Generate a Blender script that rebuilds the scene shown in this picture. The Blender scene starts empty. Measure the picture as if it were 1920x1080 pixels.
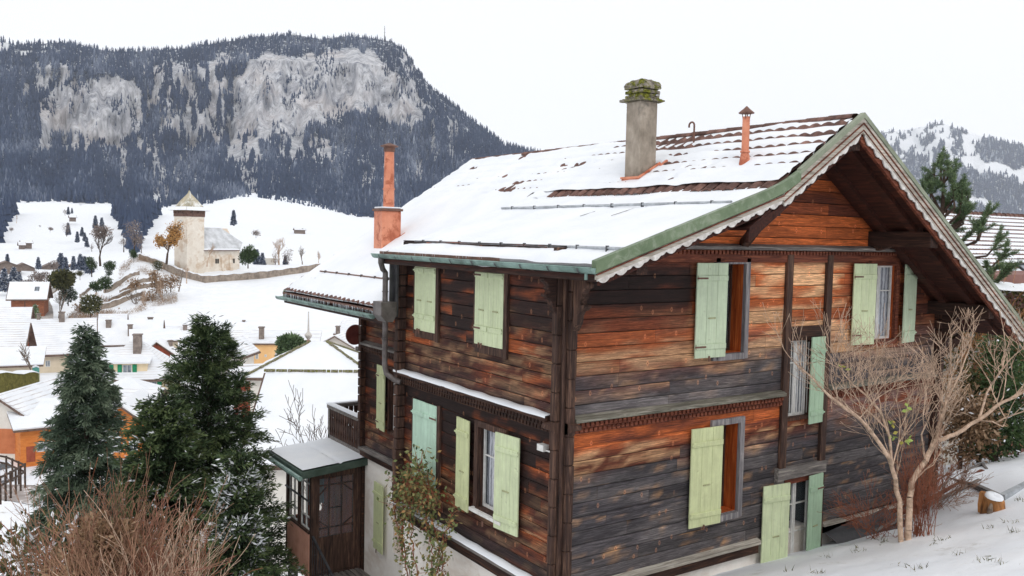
import bpy, math, random
import numpy as np
from mathutils import Matrix, Vector
random.seed(7); rng = np.random.default_rng(7)
SC = bpy.context.scene; COL = SC.collection
# ------------------------------------------------------------------ camera (solved from the vanishing points of the chalet)
AX = np.array([[0.82759345, 0.01545299, -0.56111522], [-0.56092503, 0.06063588, -0.82564302], [0.02126506, 0.99804033, 0.05884983]])
CAM = np.array([-7.28, -9.41, 2.49]); FPX = 1634.0
_dc = np.array([1055 - 960., 540 - 785., -FPX]) / FPX * 12.0
CAM = -(AX @ _dc)
cd = bpy.data.cameras.new('camera'); cam = bpy.data.objects.new('camera', cd); COL.objects.link(cam)
cd.lens = FPX / 1920 * 36; cd.sensor_width = 36; cd.clip_start = 0.1; cd.clip_end = 40000
M4 = Matrix([list(AX[0]) + [CAM[0]], list(AX[1]) + [CAM[1]], list(AX[2]) + [CAM[2]], [0, 0, 0, 1]])
cam.matrix_world = M4; SC.camera = cam
# ------------------------------------------------------------------ overcast sky
W = bpy.data.worlds.new('World'); SC.world = W; W.use_nodes = True
nt = W.node_tree; nt.nodes.clear()
SUN_EL, SUN_AZ = math.radians(42), math.radians(215)
sky = nt.nodes.new('ShaderNodeTexSky'); sky.sky_type = 'NISHITA'; sky.sun_disc = False
sky.sun_elevation = SUN_EL; sky.sun_rotation = SUN_AZ
mx = nt.nodes.new('ShaderNodeMix'); mx.data_type = 'RGBA'; mx.inputs[0].default_value = 0.93
mx.inputs[7].default_value = (10.9, 10.95, 11.1, 1)
bg = nt.nodes.new('ShaderNodeBackground'); bg.inputs[1].default_value = 0.1
wo = nt.nodes.new('ShaderNodeOutputWorld')
nt.links.new(sky.outputs[0], mx.inputs[6]); nt.links.new(mx.outputs[2], bg.inputs[0]); nt.links.new(bg.outputs[0], wo.inputs[0])
sl = bpy.data.lights.new('sun', 'SUN'); sl.energy = 0.7; sl.angle = math.radians(25); sl.color = (1, .97, .93)
so = bpy.data.objects.new('sun', sl); COL.objects.link(so)
# light from over the photographer's right shoulder
_sd = Vector((-0.25, -0.75, 0.85)).normalized(); so.rotation_euler = _sd.to_track_quat('Z', 'Y').to_euler()
SC.view_settings.view_transform = 'Standard'; SC.view_settings.look = 'None'; SC.view_settings.exposure = 0.02; SC.view_settings.gamma = 1
SC.cycles.volume_bounces = 1; SC.cycles.max_bounces = 6; SC.cycles.use_denoising = True
SC.cycles.transparent_max_bounces = 12

def ray(px, py):
    d = np.array([px - 960, -(py - 540), -FPX]); d = AX @ d
    return d / math.hypot(d[0], d[1])          # horizontal length 1
def P(px, py, r): return CAM + ray(px, py) * r   # the point at horizontal distance r
AZ0 = math.radians(55.8816)
def pxof(x, y):
    a = np.arctan2(y - CAM[1], x - CAM[0]); return 960 + FPX * np.tan(np.clip(AZ0 - a, -1.3, 1.3))
def yh(px): return 444 + (px - 960) * 0.0213       # horizon row
def zat(px, py, r): return P(px, py, r)[2]
# ------------------------------------------------------------------ noise helpers (numpy)
def hash2(ix, iy, s=0):
    h = (ix.astype(np.int64) * 374761393 + iy.astype(np.int64) * 668265263 + s * 974634777) & 0xffffffff
    h = ((h ^ (h >> 13)) * 1274126177) & 0xffffffff
    return ((h ^ (h >> 16)) & 0xffff) / 65535.0
def vnoise(x, y, s=0):
    x = np.asarray(x, float); y = np.asarray(y, float)
    ix = np.floor(x); iy = np.floor(y); fx = x - ix; fy = y - iy
    fx = fx * fx * (3 - 2 * fx); fy = fy * fy * (3 - 2 * fy)
    a = hash2(ix, iy, s); b = hash2(ix + 1, iy, s); c = hash2(ix, iy + 1, s); d = hash2(ix + 1, iy + 1, s)
    return (a * (1 - fx) + b * fx) * (1 - fy) + (c * (1 - fx) + d * fx) * fy
def fbm(x, y, o=4, s=0):
    t = 0; a = .5; n = 0
    for k in range(o):
        t = t + a * vnoise(np.asarray(x) * 2 ** k, np.asarray(y) * 2 ** k, s + k); n += a; a *= .5
    return t / n
def sstep(a, b, x): t = np.clip((np.asarray(x, float) - a) / (b - a), 0, 1); return t * t * (3 - 2 * t)
# ------------------------------------------------------------------ objects
def link(o, parent=None):
    COL.objects.link(o)
    if parent is not None: o.parent = parent
    return o
def tag(o, label=None, cat=None, group=None, kind=None):
    if label: o['label'] = label
    if cat: o['category'] = cat; o['kind'] = 'thing'
    if group: o['group'] = group
    if kind: o['kind'] = kind
    return o
def empty(name, loc=(0, 0, 0), parent=None, rz=0):
    o = bpy.data.objects.new(name, None); o.location = loc; o.rotation_euler = (0, 0, rz); o.empty_display_size = .2
    return link(o, parent)
def mesh_obj(name, V, F, mats, parent=None, M=None, mi=None, smooth=False, attr=None):
    me = bpy.data.meshes.new(name)
    V = np.asarray(V, np.float32).reshape(-1, 3)
    if isinstance(F, np.ndarray):
        nf, k = F.shape
        me.vertices.add(len(V)); me.vertices.foreach_set('co', V.ravel())
        me.loops.add(nf * k); me.loops.foreach_set('vertex_index', F.astype(np.int32).ravel())
        me.polygons.add(nf); me.polygons.foreach_set('loop_start', np.arange(0, nf * k, k, dtype=np.int32))
        me.polygons.foreach_set('loop_total', np.full(nf, k, np.int32))
        me.update(calc_edges=True)
    else:
        me.from_pydata(V.tolist(), [], F); me.update()
    if not isinstance(mats, (list, tuple)): mats = [mats]
    for m in mats: me.materials.append(m)
    if mi is not None: me.polygons.foreach_set('material_index', np.asarray(mi, np.int32))
    if smooth: me.polygons.foreach_set('use_smooth', np.ones(len(me.polygons), bool))
    if attr:
        for k, v in attr.items():
            v = np.asarray(v, np.float32)
            if v.ndim == 1: a = me.attributes.new(k, 'FLOAT', 'POINT'); a.data.foreach_set('value', v)
            else: a = me.attributes.new(k, 'FLOAT_COLOR', 'POINT'); a.data.foreach_set('color', np.c_[v, np.ones(len(v))].astype(np.float32).ravel())
    o = bpy.data.objects.new(name, me)
    if parent is not None and WORLD_ROOT and rootof(parent) is WORLD_ROOT[0]: o.matrix_basis = worldof(parent).inverted() @ (M or Matrix.Identity(4))
    elif M is not None: o.matrix_basis = M
    return link(o, parent)
WORLD_ROOT = []            # inside this thing, part matrices are given in world space
def rootof(o):
    while o.parent is not None: o = o.parent
    return o
def worldof(o):
    m = o.matrix_basis.copy()
    while o.parent is not None: o = o.parent; m = o.matrix_basis @ m
    return m
class MB:
    def __init__(s): s.v = []; s.f = []; s.m = []; s.cur = 0
    def add(s, V, F):
        b = len(s.v); s.v += [tuple(p) for p in V]; s.f += [[i + b for i in f] for f in F]; s.m += [s.cur] * len(F); return s
    def box(s, x0, x1, y0, y1, z0, z1):
        V = [(x0, y0, z0), (x1, y0, z0), (x1, y1, z0), (x0, y1, z0), (x0, y0, z1), (x1, y0, z1), (x1, y1, z1), (x0, y1, z1)]
        return s.add(V, [(0, 3, 2, 1), (4, 5, 6, 7), (0, 1, 5, 4), (1, 2, 6, 5), (2, 3, 7, 6), (3, 0, 4, 7)])
    def bar(s, a, b, w, h, up=(0, 0, 1)):                 # a box beam from a to b
        a = Vector(a); b = Vector(b); d = (b - a).normalized(); u = Vector(up)
        sd = d.cross(u)
        if sd.length < 1e-4: sd = Vector((1, 0, 0))
        sd.normalize(); u = sd.cross(d).normalized(); sd *= w / 2; u *= h / 2
        V = [a - sd - u, a + sd - u, a + sd + u, a - sd + u, b - sd - u, b + sd - u, b + sd + u, b - sd + u]
        return s.add(V, [(0, 1, 2, 3), (7, 6, 5, 4), (0, 4, 5, 1), (1, 5, 6, 2), (2, 6, 7, 3), (3, 7, 4, 0)])
    def prism(s, poly, ax, a0, a1):                       # 2D polygon extruded along an axis
        n = len(poly)
        def pt(p, a): return {'x': (a, p[0], p[1]), 'y': (p[0], a, p[1]), 'z': (p[0], p[1], a)}[ax]
        return s.add([pt(p, a0) for p in poly] + [pt(p, a1) for p in poly], [list(range(n))[::-1], list(range(n, 2 * n))] + [(i, (i + 1) % n, n + (i + 1) % n, n + i) for i in range(n)])
    def tube(s, pts, rad, n=8, cap=True):
        pts = [Vector(p) for p in pts]; m = len(pts)
        if not hasattr(rad, '__len__'): rad = [rad] * m
        V = []; prev = None
        for i, p in enumerate(pts):
            d = (pts[min(i + 1, m - 1)] - pts[max(i - 1, 0)]).normalized()
            if prev is None: prev = d.cross(Vector((0.13, 0.31, 1))).normalized() if abs(d.z) < .95 else Vector((1, 0, 0))
            u = (prev - d * prev.dot(d)).normalized(); prev = u; w = d.cross(u)
            for k in range(n):
                t = 2 * math.pi * k / n; V.append(p + (u * math.cos(t) + w * math.sin(t)) * rad[i])
        F = [(i * n + k, i * n + (k + 1) % n, (i + 1) * n + (k + 1) % n, (i + 1) * n + k) for i in range(m - 1) for k in range(n)]
        if cap: F += [list(range(n))[::-1], list(range((m - 1) * n, m * n))]
        return s.add(V, F)
    def lathe(s, c, prof, n=20):
        V = [(c[0] + r * math.cos(2 * math.pi * k / n), c[1] + r * math.sin(2 * math.pi * k / n), c[2] + z) for r, z in prof for k in range(n)]
        m = len(prof)
        F = [(i * n + k, i * n + (k + 1) % n, (i + 1) * n + (k + 1) % n, (i + 1) * n + k) for i in range(m - 1) for k in range(n)] + [list(range(n))[::-1], list(range((m - 1) * n, m * n))]
        return s.add(V, F)
    def build(s, name, mats, parent=None, M=None, smooth=False, bevel=0):
        o = mesh_obj(name, s.v, s.f, mats, parent, M, s.m, smooth)
        if bevel: b = o.modifiers.new('b', 'BEVEL'); b.width = bevel; b.segments = 1; b.limit_method = 'ANGLE'
        return o
# ------------------------------------------------------------------ materials
def lin(r, g, b): return tuple(((c / 255) / 12.92 if c < 10.3 else ((c / 255 + .055) / 1.055) ** 2.4) for c in (r, g, b)) + (1,)
class NT:
    def __init__(s, name):
        s.m = bpy.data.materials.new(name); s.m.use_nodes = True; s.t = s.m.node_tree; s.b = s.t.nodes['Principled BSDF']
        s.b.inputs['Specular IOR Level'].default_value = .25
    def n(s, ty, **k):
        o = s.t.nodes.new('ShaderNode' + ty)
        for a, v in k.items(): setattr(o, a, v)
        return o
    def l(s, a, b): s.t.links.new(a, b)
    def coord(s, scale=(1, 1, 1), kind='Object'):
        c = s.n('TexCoord'); m = s.n('Mapping'); m.inputs['Scale'].default_value = scale; s.l(c.outputs[kind], m.inputs[0]); return m.outputs[0]
    def noise(s, vec, scale, det=4, rough=.6, dist=0):
        o = s.n('TexNoise'); o.inputs['Scale'].default_value = scale; o.inputs['Detail'].default_value = det; o.inputs['Roughness'].default_value = rough
        o.inputs['Distortion'].default_value = dist; s.l(vec, o.inputs['Vector']); return o.outputs['Fac']
    def ramp(s, fac, stops):
        o = s.n('ValToRGB'); e = o.color_ramp.elements
        while len(e) > 1: e.remove(e[-1])
        e[0].position = stops[0][0]; e[0].color = stops[0][1]
        for p, c in stops[1:]: k = e.new(p); k.color = c
        s.l(fac, o.inputs[0]); return o.outputs[0]
    def mix(s, fac, a, b, mode='MIX'):
        o = s.n('Mix', data_type='RGBA', blend_type=mode)
        for i, v in ((0, fac), (6, a), (7, b)):
            if hasattr(v, 'links') or hasattr(v, 'is_output'): s.l(v, o.inputs[i])
            else: o.inputs[i].default_value = v
        return o.outputs[2]
    def math(s, op, a, b=0.0):
        o = s.n('Math', operation=op)
        for i, v in ((0, a), (1, b)):
            if hasattr(v, 'is_output'): s.l(v, o.inputs[i])
            else: o.inputs[i].default_value = v
        return o.outputs[0]
    def attr(s, name, out='Fac'):
        o = s.n('Attribute'); o.attribute_name = name; return o.outputs[out]
    def bump(s, h, st=.3, dist=.02):
        o = s.n('Bump'); o.inputs['Strength'].default_value = st; o.inputs['Distance'].default_value = dist; s.l(h, o.inputs['Height']); s.l(o.outputs[0], s.b.inputs['Normal'])
    def done(s, col=None, rough=.8, metal=0):
        if col is not None:
            if hasattr(col, 'is_output'): s.l(col, s.b.inputs['Base Color'])
            else: s.b.inputs['Base Color'].default_value = col
        s.b.inputs['Roughness'].default_value = rough; s.b.inputs['Metallic'].default_value = metal
        return s.m
G01 = lambda v: (v, v, v, 1)
def var_mat(name, c1, c2, scale=3, rough=.8, bump=.2, bd=.01, sc=(1, 1, 1), lo=.35, hi=.65, metal=0, c3=None, s3=.4):
    t = NT(name); v = t.coord(sc); f = t.noise(v, scale, 6, .65)
    c = t.ramp(f, [(lo, c1), (hi, c2)])
    if c3 is not None: c = t.mix(t.ramp(t.noise(v, s3 * scale, 5, .7, .5), [(.5, G01(0)), (.62, G01(1))]), c, c3)
    if bump: t.bump(t.noise(v, scale * 3, 5, .7), bump, bd)
    return t.done(c, rough, metal)
def m_snow(name='snow_surface', s=1.0, grass=0.0, bd=.02, k=0.0):
    t = NT(name); v = t.coord(); f = t.noise(v, 1.3 * s, 5, .55)
    c = t.ramp(f, [(.3, (.77 + k, .80 + k, .845 + k, 1)), (.7, (.86 + k, .875 + k, .895 + k, 1))])
    if grass:
        g = t.noise(v, 2.6 * s, 8, .75); g2 = t.noise(v, .08 * s, 3, .6)
        k = t.math('MULTIPLY', t.ramp(g, [(.58, G01(0)), (.70, G01(1))]), t.ramp(g2, [(.38, G01(0)), (.6, G01(grass))]))
        c = t.mix(k, c, (.30, .27, .21, 1))
        g3 = t.math('MULTIPLY', t.ramp(t.noise(t.coord((1, 1, 3)), .45, 7, .8), [(.60, G01(0)), (.72, G01(.5))]), t.ramp(t.noise(v, .035, 3, .6), [(.46, G01(0)), (.58, G01(1))])); c = t.mix(g3, c, (.38, .35, .31, 1))
    h = t.math('ADD', t.noise(v, 6 * s, 6, .6), t.math('MULTIPLY', t.noise(v, 1.2 * s, 3, .5), 3.0)); t.bump(h, .6, bd)
    return t.done(c, .75)
SNOW = m_snow(); SNOWG = m_snow('snow_on_ground', .35, .75, .05, .03)
def m_wood(name, k=1.0):
    t = NT(name); v = t.coord((1, 1, 1)); vs = t.coord((1.1, 1, 22)); vf = t.coord((3, 3, 70))
    base = t.attr('paint', 'Color')
    g = t.noise(vs, 2.2, 6, .7, 1.2); g2 = t.noise(vf, 2.0, 4, .7, .6)
    mul = t.ramp(g, [(.28, G01(.34)), (.5, G01(.95)), (.70, G01(2.1))])
    c = t.mix(1.0, base, mul, 'MULTIPLY')
    c = t.mix(.55, c, t.ramp(g2, [(.3, G01(.45)), (.6, G01(1.2))]), 'MULTIPLY')
    # knots: tan rings with a dark heart
    sx = t.n('SeparateXYZ'); t.l(t.coord((4.2, 1, 2.5)), sx.inputs[0]); cx_ = t.n('CombineXYZ'); t.l(sx.outputs[0], cx_.inputs[0]); t.l(sx.outputs[2], cx_.inputs[1])
    vo = t.n('TexVoronoi', voronoi_dimensions='2D'); vo.inputs['Scale'].default_value = 1.0; t.l(cx_.outputs[0], vo.inputs[0])
    kd = vo.outputs['Distance']; rk = t.ramp(vo.outputs['Color'], [(.52, G01(0)), (.56, G01(1))])
    wn = t.math('MULTIPLY', rk, t.ramp(kd, [(.07, G01(1)), (.11, G01(0))])); wh = t.math('MULTIPLY', rk, t.ramp(kd, [(.02, G01(1)), (.05, G01(0))]))
    c = t.mix(t.math('MULTIPLY', wn, .75), c, t.mix(.55, t.mix(1.0, base, (3.2, 2.6, 2.2, 1), 'MULTIPLY'), (.40, .19, .10, 1))); c = t.mix(t.math('MULTIPLY', wh, .8), c, (.05, .018, .012, 1))
    # long drying cracks
    ck = t.ramp(t.noise(t.coord((.8, 1, 40)), 1.4, 3, .5, .3), [(.655, G01(0)), (.675, G01(1))])
    c = t.mix(t.math('MULTIPLY', ck, .7), c, (.012, .009, .008, 1))
    t.bump(g, .5, .012)
    return t.done(c, .72)
WOOD = m_wood('weathered_log_boards')
def m_plank(name, c1, c2, c3, axis='z', rough=.75, sc=1.0):
    t = NT(name); st = {'z': (14, 14, 1), 'x': (1, 14, 14), 'y': (14, 1, 14)}[axis]
    g = t.noise(t.coord(tuple(a * sc for a in st)), 1.6, 6, .7, .8); f = t.noise(t.coord(tuple(1.0 if a == 1 else 2.5 for a in st)), 1.1, 3, .6)
    c = t.ramp(g, [(.3, c1), (.52, c2), (.72, c3)]); c = t.mix(.6, c, t.ramp(f, [(.3, G01(.55)), (.7, G01(1.3))]), 'MULTIPLY')
    t.bump(g, .4, .008); return t.done(c, rough)
W_DARKZ = m_plank('dark_aged_timber_upright', lin(28, 20, 18), lin(70, 48, 40), lin(120, 84, 64), 'z')
W_DARKX = m_plank('dark_aged_timber_along', lin(26, 18, 16), lin(62, 42, 34), lin(112, 76, 56), 'x')
W_DARKY = m_plank('dark_aged_timber_deep', lin(24, 16, 14), lin(56, 38, 32), lin(100, 66, 50), 'y')
W_POST = m_plank('old_brown_timber_upright', lin(28, 21, 20), lin(74, 54, 46), lin(128, 98, 80), 'z')
W_GREYZ = m_plank('grey_weathered_timber_upright', lin(78, 76, 80), lin(128, 124, 126), lin(176, 170, 165), 'z')
W_GREYX = m_plank('grey_weathered_timber_along', lin(70, 66, 66), lin(124, 118, 114), lin(180, 172, 162), 'x')
W_GREYY = m_plank('grey_weathered_timber_deep', lin(60, 56, 56), lin(112, 106, 102), lin(170, 160, 150), 'y')
W_MOSS = m_plank('mossy_grey_ledge', lin(66, 64, 56), lin(116, 112, 100), lin(172, 166, 156), 'x')
W_RED = m_plank('red_brown_timber', lin(48, 24, 17), lin(108, 58, 42), lin(158, 96, 68), 'x')
W_ORZ = m_plank('sheltered_orange_timber', lin(110, 42, 14), lin(176, 84, 34), lin(206, 120, 62), 'z')
W_SOFF = m_plank('dark_soffit_boards', lin(30, 14, 11), lin(58, 28, 20), lin(96, 50, 34), 'y')
W_PALE = m_plank('pale_grey_bargeboard', lin(120, 112, 102), lin(176, 168, 156), lin(214, 208, 198), 'x')
def m_shut(name, c):
    t = NT(name); v = t.coord(); g = t.noise(t.coord((16, 16, 1.2)), 1.5, 5, .7); f = t.noise(v, 2.2, 6, .7)
    d = tuple(x * .88 for x in c[:3]) + (1,); e = tuple(min(1, x * 1.13) for x in c[:3]) + (1,)
    col = t.ramp(f, [(.3, d), (.5, c), (.7, e)]); col = t.mix(.6, col, t.ramp(g, [(.3, G01(.78)), (.6, G01(1.12))]), 'MULTIPLY')
    wear = t.ramp(t.noise(v, 9, 8, .8), [(.60, G01(0)), (.68, G01(1))]); col = t.mix(t.math('MULTIPLY', wear, .5), col, lin(120, 118, 96))
    t.bump(g, .25, .005); return t.done(col, .6)
SH_SAGE = m_shut('sage_green_paint', lin(200, 210, 172)); SH_MINT = m_shut('mint_green_paint', lin(180, 208, 188)); SH_GRN = m_shut('mid_green_paint', lin(166, 192, 164)); SH_PALE = m_shut('pale_green_paint', lin(188, 202, 174)); SH_LIME = m_shut('yellow_green_paint', lin(198, 204, 158))
WHITE = var_mat('white_sash_paint', lin(205, 203, 198), lin(232, 231, 228), 8, .5, .1)
PLASTER = var_mat('cream_plaster', lin(240, 233, 225), lin(250, 245, 238), 2.2, .9, .3, .01, c3=lin(222, 210, 198), s3=.3)
def m_glass():
    t = NT('window_glass'); c = t.ramp(t.noise(t.coord(), 1.5, 3), [(.3, lin(26, 30, 34)), (.7, lin(62, 66, 72))])
    t.b.inputs['Specular IOR Level'].default_value = .8; t.b.inputs['Coat Weight'].default_value = .5; return t.done(c, .08)
GLASS = m_glass()
def m_clear():
    t = NT('clear_glass'); t.b.inputs['Transmission Weight'].default_value = 0.0; t.b.inputs['Alpha'].default_value = .14
    t.b.inputs['Specular IOR Level'].default_value = .8; return t.done(lin(150, 160, 168), .05)
CLEAR = m_clear()
def m_curtain():
    t = NT('lace_curtain'); w = t.n('TexWave'); w.wave_type = 'BANDS'; w.bands_direction = 'X'; w.inputs['Scale'].default_value = 7; w.inputs['Distortion'].default_value = 2.5; w.inputs['Detail'].default_value = 2
    t.l(t.coord(), w.inputs[0]); c = t.ramp(w.outputs['Fac'], [(.1, lin(140, 142, 150)), (.8, lin(220, 222, 228))]); return t.done(c, .9)
CURT = m_curtain()
BLACK = var_mat('dark_interior', lin(14, 13, 14), lin(26, 23, 22), 2, .9, 0)
GREENM = var_mat('green_painted_flashing', lin(92, 108, 82), lin(116, 132, 104), 2.5, .45, .15, .004, (1, 1, 1), c3=lin(132, 142, 122), s3=2)
GREENM2 = var_mat('upper_green_grey_flashing', lin(110, 116, 98), lin(142, 148, 128), 2.5, .45, .15, .004)
GUTTER = var_mat('blue_green_patinated_gutter', lin(108, 132, 124), lin(142, 168, 160), 3, .4, .15, .003, c3=lin(96, 112, 106), s3=.8)
PIPE = var_mat('brown_grey_metal_pipe', lin(72, 66, 64), lin(112, 106, 104), 4, .4, .1, .003, metal=.2)
LEADM = var_mat('dull_grey_sheet_metal', lin(62, 62, 64), lin(98, 98, 100), 2, .45, .1, .004, metal=.2)
TERRA = var_mat('orange_painted_copper', lin(198, 122, 94), lin(222, 150, 120), 2.5, .5, .15, .004, c3=lin(170, 96, 70), s3=1.6)
RUST = var_mat('rusty_cap_metal', lin(92, 70, 62), lin(128, 92, 78), 6, .6, .2)
CONC = var_mat('stained_chimney_render', lin(118, 108, 96), lin(174, 162, 148), 3.0, .9, .6, .02, (1, 1, .55), c3=lin(104, 98, 90), s3=.5)
def m_moss():
    t = NT('mossy_chimney_stone'); v = t.coord(); c = t.ramp(t.noise(v, 9, 6, .7), [(.35, lin(86, 80, 72)), (.6, lin(158, 150, 138))])
    k = t.ramp(t.noise(v, 7, 7, .75, .4), [(.47, G01(0)), (.55, G01(1))]); c = t.mix(k, c, t.ramp(t.noise(v, 20, 4), [(.35, lin(56, 62, 20)), (.65, lin(134, 134, 48))]))
    t.bump(t.noise(v, 16, 6, .7), .9, .04); return t.done(c, .95)
MOSS = m_moss()
def m_tile():
    t = NT('clay_roof_tile'); v = t.coord(); c = t.ramp(t.noise(v, 2.2, 6, .7), [(.3, lin(74, 58, 54)), (.5, lin(112, 84, 76)), (.7, lin(152, 116, 104))])
    br = t.ramp(t.noise(t.coord((1, 4.7, 1)), 1.7, 2, .5), [(.35, G01(.55)), (.65, G01(1.15))]); c = t.mix(.8, c, br, 'MULTIPLY'); t.bump(t.noise(v, 14, 5), .4, .01); return t.done(c, .85)
TILE = m_tile()
ICE = NT('ice'); ICE.b.inputs['Alpha'].default_value = .75; ICE = ICE.done(lin(226, 232, 238), .1)
IRON = var_mat('dark_wrought_iron', lin(40, 40, 44), lin(74, 74, 78), 6, .5, .1)
GALV = var_mat('galvanised_steel', lin(150, 154, 158), lin(190, 194, 198), 8, .35, .1, metal=.3)
PINKB = var_mat('salmon_painted_boards', lin(206, 150, 128), lin(226, 172, 150), 3, .7, .1)
OLDBARE = var_mat('bare_pale_bark', lin(166, 140, 120), lin(220, 192, 168), 12, .85, .4, .004, c3=lin(140, 122, 106), s3=.3)
BARK = var_mat('dark_bark', lin(52, 42, 36), lin(92, 76, 66), 6, .95, .6, .02)
BARKG = var_mat('grey_brown_bark', lin(96, 84, 74), lin(140, 124, 110), 8, .95, .4, .01)
TWIGR = var_mat('reddish_twigs', lin(116, 66, 48), lin(168, 106, 80), 3, .85, 0)
TWIGB = var_mat('brown_tan_twigs', lin(112, 82, 68), lin(178, 138, 112), .8, .85, 0, c3=lin(142, 88, 76), s3=.5)
TWIGO = var_mat('orange_brown_dry_twigs', lin(136, 96, 62), lin(184, 134, 90), 1.5, .9, 0)
def m_leaf(name, a, b, c, rough=.65):
    t = NT(name); col = t.ramp(t.attr('tint'), [(0, a), (.5, b), (1, c)]); t.b.inputs['Subsurface Weight'].default_value = 0
    return t.done(col, rough)
L_SPRUCE = m_leaf('spruce_needles', (.014, .027, .013, 1), (.040, .068, .028, 1), (.125, .165, .065, 1))
L_CYP = m_leaf('blue_green_needles', (.024, .042, .027, 1), (.068, .102, .064, 1), (.16, .20, .13, 1))
L_PINE = m_leaf('pine_needles', (.04, .07, .04, 1), (.12, .18, .085, 1), (.26, .34, .17, 1))
HEDGE = var_mat('clipped_hedge_leaves', lin(84, 80, 36), lin(128, 120, 62), 3, .9, .8, .1)
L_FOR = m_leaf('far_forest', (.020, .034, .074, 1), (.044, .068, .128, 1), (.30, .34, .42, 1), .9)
L_OLIVE = m_leaf('olive_foliage', (.035, .04, .014, 1), (.09, .09, .03, 1), (.2, .17, .06, 1))
L_GREEN = m_leaf('green_foliage', (.02, .04, .014, 1), (.05, .09, .028, 1), (.12, .17, .06, 1))
L_AUT = m_leaf('autumn_foliage', (.30, .13, .03, 1), (.48, .25, .07, 1), (.6, .38, .16, 1))
L_ROSE = m_leaf('rose_leaves', (.05, .075, .025, 1), (.16, .19, .07, 1), (.42, .24, .10, 1))
L_BROWN = m_leaf('dry_brown_foliage', (.16, .09, .045, 1), (.30, .19, .11, 1), (.45, .33, .22, 1))
L_LIME = m_leaf('fresh_leaves', (.28, .38, .08, 1), (.4, .5, .14, 1), (.5, .42, .1, 1))
L_MAUVE = m_leaf('leafless_thicket', (.13, .1, .09, 1), (.24, .19, .17, 1), (.36, .31, .28, 1))
# ------------------------------------------------------------------ ground
_RS = np.array([0, 42, 60, 90, 140, 205, 232, 255, 275, 292, 330, 420, 500, 620, 760, 900, 1000.])
_PX = np.array([-400, 120, 200, 262, 330, 480, 720, 1000.])
_ZT = np.array([   # one row per ring, one value per direction; metres
    [-2.9] * 8, [-16.2] * 8, [-18.0] * 8, [-19.0] * 8, [-19.5] * 8, [-19.5, -19.5, -19.3, -19, -19, -18.8, -18, -18],
    [-19.5, -19.5, -18.2, -16.5, -16, -15.6, -15, -15], [-19.5, -19.3, -15.5, -12.0, -12.4, -12.6, -12, -12], [-19.5, -18.9, -13, -7.8, -9.6, -10.2, -9.4, -9.4],
    [-19.5, -18.5, -11.5, -5.9, -7.4, -8.7, -8.2, -8.2], [-19, -17.5, -11.6, -7.0, -7.6, -8.6, -8.6, -8.6], [-17.5, -16.5, -13, -10, -10, -9.4, -9, -9],
    [-16, -14.5, -12, -9, -8, -7, -6, -6], [-8, -6, -5, -3, -1, 0, 0, 0], [6, 9, 8, 8, 10, 9, 6, 6], [22, 22, 22, 20, 21, 32, 16, 16], [30, 31, 30, 28, 29, 44, 24, 24.]])
def H(x, y):
    x = np.asarray(x, float); y = np.asarray(y, float)
    r = np.hypot(x - CAM[0], y - CAM[1]); px = np.clip(pxof(x, y), -390, 990)
    a = np.arctan2(y - CAM[1], x - CAM[0]); px = np.where((a > 2.6) | (a < -.6), -390, px)
    i = np.clip(np.searchsorted(_RS, r, side='right') - 1, 0, len(_RS) - 2); t = np.clip((r - _RS[i]) / (_RS[i + 1] - _RS[i]), 0, 1)
    j = np.clip(np.searchsorted(_PX, px, side='right') - 1, 0, len(_PX) - 2); u = (px - _PX[j]) / (_PX[j + 1] - _PX[j]); u = u * u * (3 - 2 * u)
    far = (_ZT[i, j] * (1 - t) + _ZT[i + 1, j] * t) * (1 - u) + (_ZT[i, j + 1] * (1 - t) + _ZT[i + 1, j + 1] * t) * u
    near = -2.86 - .4 * y
    near = near + sstep(7.3, 10.5, x) * sstep(-4.5, .3, y) * .72 + .0 * x + 1.6 * sstep(5, 14, y) * sstep(9, 14, x)
    near = np.minimum(near, 1.2 + .05 * (-y))
    near = near + (fbm(x * .55, y * .55, 4, 3) - .5) * .28 * sstep(.3, 1.5, np.abs(y) + .2) + (fbm(x * 2.2, y * 2.2, 3, 9) - .5) * .05
    w = sstep(26, 42, r)
    z = near * (1 - w) + far * w
    return z + w * (fbm(x * .05, y * .05, 4, 5) - .5) * np.minimum(2.2, r * .006) * sstep(150, 330, r)
def Hz(x, y): return float(H(np.array([x]), np.array([y]))[0])
_az = np.concatenate([np.arange(-40, 18, 4), np.arange(18, 96, .22), np.arange(96, 320, 5)]); _az = np.radians(_az)
_rr = [.8]
while _rr[-1] < 990: _rr.append(_rr[-1] * 1.018 + .02)
_rr = np.array(_rr); _A, _R = np.meshgrid(_az, _rr)
_x = CAM[0] + _R * np.cos(_A); _y = CAM[1] + _R * np.sin(_A)
def grid_faces(nr, nc, wrap=False):
    i, j = np.meshgrid(np.arange(nr - 1), np.arange(nc if wrap else nc - 1), indexing='ij'); j2 = (j + 1) % nc
    return np.stack([i * nc + j, i * nc + j2, (i + 1) * nc + j2, (i + 1) * nc + j], -1).reshape(-1, 4)
tag(mesh_obj('snow_ground', np.stack([_x, _y, H(_x, _y)], -1), grid_faces(len(_rr), len(_az), True)[:, ::-1].copy(), SNOWG, smooth=True), kind='structure')
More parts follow.
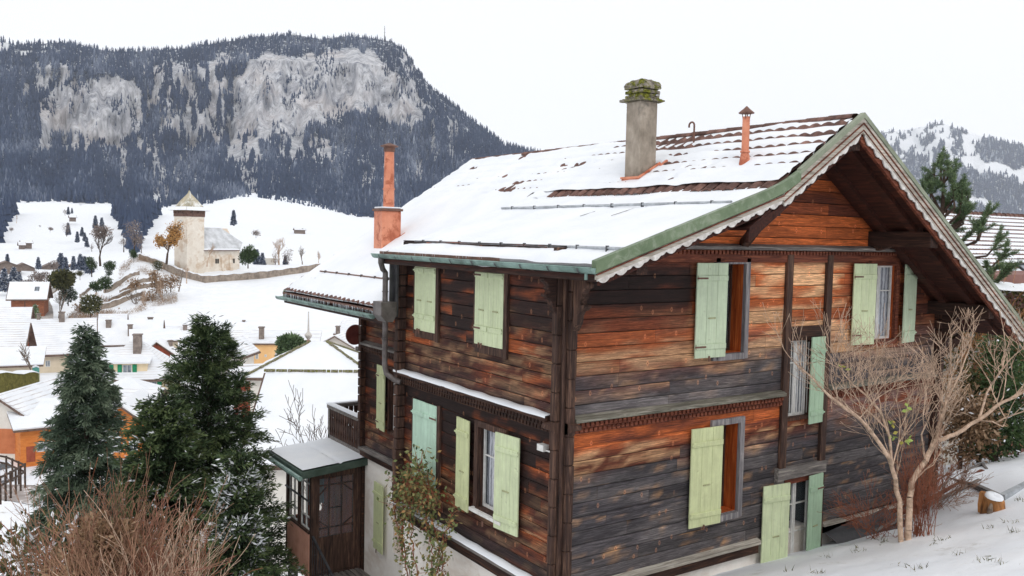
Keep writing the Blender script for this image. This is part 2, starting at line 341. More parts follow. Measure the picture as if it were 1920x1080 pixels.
# ------------------------------------------------------------------ mountains
def m_mount():
    t = NT('mountain_rock_and_snow'); v = t.coord(); vs = t.coord((1, 1, .22))
    g = t.noise(vs, .03, 8, .75, .35); g2 = t.noise(t.coord((1, 1, .1)), .16, 6, .78, .2)
    rock = t.ramp(g, [(.3, lin(104, 108, 122)), (.42, lin(166, 168, 176)), (.52, lin(212, 212, 216)), (.7, lin(234, 234, 236))])
    rock = t.mix(.75, rock, t.ramp(g2, [(.38, G01(.34)), (.48, G01(.9)), (.7, G01(1.15))]), 'MULTIPLY')
    tan = t.ramp(t.noise(v, .012, 4, .6), [(.5, G01(0)), (.62, G01(1))]); rock = t.mix(t.math('MULTIPLY', tan, .22), rock, lin(206, 186, 172))
    sn = t.ramp(t.noise(vs, .09, 7, .8, .5), [(.56, G01(0)), (.62, G01(1))]); rock = t.mix(t.math('MULTIPLY', sn, .75), rock, (.8, .82, .86, 1))
    un = t.ramp(t.noise(v, .06, 6, .75), [(.4, lin(66, 74, 88)), (.52, lin(110, 118, 132)), (.62, lin(232, 235, 240))])
    a = t.attr('rock'); c = t.mix(a, un, rock); c = t.mix(t.attr('snow'), c, (.84, .86, .89, 1))
    t.bump(g, .9, 14); return t.done(c, .95)
MOUNT = m_mount()
def inpoly(px, py, poly):
    c = np.zeros(px.shape, bool); n = len(poly)
    for i in range(n):
        x0, y0 = poly[i]; x1, y1 = poly[(i + 1) % n]
        c ^= ((y0 > py) != (y1 > py)) & (px < (x1 - x0) * (py - y0) / (y1 - y0 + 1e-9) + x0)
    return c
CL = [[(82, 235), (78, 195), (100, 165), (140, 152), (190, 147), (235, 150), (262, 168), (268, 205), (262, 250), (235, 270), (205, 268), (170, 275), (130, 258), (104, 245)],
      [(432, 150), (452, 132), (478, 108), (526, 98), (556, 110), (598, 100), (630, 92), (690, 92), (716, 120), (756, 138), (780, 160), (792, 192), (786, 238), (760, 236), (728, 228), (702, 206), (662, 212), (622, 228), (588, 236), (566, 256), (518, 254), (494, 268), (470, 250), (444, 262), (430, 236), (440, 200), (425, 178)],
      [(752, 98), (772, 120), (778, 160), (812, 208), (816, 218), (800, 214), (778, 172), (766, 140)]]
CLS = [(40, 120, 125, 178), (270, 120, 435, 275), (262, 170, 440, 262), (60, 235, 260, 285), (500, 258, 640, 300), (420, 215, 520, 300), (405, 105, 520, 150), (275, 160, 320, 240), (150, 250, 330, 290)]   # broken ground: rock ribs and snow gullies between trees
def rockmask(px, py):
    j = (fbm(px * .05, py * .05, 4, 21) - .5) * 34; k = (fbm(px * .05, py * .05, 4, 31) - .5) * 30
    qx, qy = px + j, py + k; m = np.zeros(px.shape)
    for p in CL: m = np.maximum(m, inpoly(qx, qy, p).astype(float))
    for a, b, c, d in CLS:
        w = (qx > a) & (qx < c) & (qy > b) & (qy < d); m = np.maximum(m, w * (.15 + .75 * (fbm(px * .085, py * .022, 4, 41) > .475)))
    w = fbm(px * .09, py * .012, 3, 51) > .60
    m = np.maximum(m, w * .55 * (((px > 225) & (px < 560) & (py > 250) & (py < 390)) | ((px > 800) & (px < 860) & (py > 225) & (py < 300)) | ((px > 640) & (px < 830) & (py > 300) & (py < 360) & (fbm(px * .03, py * .03, 2, 5) > .55))))
    return m
_tx = [-500, -200, 0, 30, 75, 120, 150, 230, 300, 360, 400, 450, 500, 560, 600, 650, 700, 735, 752, 766, 780, 810, 850, 900, 932, 945, 980, 1020, 1100, 1250]
_ty = [60, 70, 76, 84, 82, 80, 88, 98, 94, 90, 82, 74, 68, 66, 73, 68, 72, 78, 90, 104, 128, 166, 196, 236, 262, 272, 282, 292, 330, 400]
def edge_y(px): return np.interp(px, [-500, 0, 60, 100, 150, 230, 300, 380, 440, 475, 505, 580, 640, 760, 1000, 1250], [400, 402, 392, 388, 382, 388, 398, 392, 380, 377, 384, 404, 410, 416, 424, 430])
_cols = np.arange(-330, 1260, 2.5); _rows = np.linspace(0, 1, 300)
def mount_pt(px, t):
    yt = np.interp(px, _tx, _ty); ye = edge_y(px) + 14
    py = ye + (yt - ye) * t
    # distance grows quickly on the wooded slopes, hardly at all up the cliffs, then back over the top
    cl = sstep(40, 110, px) * (1 - sstep(790, 900, px))
    s = np.clip(t, 0, 1)
    f = np.where(s < .42, s / .42 * .62, np.where(s < .86, .62 + (s - .42) / .44 * .13, .75 + (s - .86) / .14 * .25))
    f = cl * f + (1 - cl) * s
    r = 860 + f * (1150 - 330 * sstep(700, 1150, px))
    nz = (fbm(px * .014, py * .006, 4, 11) - .5) * 230 + (fbm(px * .05, py * .012, 4, 12) - .5) * 75
    r = r + nz * np.minimum(1, s * 3) * (1 - sstep(.97, 1, s) * .5)
    return py, r
def world(px, py, r):
    d = np.stack([px - 960, -(py - 540), np.full_like(px, -FPX)], -1) @ AX.T
    d = d / np.hypot(d[..., 0], d[..., 1])[..., None]; return CAM + d * r[..., None]
_cx, _t = np.meshgrid(_cols, _rows); _py, _r = mount_pt(_cx, _t)
_V = world(_cx, _py, _r)
_back = world(_cols, np.interp(_cols, _tx, _ty) + 40, np.full_like(_cols, 2600.)); _V = np.concatenate([_V, _back[None]], 0)
_rk = rockmask(_cx, _py); _rk = np.concatenate([_rk, _rk[-1:]], 0)
_sn = ((_py > edge_y(_cx) - 2) | ((_cx < 90) & (_cx > 20) & (_py < 108) & (fbm(_cx * .06, _py * .16, 3, 61) > .56)) | ((_cx < 16) & (_py < 96))).astype(float)
_sn = np.maximum(_sn, (np.hypot((_cx - 292) / 13, (_py - 384) / 18) + 1.2 * (fbm(_cx * .15, _py * .15, 3, 8) - .5) < .9) * 1.0); _sn = np.concatenate([_sn, _sn[-1:]], 0)
tag(mesh_obj('mountain', _V.reshape(-1, 3), grid_faces(len(_rows) + 1, len(_cols))[:, ::-1].copy(), MOUNT, smooth=True, attr={'rock': _rk.ravel(), 'snow': _sn.ravel()}), kind='structure')
# right-hand mountain, much farther
_t2x = [1150, 1350, 1500, 1600, 1660, 1700, 1740, 1766, 1800, 1840, 1900, 1960, 2150]; _t2y = [470, 400, 330, 275, 248, 243, 236, 231, 243, 256, 270, 284, 330]
_c2 = np.arange(1150, 2150, 2.0); _r2 = np.linspace(0, 1, 150)
def m2_pt(px, t):
    yt = np.interp(px, _t2x, _t2y); py = 560 + (yt - 560) * t
    r = 3200 + 2900 * t + (fbm(px * .01, py * .01, 4, 71) - .5) * 700; return py, r
def m2_snow(px, py):
    jx = px + (fbm(px * .06, py * .06, 3, 81) - .5) * 26; jy = py + (fbm(px * .06, py * .06, 3, 82) - .5) * 18
    m = np.zeros(px.shape, bool)
    for p in ([(1740, 232), (1768, 230), (1790, 246), (1838, 250), (1842, 262), (1826, 276), (1822, 300), (1800, 292), (1790, 308), (1770, 284), (1740, 288), (1710, 290), (1660, 272), (1650, 250)],
              [(1790, 300), (1830, 292), (1850, 305), (1880, 310), (1930, 322), (1930, 348), (1900, 340), (1860, 326), (1825, 326), (1810, 312)],
              [(1800, 360), (1840, 372), (1880, 386), (1860, 394), (1800, 384)], [(1690, 290), (1702, 300), (1690, 318), (1680, 300)], [(1900, 390), (1930, 396), (1930, 402), (1898, 394)]):
        m |= inpoly(jx, jy, p)
    m &= ~((fbm(px * .085, py * .085, 3, 83) > .585) & (px < 1815) & (py < 300))
    m |= (fbm(px * .11, py * .02, 3, 84) > .66) & (py > 255) & (py < 330) & (px < 1800)
    return m.astype(float)
_cx2, _tt2 = np.meshgrid(_c2, _r2); _py2, _rr2 = m2_pt(_cx2, _tt2)
_V2 = np.concatenate([world(_cx2, _py2, _rr2), world(_c2, np.interp(_c2, _t2x, _t2y) + 60, np.full_like(_c2, 8000.))[None]], 0); _s2 = m2_snow(_cx2, _py2); _s2 = np.concatenate([_s2, _s2[-1:]], 0)
tag(mesh_obj('far_mountain', _V2.reshape(-1, 3), grid_faces(len(_r2) + 1, len(_c2))[:, ::-1].copy(), MOUNT, smooth=True, attr={'rock': _s2.ravel() * 0, 'snow': _s2.ravel()}), kind='structure')
# ------------------------------------------------------------------ forests: thousands of firs, each two ragged cones
def firs(name, pos, hgt, tint, snowy=None, mat=None, k=6, wid=.19):
    n = len(pos); rr = np.random.default_rng(5)
    tiers = 3; nv = tiers * (k + 1); V = np.zeros((n, nv, 3)); T = np.zeros((n, nv))
    ph = rr.random(n) * 6.28
    for q in range(tiers):
        z0 = hgt * (.06 + .27 * q); z1 = hgt * (.52 + .24 * q) * (1 + .0); w = hgt * wid * (1 - .27 * q) * (.8 + .4 * rr.random(n))
        b = q * (k + 1)
        V[:, b, 0] = pos[:, 0]; V[:, b, 1] = pos[:, 1]; V[:, b, 2] = pos[:, 2] + z1; T[:, b] = tint + .12
        for i in range(k):
            a = ph + 2 * math.pi * i / k + q; ww = w * (.65 + .7 * rr.random(n))
            V[:, b + 1 + i, 0] = pos[:, 0] + ww * np.cos(a); V[:, b + 1 + i, 1] = pos[:, 1] + ww * np.sin(a); V[:, b + 1 + i, 2] = pos[:, 2] + z0 - hgt * .08 * rr.random(n)
            T[:, b + 1 + i] = tint - .1 + .2 * rr.random(n)
    F = []
    for q in range(tiers):
        b = q * (k + 1)
        for i in range(k): F.append((b, b + 1 + i, b + 1 + (i + 1) % k))
    F = (np.array(F)[None] + (np.arange(n) * nv)[:, None, None]).reshape(-1, 3)
    return mesh_obj(name, V.reshape(-1, 3), F, mat or L_FOR, attr={'tint': np.clip(T, 0, 1).ravel()})
def scatter_mount(n, ptf, x0, x1, tmax, rockf, keep):
    r_ = np.random.default_rng(3); px = r_.uniform(x0, x1, n); t = r_.random(n) * tmax
    py, r = ptf(px, t); m = rockf(px, py); ok = r_.random(n) < keep(px, py, m); return px[ok], py[ok], r[ok], t[ok]
def keepA(px, py, m):
    k = np.where(m > .6, .012, np.where(m > .3, .45, 1.0)) * np.where(py > edge_y(px) - 1 - 9 * (fbm(px * .12, px * 0, 3, 77) - .35), 0, 1)
    k = np.where((m > .6) & (fbm(px * .06, py * .03, 3, 91) > .60), .5, k)
    k *= np.where(np.hypot((px - 292) / 13, (py - 384) / 18) + 1.2 * (fbm(px * .15, py * .15, 3, 8) - .5) < .9, .1, 1) * np.where((px < 90) & (px > 20) & (py < 108) & (fbm(px * .06, py * .16, 3, 61) > .56), .05, 1) * np.where((px < 16) & (py < 96), .1, 1)
    return k
_px, _py_, _r_, _t_ = scatter_mount(52000, mount_pt, -300, 1230, 1.0, rockmask, keepA)
_pos = world(_px, _py_, _r_); _h = 9 + 6 * rng.random(len(_px)); _h *= np.where(rockmask(_px, _py_) > .3, .7, 1) * (.75 + .5 * fbm(_px * .03, _py_ * .03, 2, 4))
_ti = .02 + .75 * fbm(_px * .022, _py_ * .035, 4, 15) + .42 * (rng.random(len(_px)) - .5) ** 3 * 4 + .38 * (rng.random(len(_px)) < .03) * rng.random(len(_px))
_pos[:, 2] -= 1.2
tag(firs('mountain_forest', _pos, _h, np.clip(_ti, 0, 1), k=5), 'dark snow-dusted fir forest covering the big mountain around its cliffs', 'forest', kind='stuff')
def keepB(px, py, m): return np.where(m > .5, .02, 1.0)
_px, _py_, _r_, _t_ = scatter_mount(24000, m2_pt, 1300, 2140, 1.0, m2_snow, keepB)
_pos = world(_px, _py_, _r_); _ti = .2 + .35 * rng.random(len(_px)) + .6 * (rng.random(len(_px)) < .1)
_n = 260; _q = rng.random(_n); _gx = 206 + 96 * (.5 * _q + .5 * rng.random(_n)); _gy = 386 + rng.random(_n) ** .9 * (54 * np.clip(np.sin(np.clip((_gx - 205) / 97, 0, 1) * 3.1), 0, 1) ** 1.7) * (.55 + .8 * fbm(_gx * .11, _gx * 0, 3, 6))
_q = 28 - np.abs(rng.normal(size=120)) * 30; _gx = np.concatenate([_gx, _q]); _gy = np.concatenate([_gy, 392 + rng.random(120) * 34 * np.clip((30 - _q) / 40, 0, 1.1) ** 1.3 * (.4 + 1.2 * fbm(_q * .2, _q * 0, 3, 9))]); _gr = 820 - (_gy - 388) * 6.0
_gp = world(_gx, _gy, _gr); _gp[:, 2] = H(_gp[:, 0], _gp[:, 1]) - .5
tag(firs('fir_grove', _gp, 11 + 8 * rng.random(len(_gx)), np.clip(.1 + .35 * rng.random(len(_gx)), 0, 1), k=6, wid=.17), 'dark tongues of fir wood reaching down onto the snowfield beside the church tower', 'forest', kind='stuff')
tag(firs('hazy_forest', _pos, 20 + 16 * rng.random(len(_px)), np.clip(_ti, 0, 1), k=4, wid=.25), 'hazy blue fir forest with ski runs on the farther mountain', 'forest', kind='stuff')
_m = MB(); _b = P(721, 76, 1980); _m.tube([_b, (_b[0], _b[1], _b[2] + 32)], [.9, .45], 6)
for q in (10, 18, 25): _m.bar((_b[0] - 2, _b[1], _b[2] + q), (_b[0] + 2, _b[1], _b[2] + q), .5, .5)
tag(_m.build('antenna_mast', LEADM), 'thin antenna mast standing on the summit of the cliff mountain', 'mast')
# ------------------------------------------------------------------ the chalet.  X runs along the gable front, Y away along the side, Z up; near corner at the origin
CH = tag(empty('wooden_chalet'), 'big old log-board chalet with green shutters and a snowy tiled roof, filling the centre', 'chalet')
WORLD_ROOT.append(CH)
MG = Matrix.Identity(4)                                    # gable front: local x = world X, outward = -Y
def MS(x): return Matrix.Translation((x, 0, 0)) @ Matrix.Rotation(-math.pi / 2, 4, 'Z')   # side walls: local x = -Y, outward = -X
RZ, FZ = 4.365, 2.135
XR, YB, XW, YW = 9.25, 9.15, 1.2, 4.85                       # right wall, back wall, wing wall, end of the near block
def z_steep(x): return RZ - .65 * abs(x - 4.65)
def z_flat(x): return FZ + .324 * (x + .5)
def z_roof(x): return max(z_steep(x), z_flat(x)) if x < 2.86 else z_steep(x)
# paint: the weathered colour of every board, before its grain
cTAN, cOR, cRB, cDB, cGR, cDG, cBK = [np.array(lin(*c)[:3]) for c in ((224, 174, 130), (192, 100, 52), (112, 58, 40), (48, 30, 26), (116, 110, 110), (68, 64, 67), (34, 24, 24))]
def mixc(a, b, w): w = np.clip(w, 0, 1)[:, None]; return a * (1 - w) + b * w
def paint_gable(u, z, bid):
    n = fbm(u * 1.0 + bid * 7.3, z * 5 + bid * 3.1, 4, 2); n2 = fbm(u * .45 + 5, z * 1.3, 4, 6); n3 = hash2(np.floor(bid), np.floor(bid * 3.7), 5)
    n4 = fbm(u * 2.6 + bid, z * 22 + bid * 9, 3, 8)
    O = np.ones(len(u))[:, None]
    s = z + (n - .5) * .55 + (n3 - .5) * .25
    mid = 1 - np.abs(np.clip((u - 4.9) / 1.6, -1, 1))       # the open middle bays are bleached
    # upper gable
    up = mixc(mixc(cOR * O * .62, cOR * O * 1.0, (n - .38) * 4), cRB * O * .75, (n3 - .5) * 3.2 + (n2 - .5) * 3)
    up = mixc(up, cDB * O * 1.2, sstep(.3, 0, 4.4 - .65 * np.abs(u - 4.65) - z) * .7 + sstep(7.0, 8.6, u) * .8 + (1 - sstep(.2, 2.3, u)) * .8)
    # attic storey
    lo = sstep(.12, 1.15, s - .28 * (mid > .2))
    bl = mixc(cOR * O * .85, cTAN * O * .9, (n - .40) * 6 + mid * .9 - .25)
    dk = mixc(cDB * O * .8, cRB * O * .7, (n - .54) * 5 + sstep(1.6, 1.1, z) * .9 - .1)
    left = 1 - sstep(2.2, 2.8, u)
    under = sstep(1.25, 1.55, s) * left                     # darker towards the top at the left, under the eave
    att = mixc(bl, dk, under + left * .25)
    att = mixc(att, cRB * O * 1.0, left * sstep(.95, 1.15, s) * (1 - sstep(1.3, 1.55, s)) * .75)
    att = mixc(att, mixc(cRB * O, cOR * O * .7, (n - .45) * 5), sstep(5.9, 6.5, u) * sstep(.9, 1.2, z) * .85)
    att = mixc(att, mixc(cDB * O, cRB * O, (n - .4) * 4), sstep(8.1, 8.6, u) * .8)
    att = mixc(att, cRB * O, sstep(2.0, 2.2, z) * (.35 + n * .5))
    grey = mixc(cGR * O * .85, cDG * O, (n2 - .4) * 4 + (.5 - n4) * 2)
    grey = mixc(grey, cTAN * O * .6, (n4 - .53) * 6 * sstep(-.1, .8, z) + (n3 - .7) * .5)
    low = mixc(grey, att, lo)
    # storey below the ledge
    t = mixc(cOR * O * .9, cRB * O, (n - .5) * 3 + (.5 - n4) * 2)
    t = mixc(t, mixc(cRB * O * .7, cTAN * O * .62, (n4 - .5) * 5 + .3), sstep(-.42, -.62, z + (n - .5) * .35))
    g2 = mixc(cDG * O * .9, cGR * O * .62, (n - .45) * 4 + (n4 - .5) * 2)
    g2 = mixc(g2, cGR * O * .8, sstep(-1.6, -2.4, z) * .4); g2 = mixc(g2, cTAN * O * .5, (n4 - .66) * 5)
    t = mixc(t, mixc(cGR * O * .7, cRB * O * .7, (n4 - .45) * 6), sstep(5.6, 6.0, u) * .8)
    bel = mixc(t, g2, sstep(-.62, -1.0, z + (n - .5) * .5 + (n3 - .5) * .35))
    c = np.where((z > 2.42)[:, None], up, np.where((z > -.03)[:, None], low, bel))
    return c * (.72 + .5 * hash2(np.floor(bid * 11), np.floor(bid * 5), 9))[:, None]
def paint_side(u, z, bid):
    n = fbm(u * 1.3 + bid * 5.3, z * 7 + bid * 2.1, 4, 12); n2 = fbm(u * .7 + 9, z * 1.1, 3, 16); n3 = hash2(np.floor(bid), np.floor(bid * 3.7), 15)
    n4 = fbm(u * 3 + bid, z * 26 + bid * 9, 3, 18); O = np.ones(len(u))[:, None]
    zz = np.where(z > -.05, z, z + 2.4) / 2.3                 # height within the storey
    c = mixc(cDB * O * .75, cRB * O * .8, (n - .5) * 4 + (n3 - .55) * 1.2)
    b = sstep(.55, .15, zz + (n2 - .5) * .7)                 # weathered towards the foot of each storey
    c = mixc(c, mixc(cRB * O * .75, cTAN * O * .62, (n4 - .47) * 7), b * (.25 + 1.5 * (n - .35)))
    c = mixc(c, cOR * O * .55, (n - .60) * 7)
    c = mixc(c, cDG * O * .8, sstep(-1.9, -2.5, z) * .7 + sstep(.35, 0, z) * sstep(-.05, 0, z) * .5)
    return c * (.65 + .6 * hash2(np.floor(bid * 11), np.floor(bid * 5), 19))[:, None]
def board_wall(name, u0f, u1f, z0, z1, holes, paint, M, parent=CH, bh=.2, step=.1, depth=.02, gap=.013, seed=1, joints=True):
    """u0f/u1f: functions of z for the ends.  holes: (ua, ub, za, zb).  Every board is its own bevel-edged plank in one mesh."""
    rs = random.Random(seed); V = []; F = []; A = []
    def emit(a0, b0, a1, b1, zl, zh, bid, lipb, lipt):
        n = max(1, int(max(b0 - a0, b1 - a1) / step)); base = len(V)
        rows = [(zl, depth)] if lipb else []
        g = gap / 2
        rows += [(zl + (g if lipb else 0), 0.0), (zl + (zh - zl) * .14, -.002), ((zl + zh) / 2, -.004), (zh - (zh - zl) * .07, -.001), (zh - (g if lipt else 0), 0.0)]
        if lipt: rows += [(zh, depth)]
        for ri, (z, d) in enumerate(rows):
            t = (z - zl) / max(1e-6, zh - zl)
            fac = .10 if d > .01 else (.55 if z == rows[1 if lipb else 0][0] else (1.75 if ri == len(rows) - 1 - (1 if lipt else 0) else 1.0))  # top-edge highlight, darkened lower edge and gap painted into the board colour
            for k in range(n + 1):
                s = k / n; u = (a0 + (b0 - a0) * s) * (1 - t) + (a1 + (b1 - a1) * s) * t
                V.append((u, d, z)); A.append((u, z, bid, fac))
        for r in range(len(rows) - 1):
            for k in range(n):
                i = base + r * (n + 1) + k; F.append((i, i + 1, i + n + 2, i + n + 1))
    z = z0; row = 0
    while z < z1 - .01:
        zt = min(z + bh, z1)
        cuts = sorted({z, zt} | {h for H_ in holes for h in H_[2:4] if z + .004 < h < zt - .004})
        js = []; q = rs.uniform(-1, 2.5)
        if joints:
            while q < 12: js.append(q); q += rs.uniform(2.2, 5.5)
        for zl, zh in zip(cuts[:-1], cuts[1:]):
            a0, b0, a1, b1 = u0f(zl), u1f(zl), u0f(zh), u1f(zh)
            if b1 - a1 < .02 and b0 - a0 < .05: continue
            if b1 < a1: a1 = b1 = (a1 + b1) / 2
            zm = (zl + zh) / 2; am, bm = (a0 + a1) / 2, (b0 + b1) / 2
            segs = [(am, bm)]
            for h in holes:
                if h[2] < zm < h[3]:
                    ns = []
                    for s, e in segs:
                        if h[1] <= s or h[0] >= e: ns.append((s, e)); continue
                        if h[0] > s: ns.append((s, h[0]))
                        if h[1] < e: ns.append((h[1], e))
                    segs = ns
            for s, e in segs:
                pts = [s] + [j + am for j in js if s + .15 < j + am < e - .15] + [e]
                for i in range(len(pts) - 1):
                    p, r = pts[i] + (.002 if i else 0), pts[i + 1] - (.002 if i < len(pts) - 2 else 0)
                    bid = row * 3.17 + sum(1 for j in js if j + am < (p + r) / 2) * 17.3 + seed * 101
                    P0 = a0 if abs(p - am) < 1e-6 else p; P1 = a1 if abs(p - am) < 1e-6 else p
                    R0 = b0 if abs(r - bm) < 1e-6 else r; R1 = b1 if abs(r - bm) < 1e-6 else r
                    emit(P0, R0, P1, R1, zl, zh, bid, zl == z, zh == zt)
        z = zt; row += 1
    A = np.array(A); C = paint(A[:, 0], A[:, 1], A[:, 2]) * A[:, 3:4]
    return mesh_obj(name, V, F, WOOD, parent, M, attr={'paint': C})
def spaint(u, z, b): return paint_side(u, z, b)
# openings: gable (u0,u1,z0,z1)
G_H = {'w1': (2.98, 3.58, .72, 2.13), 'w4': (3.02, 3.58, -1.86, -.42), 'w2': (4.72, 5.42, -.46, .84), 'w3': (6.90, 7.72, .74, 2.10), 'w5': (4.74, 5.50, -3.0, -1.52)}
def g0(z): return 0.0
def gu0(z): return 0.0 if z <= 2.30 else max(0.0, min(2.85, (z - FZ - .0) / .324 - .5))
def gu0b(z):
    if z <= 2.33: return 0.0
    if z <= z_flat(2.85): return (z - FZ) / .324 - .5
    return 4.65 - (RZ - z) / .65
def gu1(z): return XR if z <= z_steep(XR) else 4.65 + (RZ - z) / .65
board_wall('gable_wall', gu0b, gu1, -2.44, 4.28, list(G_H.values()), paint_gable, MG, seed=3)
S_H = {'s1': (-4.30, -3.55, .82, 2.04), 's2': (-2.27, -1.46, .80, 2.06), 's3': (-4.30, -3.44, -1.84, -.46), 's6': (-2.12, -1.42, -1.80, -.52)}
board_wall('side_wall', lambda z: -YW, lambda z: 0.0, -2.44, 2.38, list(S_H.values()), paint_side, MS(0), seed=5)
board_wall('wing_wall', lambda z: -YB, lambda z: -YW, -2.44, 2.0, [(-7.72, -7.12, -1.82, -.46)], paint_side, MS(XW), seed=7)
_m = MB(); _m.prism([(XW, -7), (XR, -7), (XR, 1.1), (4.65, 4.05), (XW, 1.85)], 'y', YB, YB + .15); _m.box(XR - .15, XR - .004, .02, YB, -5, 1.6); _m.box(XW + .3, XR - .3, 1.0, YB - .3, -6, 1.3)
_m.build('rear_wall', W_DARKX, CH)
# rendered stone basement
_m = MB(); _m.box(.07, XR - .05, .08, .4, -6, -2.44); _m.box(.07, .4, .4, YW - .02, -7, -2.44)
_m.box(.4, XW + .3, YW - .3, YW - .02, -7, -2.44)
_m.box(XW + .06, XW + .12, YW - .02, 6.22, -8, -2.44); _m.box(XW + .06, XW + .12, 6.22, 7.62, -8, -4.52); _m.box(XW + .06, XW + .12, 6.22, 7.62, -3.1, -2.44); _m.box(XW + .06, XW + .12, 7.62, YB - .03, -8, -2.44)
for y in (6.22, 7.62): _m.box(XW + .12, XW + .5, y - .1 * (y < 7), y + .1 * (y > 7), -4.52, -3.1)
_m.box(XW + .12, XW + .5, 6.22, 7.62, -4.6, -4.52)
_m.box(XW + .5, XW + .56, 6.0, 8, -5, -2.6)
_m.build('basement_wall', PLASTER, CH)
# log ends crossing at the corners, each a stack of chamfered ends
def log_ends(name, cx, cy, z0, z1, sx, sy, seed, mat_=None):
    rs = random.Random(seed); m = MB(); m2 = MB(); z = z0
    while z < z1 - .05:
        h = .4; j = lambda a: a + rs.uniform(-.008, .008) - .035
        m.box(cx - j(.17), cx - .001, cy + .005, cy + .12, z + .003, z + h - .003)      # ends of the gable logs, past the side wall
        m.box(cx + .0, cx + .12, cy - j(.17), cy - .001, z + .203, min(z1 + .1, z + h + .197))         # ends of the side logs, past the gable
        z += h
    m.box(cx - .06, cx + .0, cy - .06, cy + .0, z0, z1)
    return m.build(name, mat_ or W_POST, CH, bevel=.012)
log_ends('corner_log_ends', 0, 0, -2.44, 2.1, 1, 1, 1)
_m = MB(); z = -2.44; rs = random.Random(4)
while z < 2.1: _m.box(-.17 + rs.uniform(-.01, .01), -.001, YW - .15, YW - .005, z + .008, z + .192); z += .2
_m.build('corner_log_ends', W_POST, CH, bevel=.012)
_m = MB(); z = -2.44
while z < 1.3: _m.box(XR + .001, XR + .16 + rs.uniform(-.01, .01), .005, .14, z + .008, z + .192); _m.box(XR - .14, XR, -.16 + rs.uniform(-.01, .01), -.001, z + .108, z + .29); z += .2
_m.build('corner_log_ends', W_DARKZ, CH, bevel=.012)
_m = MB(); z = -2.44
while z < .9: _m.box(XW - .14, XW - .001, YB - .14, YB, z + .008, z + .192); z += .2
_m.build('corner_log_ends', W_DARKZ, CH, bevel=.012)
# ledges with carved dentils
def ledge(name, M, u0, u1, z, rows, mtop, snow, proj=.15, skip=()):
    m = MB(); L = [(u0, u1)]
    for a, b in skip: L = [q for s, e in L for q in ([(s, a), (b, e)] if s < a and e > b else [(s, e)])]
    for a, b in L:
        m.add([(a, -.02, z + .03), (b, -.02, z + .03), (b, -proj, z - .01), (a, -proj, z - .01), (a, -.02, z - .07), (b, -.02, z - .07), (b, -proj, z - .06), (a, -proj, z - .06)],
              [(0, 3, 2, 1), (3, 7, 6, 2), (4, 5, 6, 7), (0, 4, 7, 3), (1, 2, 6, 5)])
    o = m.build(name, mtop, CH, M)
    d = MB(); rs = random.Random(int(u1 * 10))
    for k in range(rows):
        zz = z - .072 - k * .085; pr = proj * (.72 - .25 * k)
        for a, b in L:
            d.box(a, b, -pr + .03, -.012, zz - .082, zz); u = a + .04
            while u < b - .06: d.box(u, u + .05, -pr, -pr + .03, zz - .062, zz - .006); u += .085
    if rows: d.build('dentil_course', W_RED if M == MG else W_DARKX, o, M)
    if snow:
        s = MB()
        for a, b in L:
            n = max(2, int((b - a) / .08))
            pr = [(-.03, .024), (-.045, .042), (-proj * .6, .03), (-proj - .004, .022), (-proj - .006, -.012)]
            V = [(a + (b - a) * i / n, p[0] + (vnoise(i * .4, p[0] * 9, 4) - .5) * .02, z + p[1] * (.75 + .6 * float(vnoise(i * .23, 1.0, 8)))) for i in range(n + 1) for p in pr]; q = len(pr)
            s.add(V, [(i * q + k, (i + 1) * q + k, (i + 1) * q + k + 1, i * q + k + 1) for i in range(n) for k in range(q - 1)])
        s.build('snow_strip', SNOW, o, M, smooth=True)
    return o
ledge('storey_ledge', MG, .14, XR - .1, .0, 2, W_MOSS, False, .13, [(4.58, 5.8)])
ledge('storey_ledge', MS(0), -YW + .0, -.18, .0, 2, W_DARKX, True, .17)
ledge('storey_ledge', MS(XW), -YB + .1, -YW - .05, .0, 2, W_GREYX, False, .15)
ledge('attic_ledge', MG, 1.75, 8.35, 2.42, 1, W_GREYX, False, .12)
_m = MB(); _m.box(1.3, 8.4, -.05, -.022, 2.16, 2.32); _m.build('carved_frieze_board', W_RED, CH)
_m = MB(); _m.box(-.0, 4.12, -.10, -.0, -2.49, -2.44); _m.box(5.78, XR, -.10, -.0, -2.49, -2.44); _m.add([(0, -.11, -2.43), (4.12, -.11, -2.43), (4.12, -.01, -2.405), (0, -.01, -2.405)], [(0, 1, 2, 3)])
_m.build('sill_beam', W_PALE, CH)
_m = MB(); _m.box(.02, 4.12, -.05, .07, -2.65, -2.492); _m.box(5.78, 7.3, -.05, .07, -2.62, -2.492); _m.build('foundation_beam', W_DARKX, CH)
ledge('sill_ledge', MS(0), -YW, -.05, -2.44, 0, W_GREYX, True, .15)
_m = MB(); _m.box(-.06, .07, .0, YW - .05, -2.70, -2.51); _m.build('foundation_beam', W_DARKY, CH)
ledge('sill_ledge', MS(XW), -YB + .0, -YW - .05, -2.46, 0, W_GREYX, False, .12)
_m = MB(); _m.box(XW - .05, XW + .06, YW, YB - .02, -2.68, -2.53); _m.build('foundation_beam', W_DARKY, CH)
# upright posts of the stair bay
for u in (4.64, 5.70):
    _m = MB(); _m.box(u - .075, u + .075, -.07, -.005, -1.42 if u < 5 else -2.9, 2.30); _m.build('upright_post', W_POST, CH, MG, bevel=.006)
_m = MB(); _m.box(4.72, 5.62, -.065, -.005, .88, 1.08); _m.build('window_lintel', W_DARKX, CH, MG)
_m = MB(); _m.box(4.50, 5.78, -.09, -.005, -1.50, -1.30); _m.box(4.50, 4.66, -.08, -.004, -1.72, -1.50); _m.build('window_lintel', W_GREYX, CH, MG)
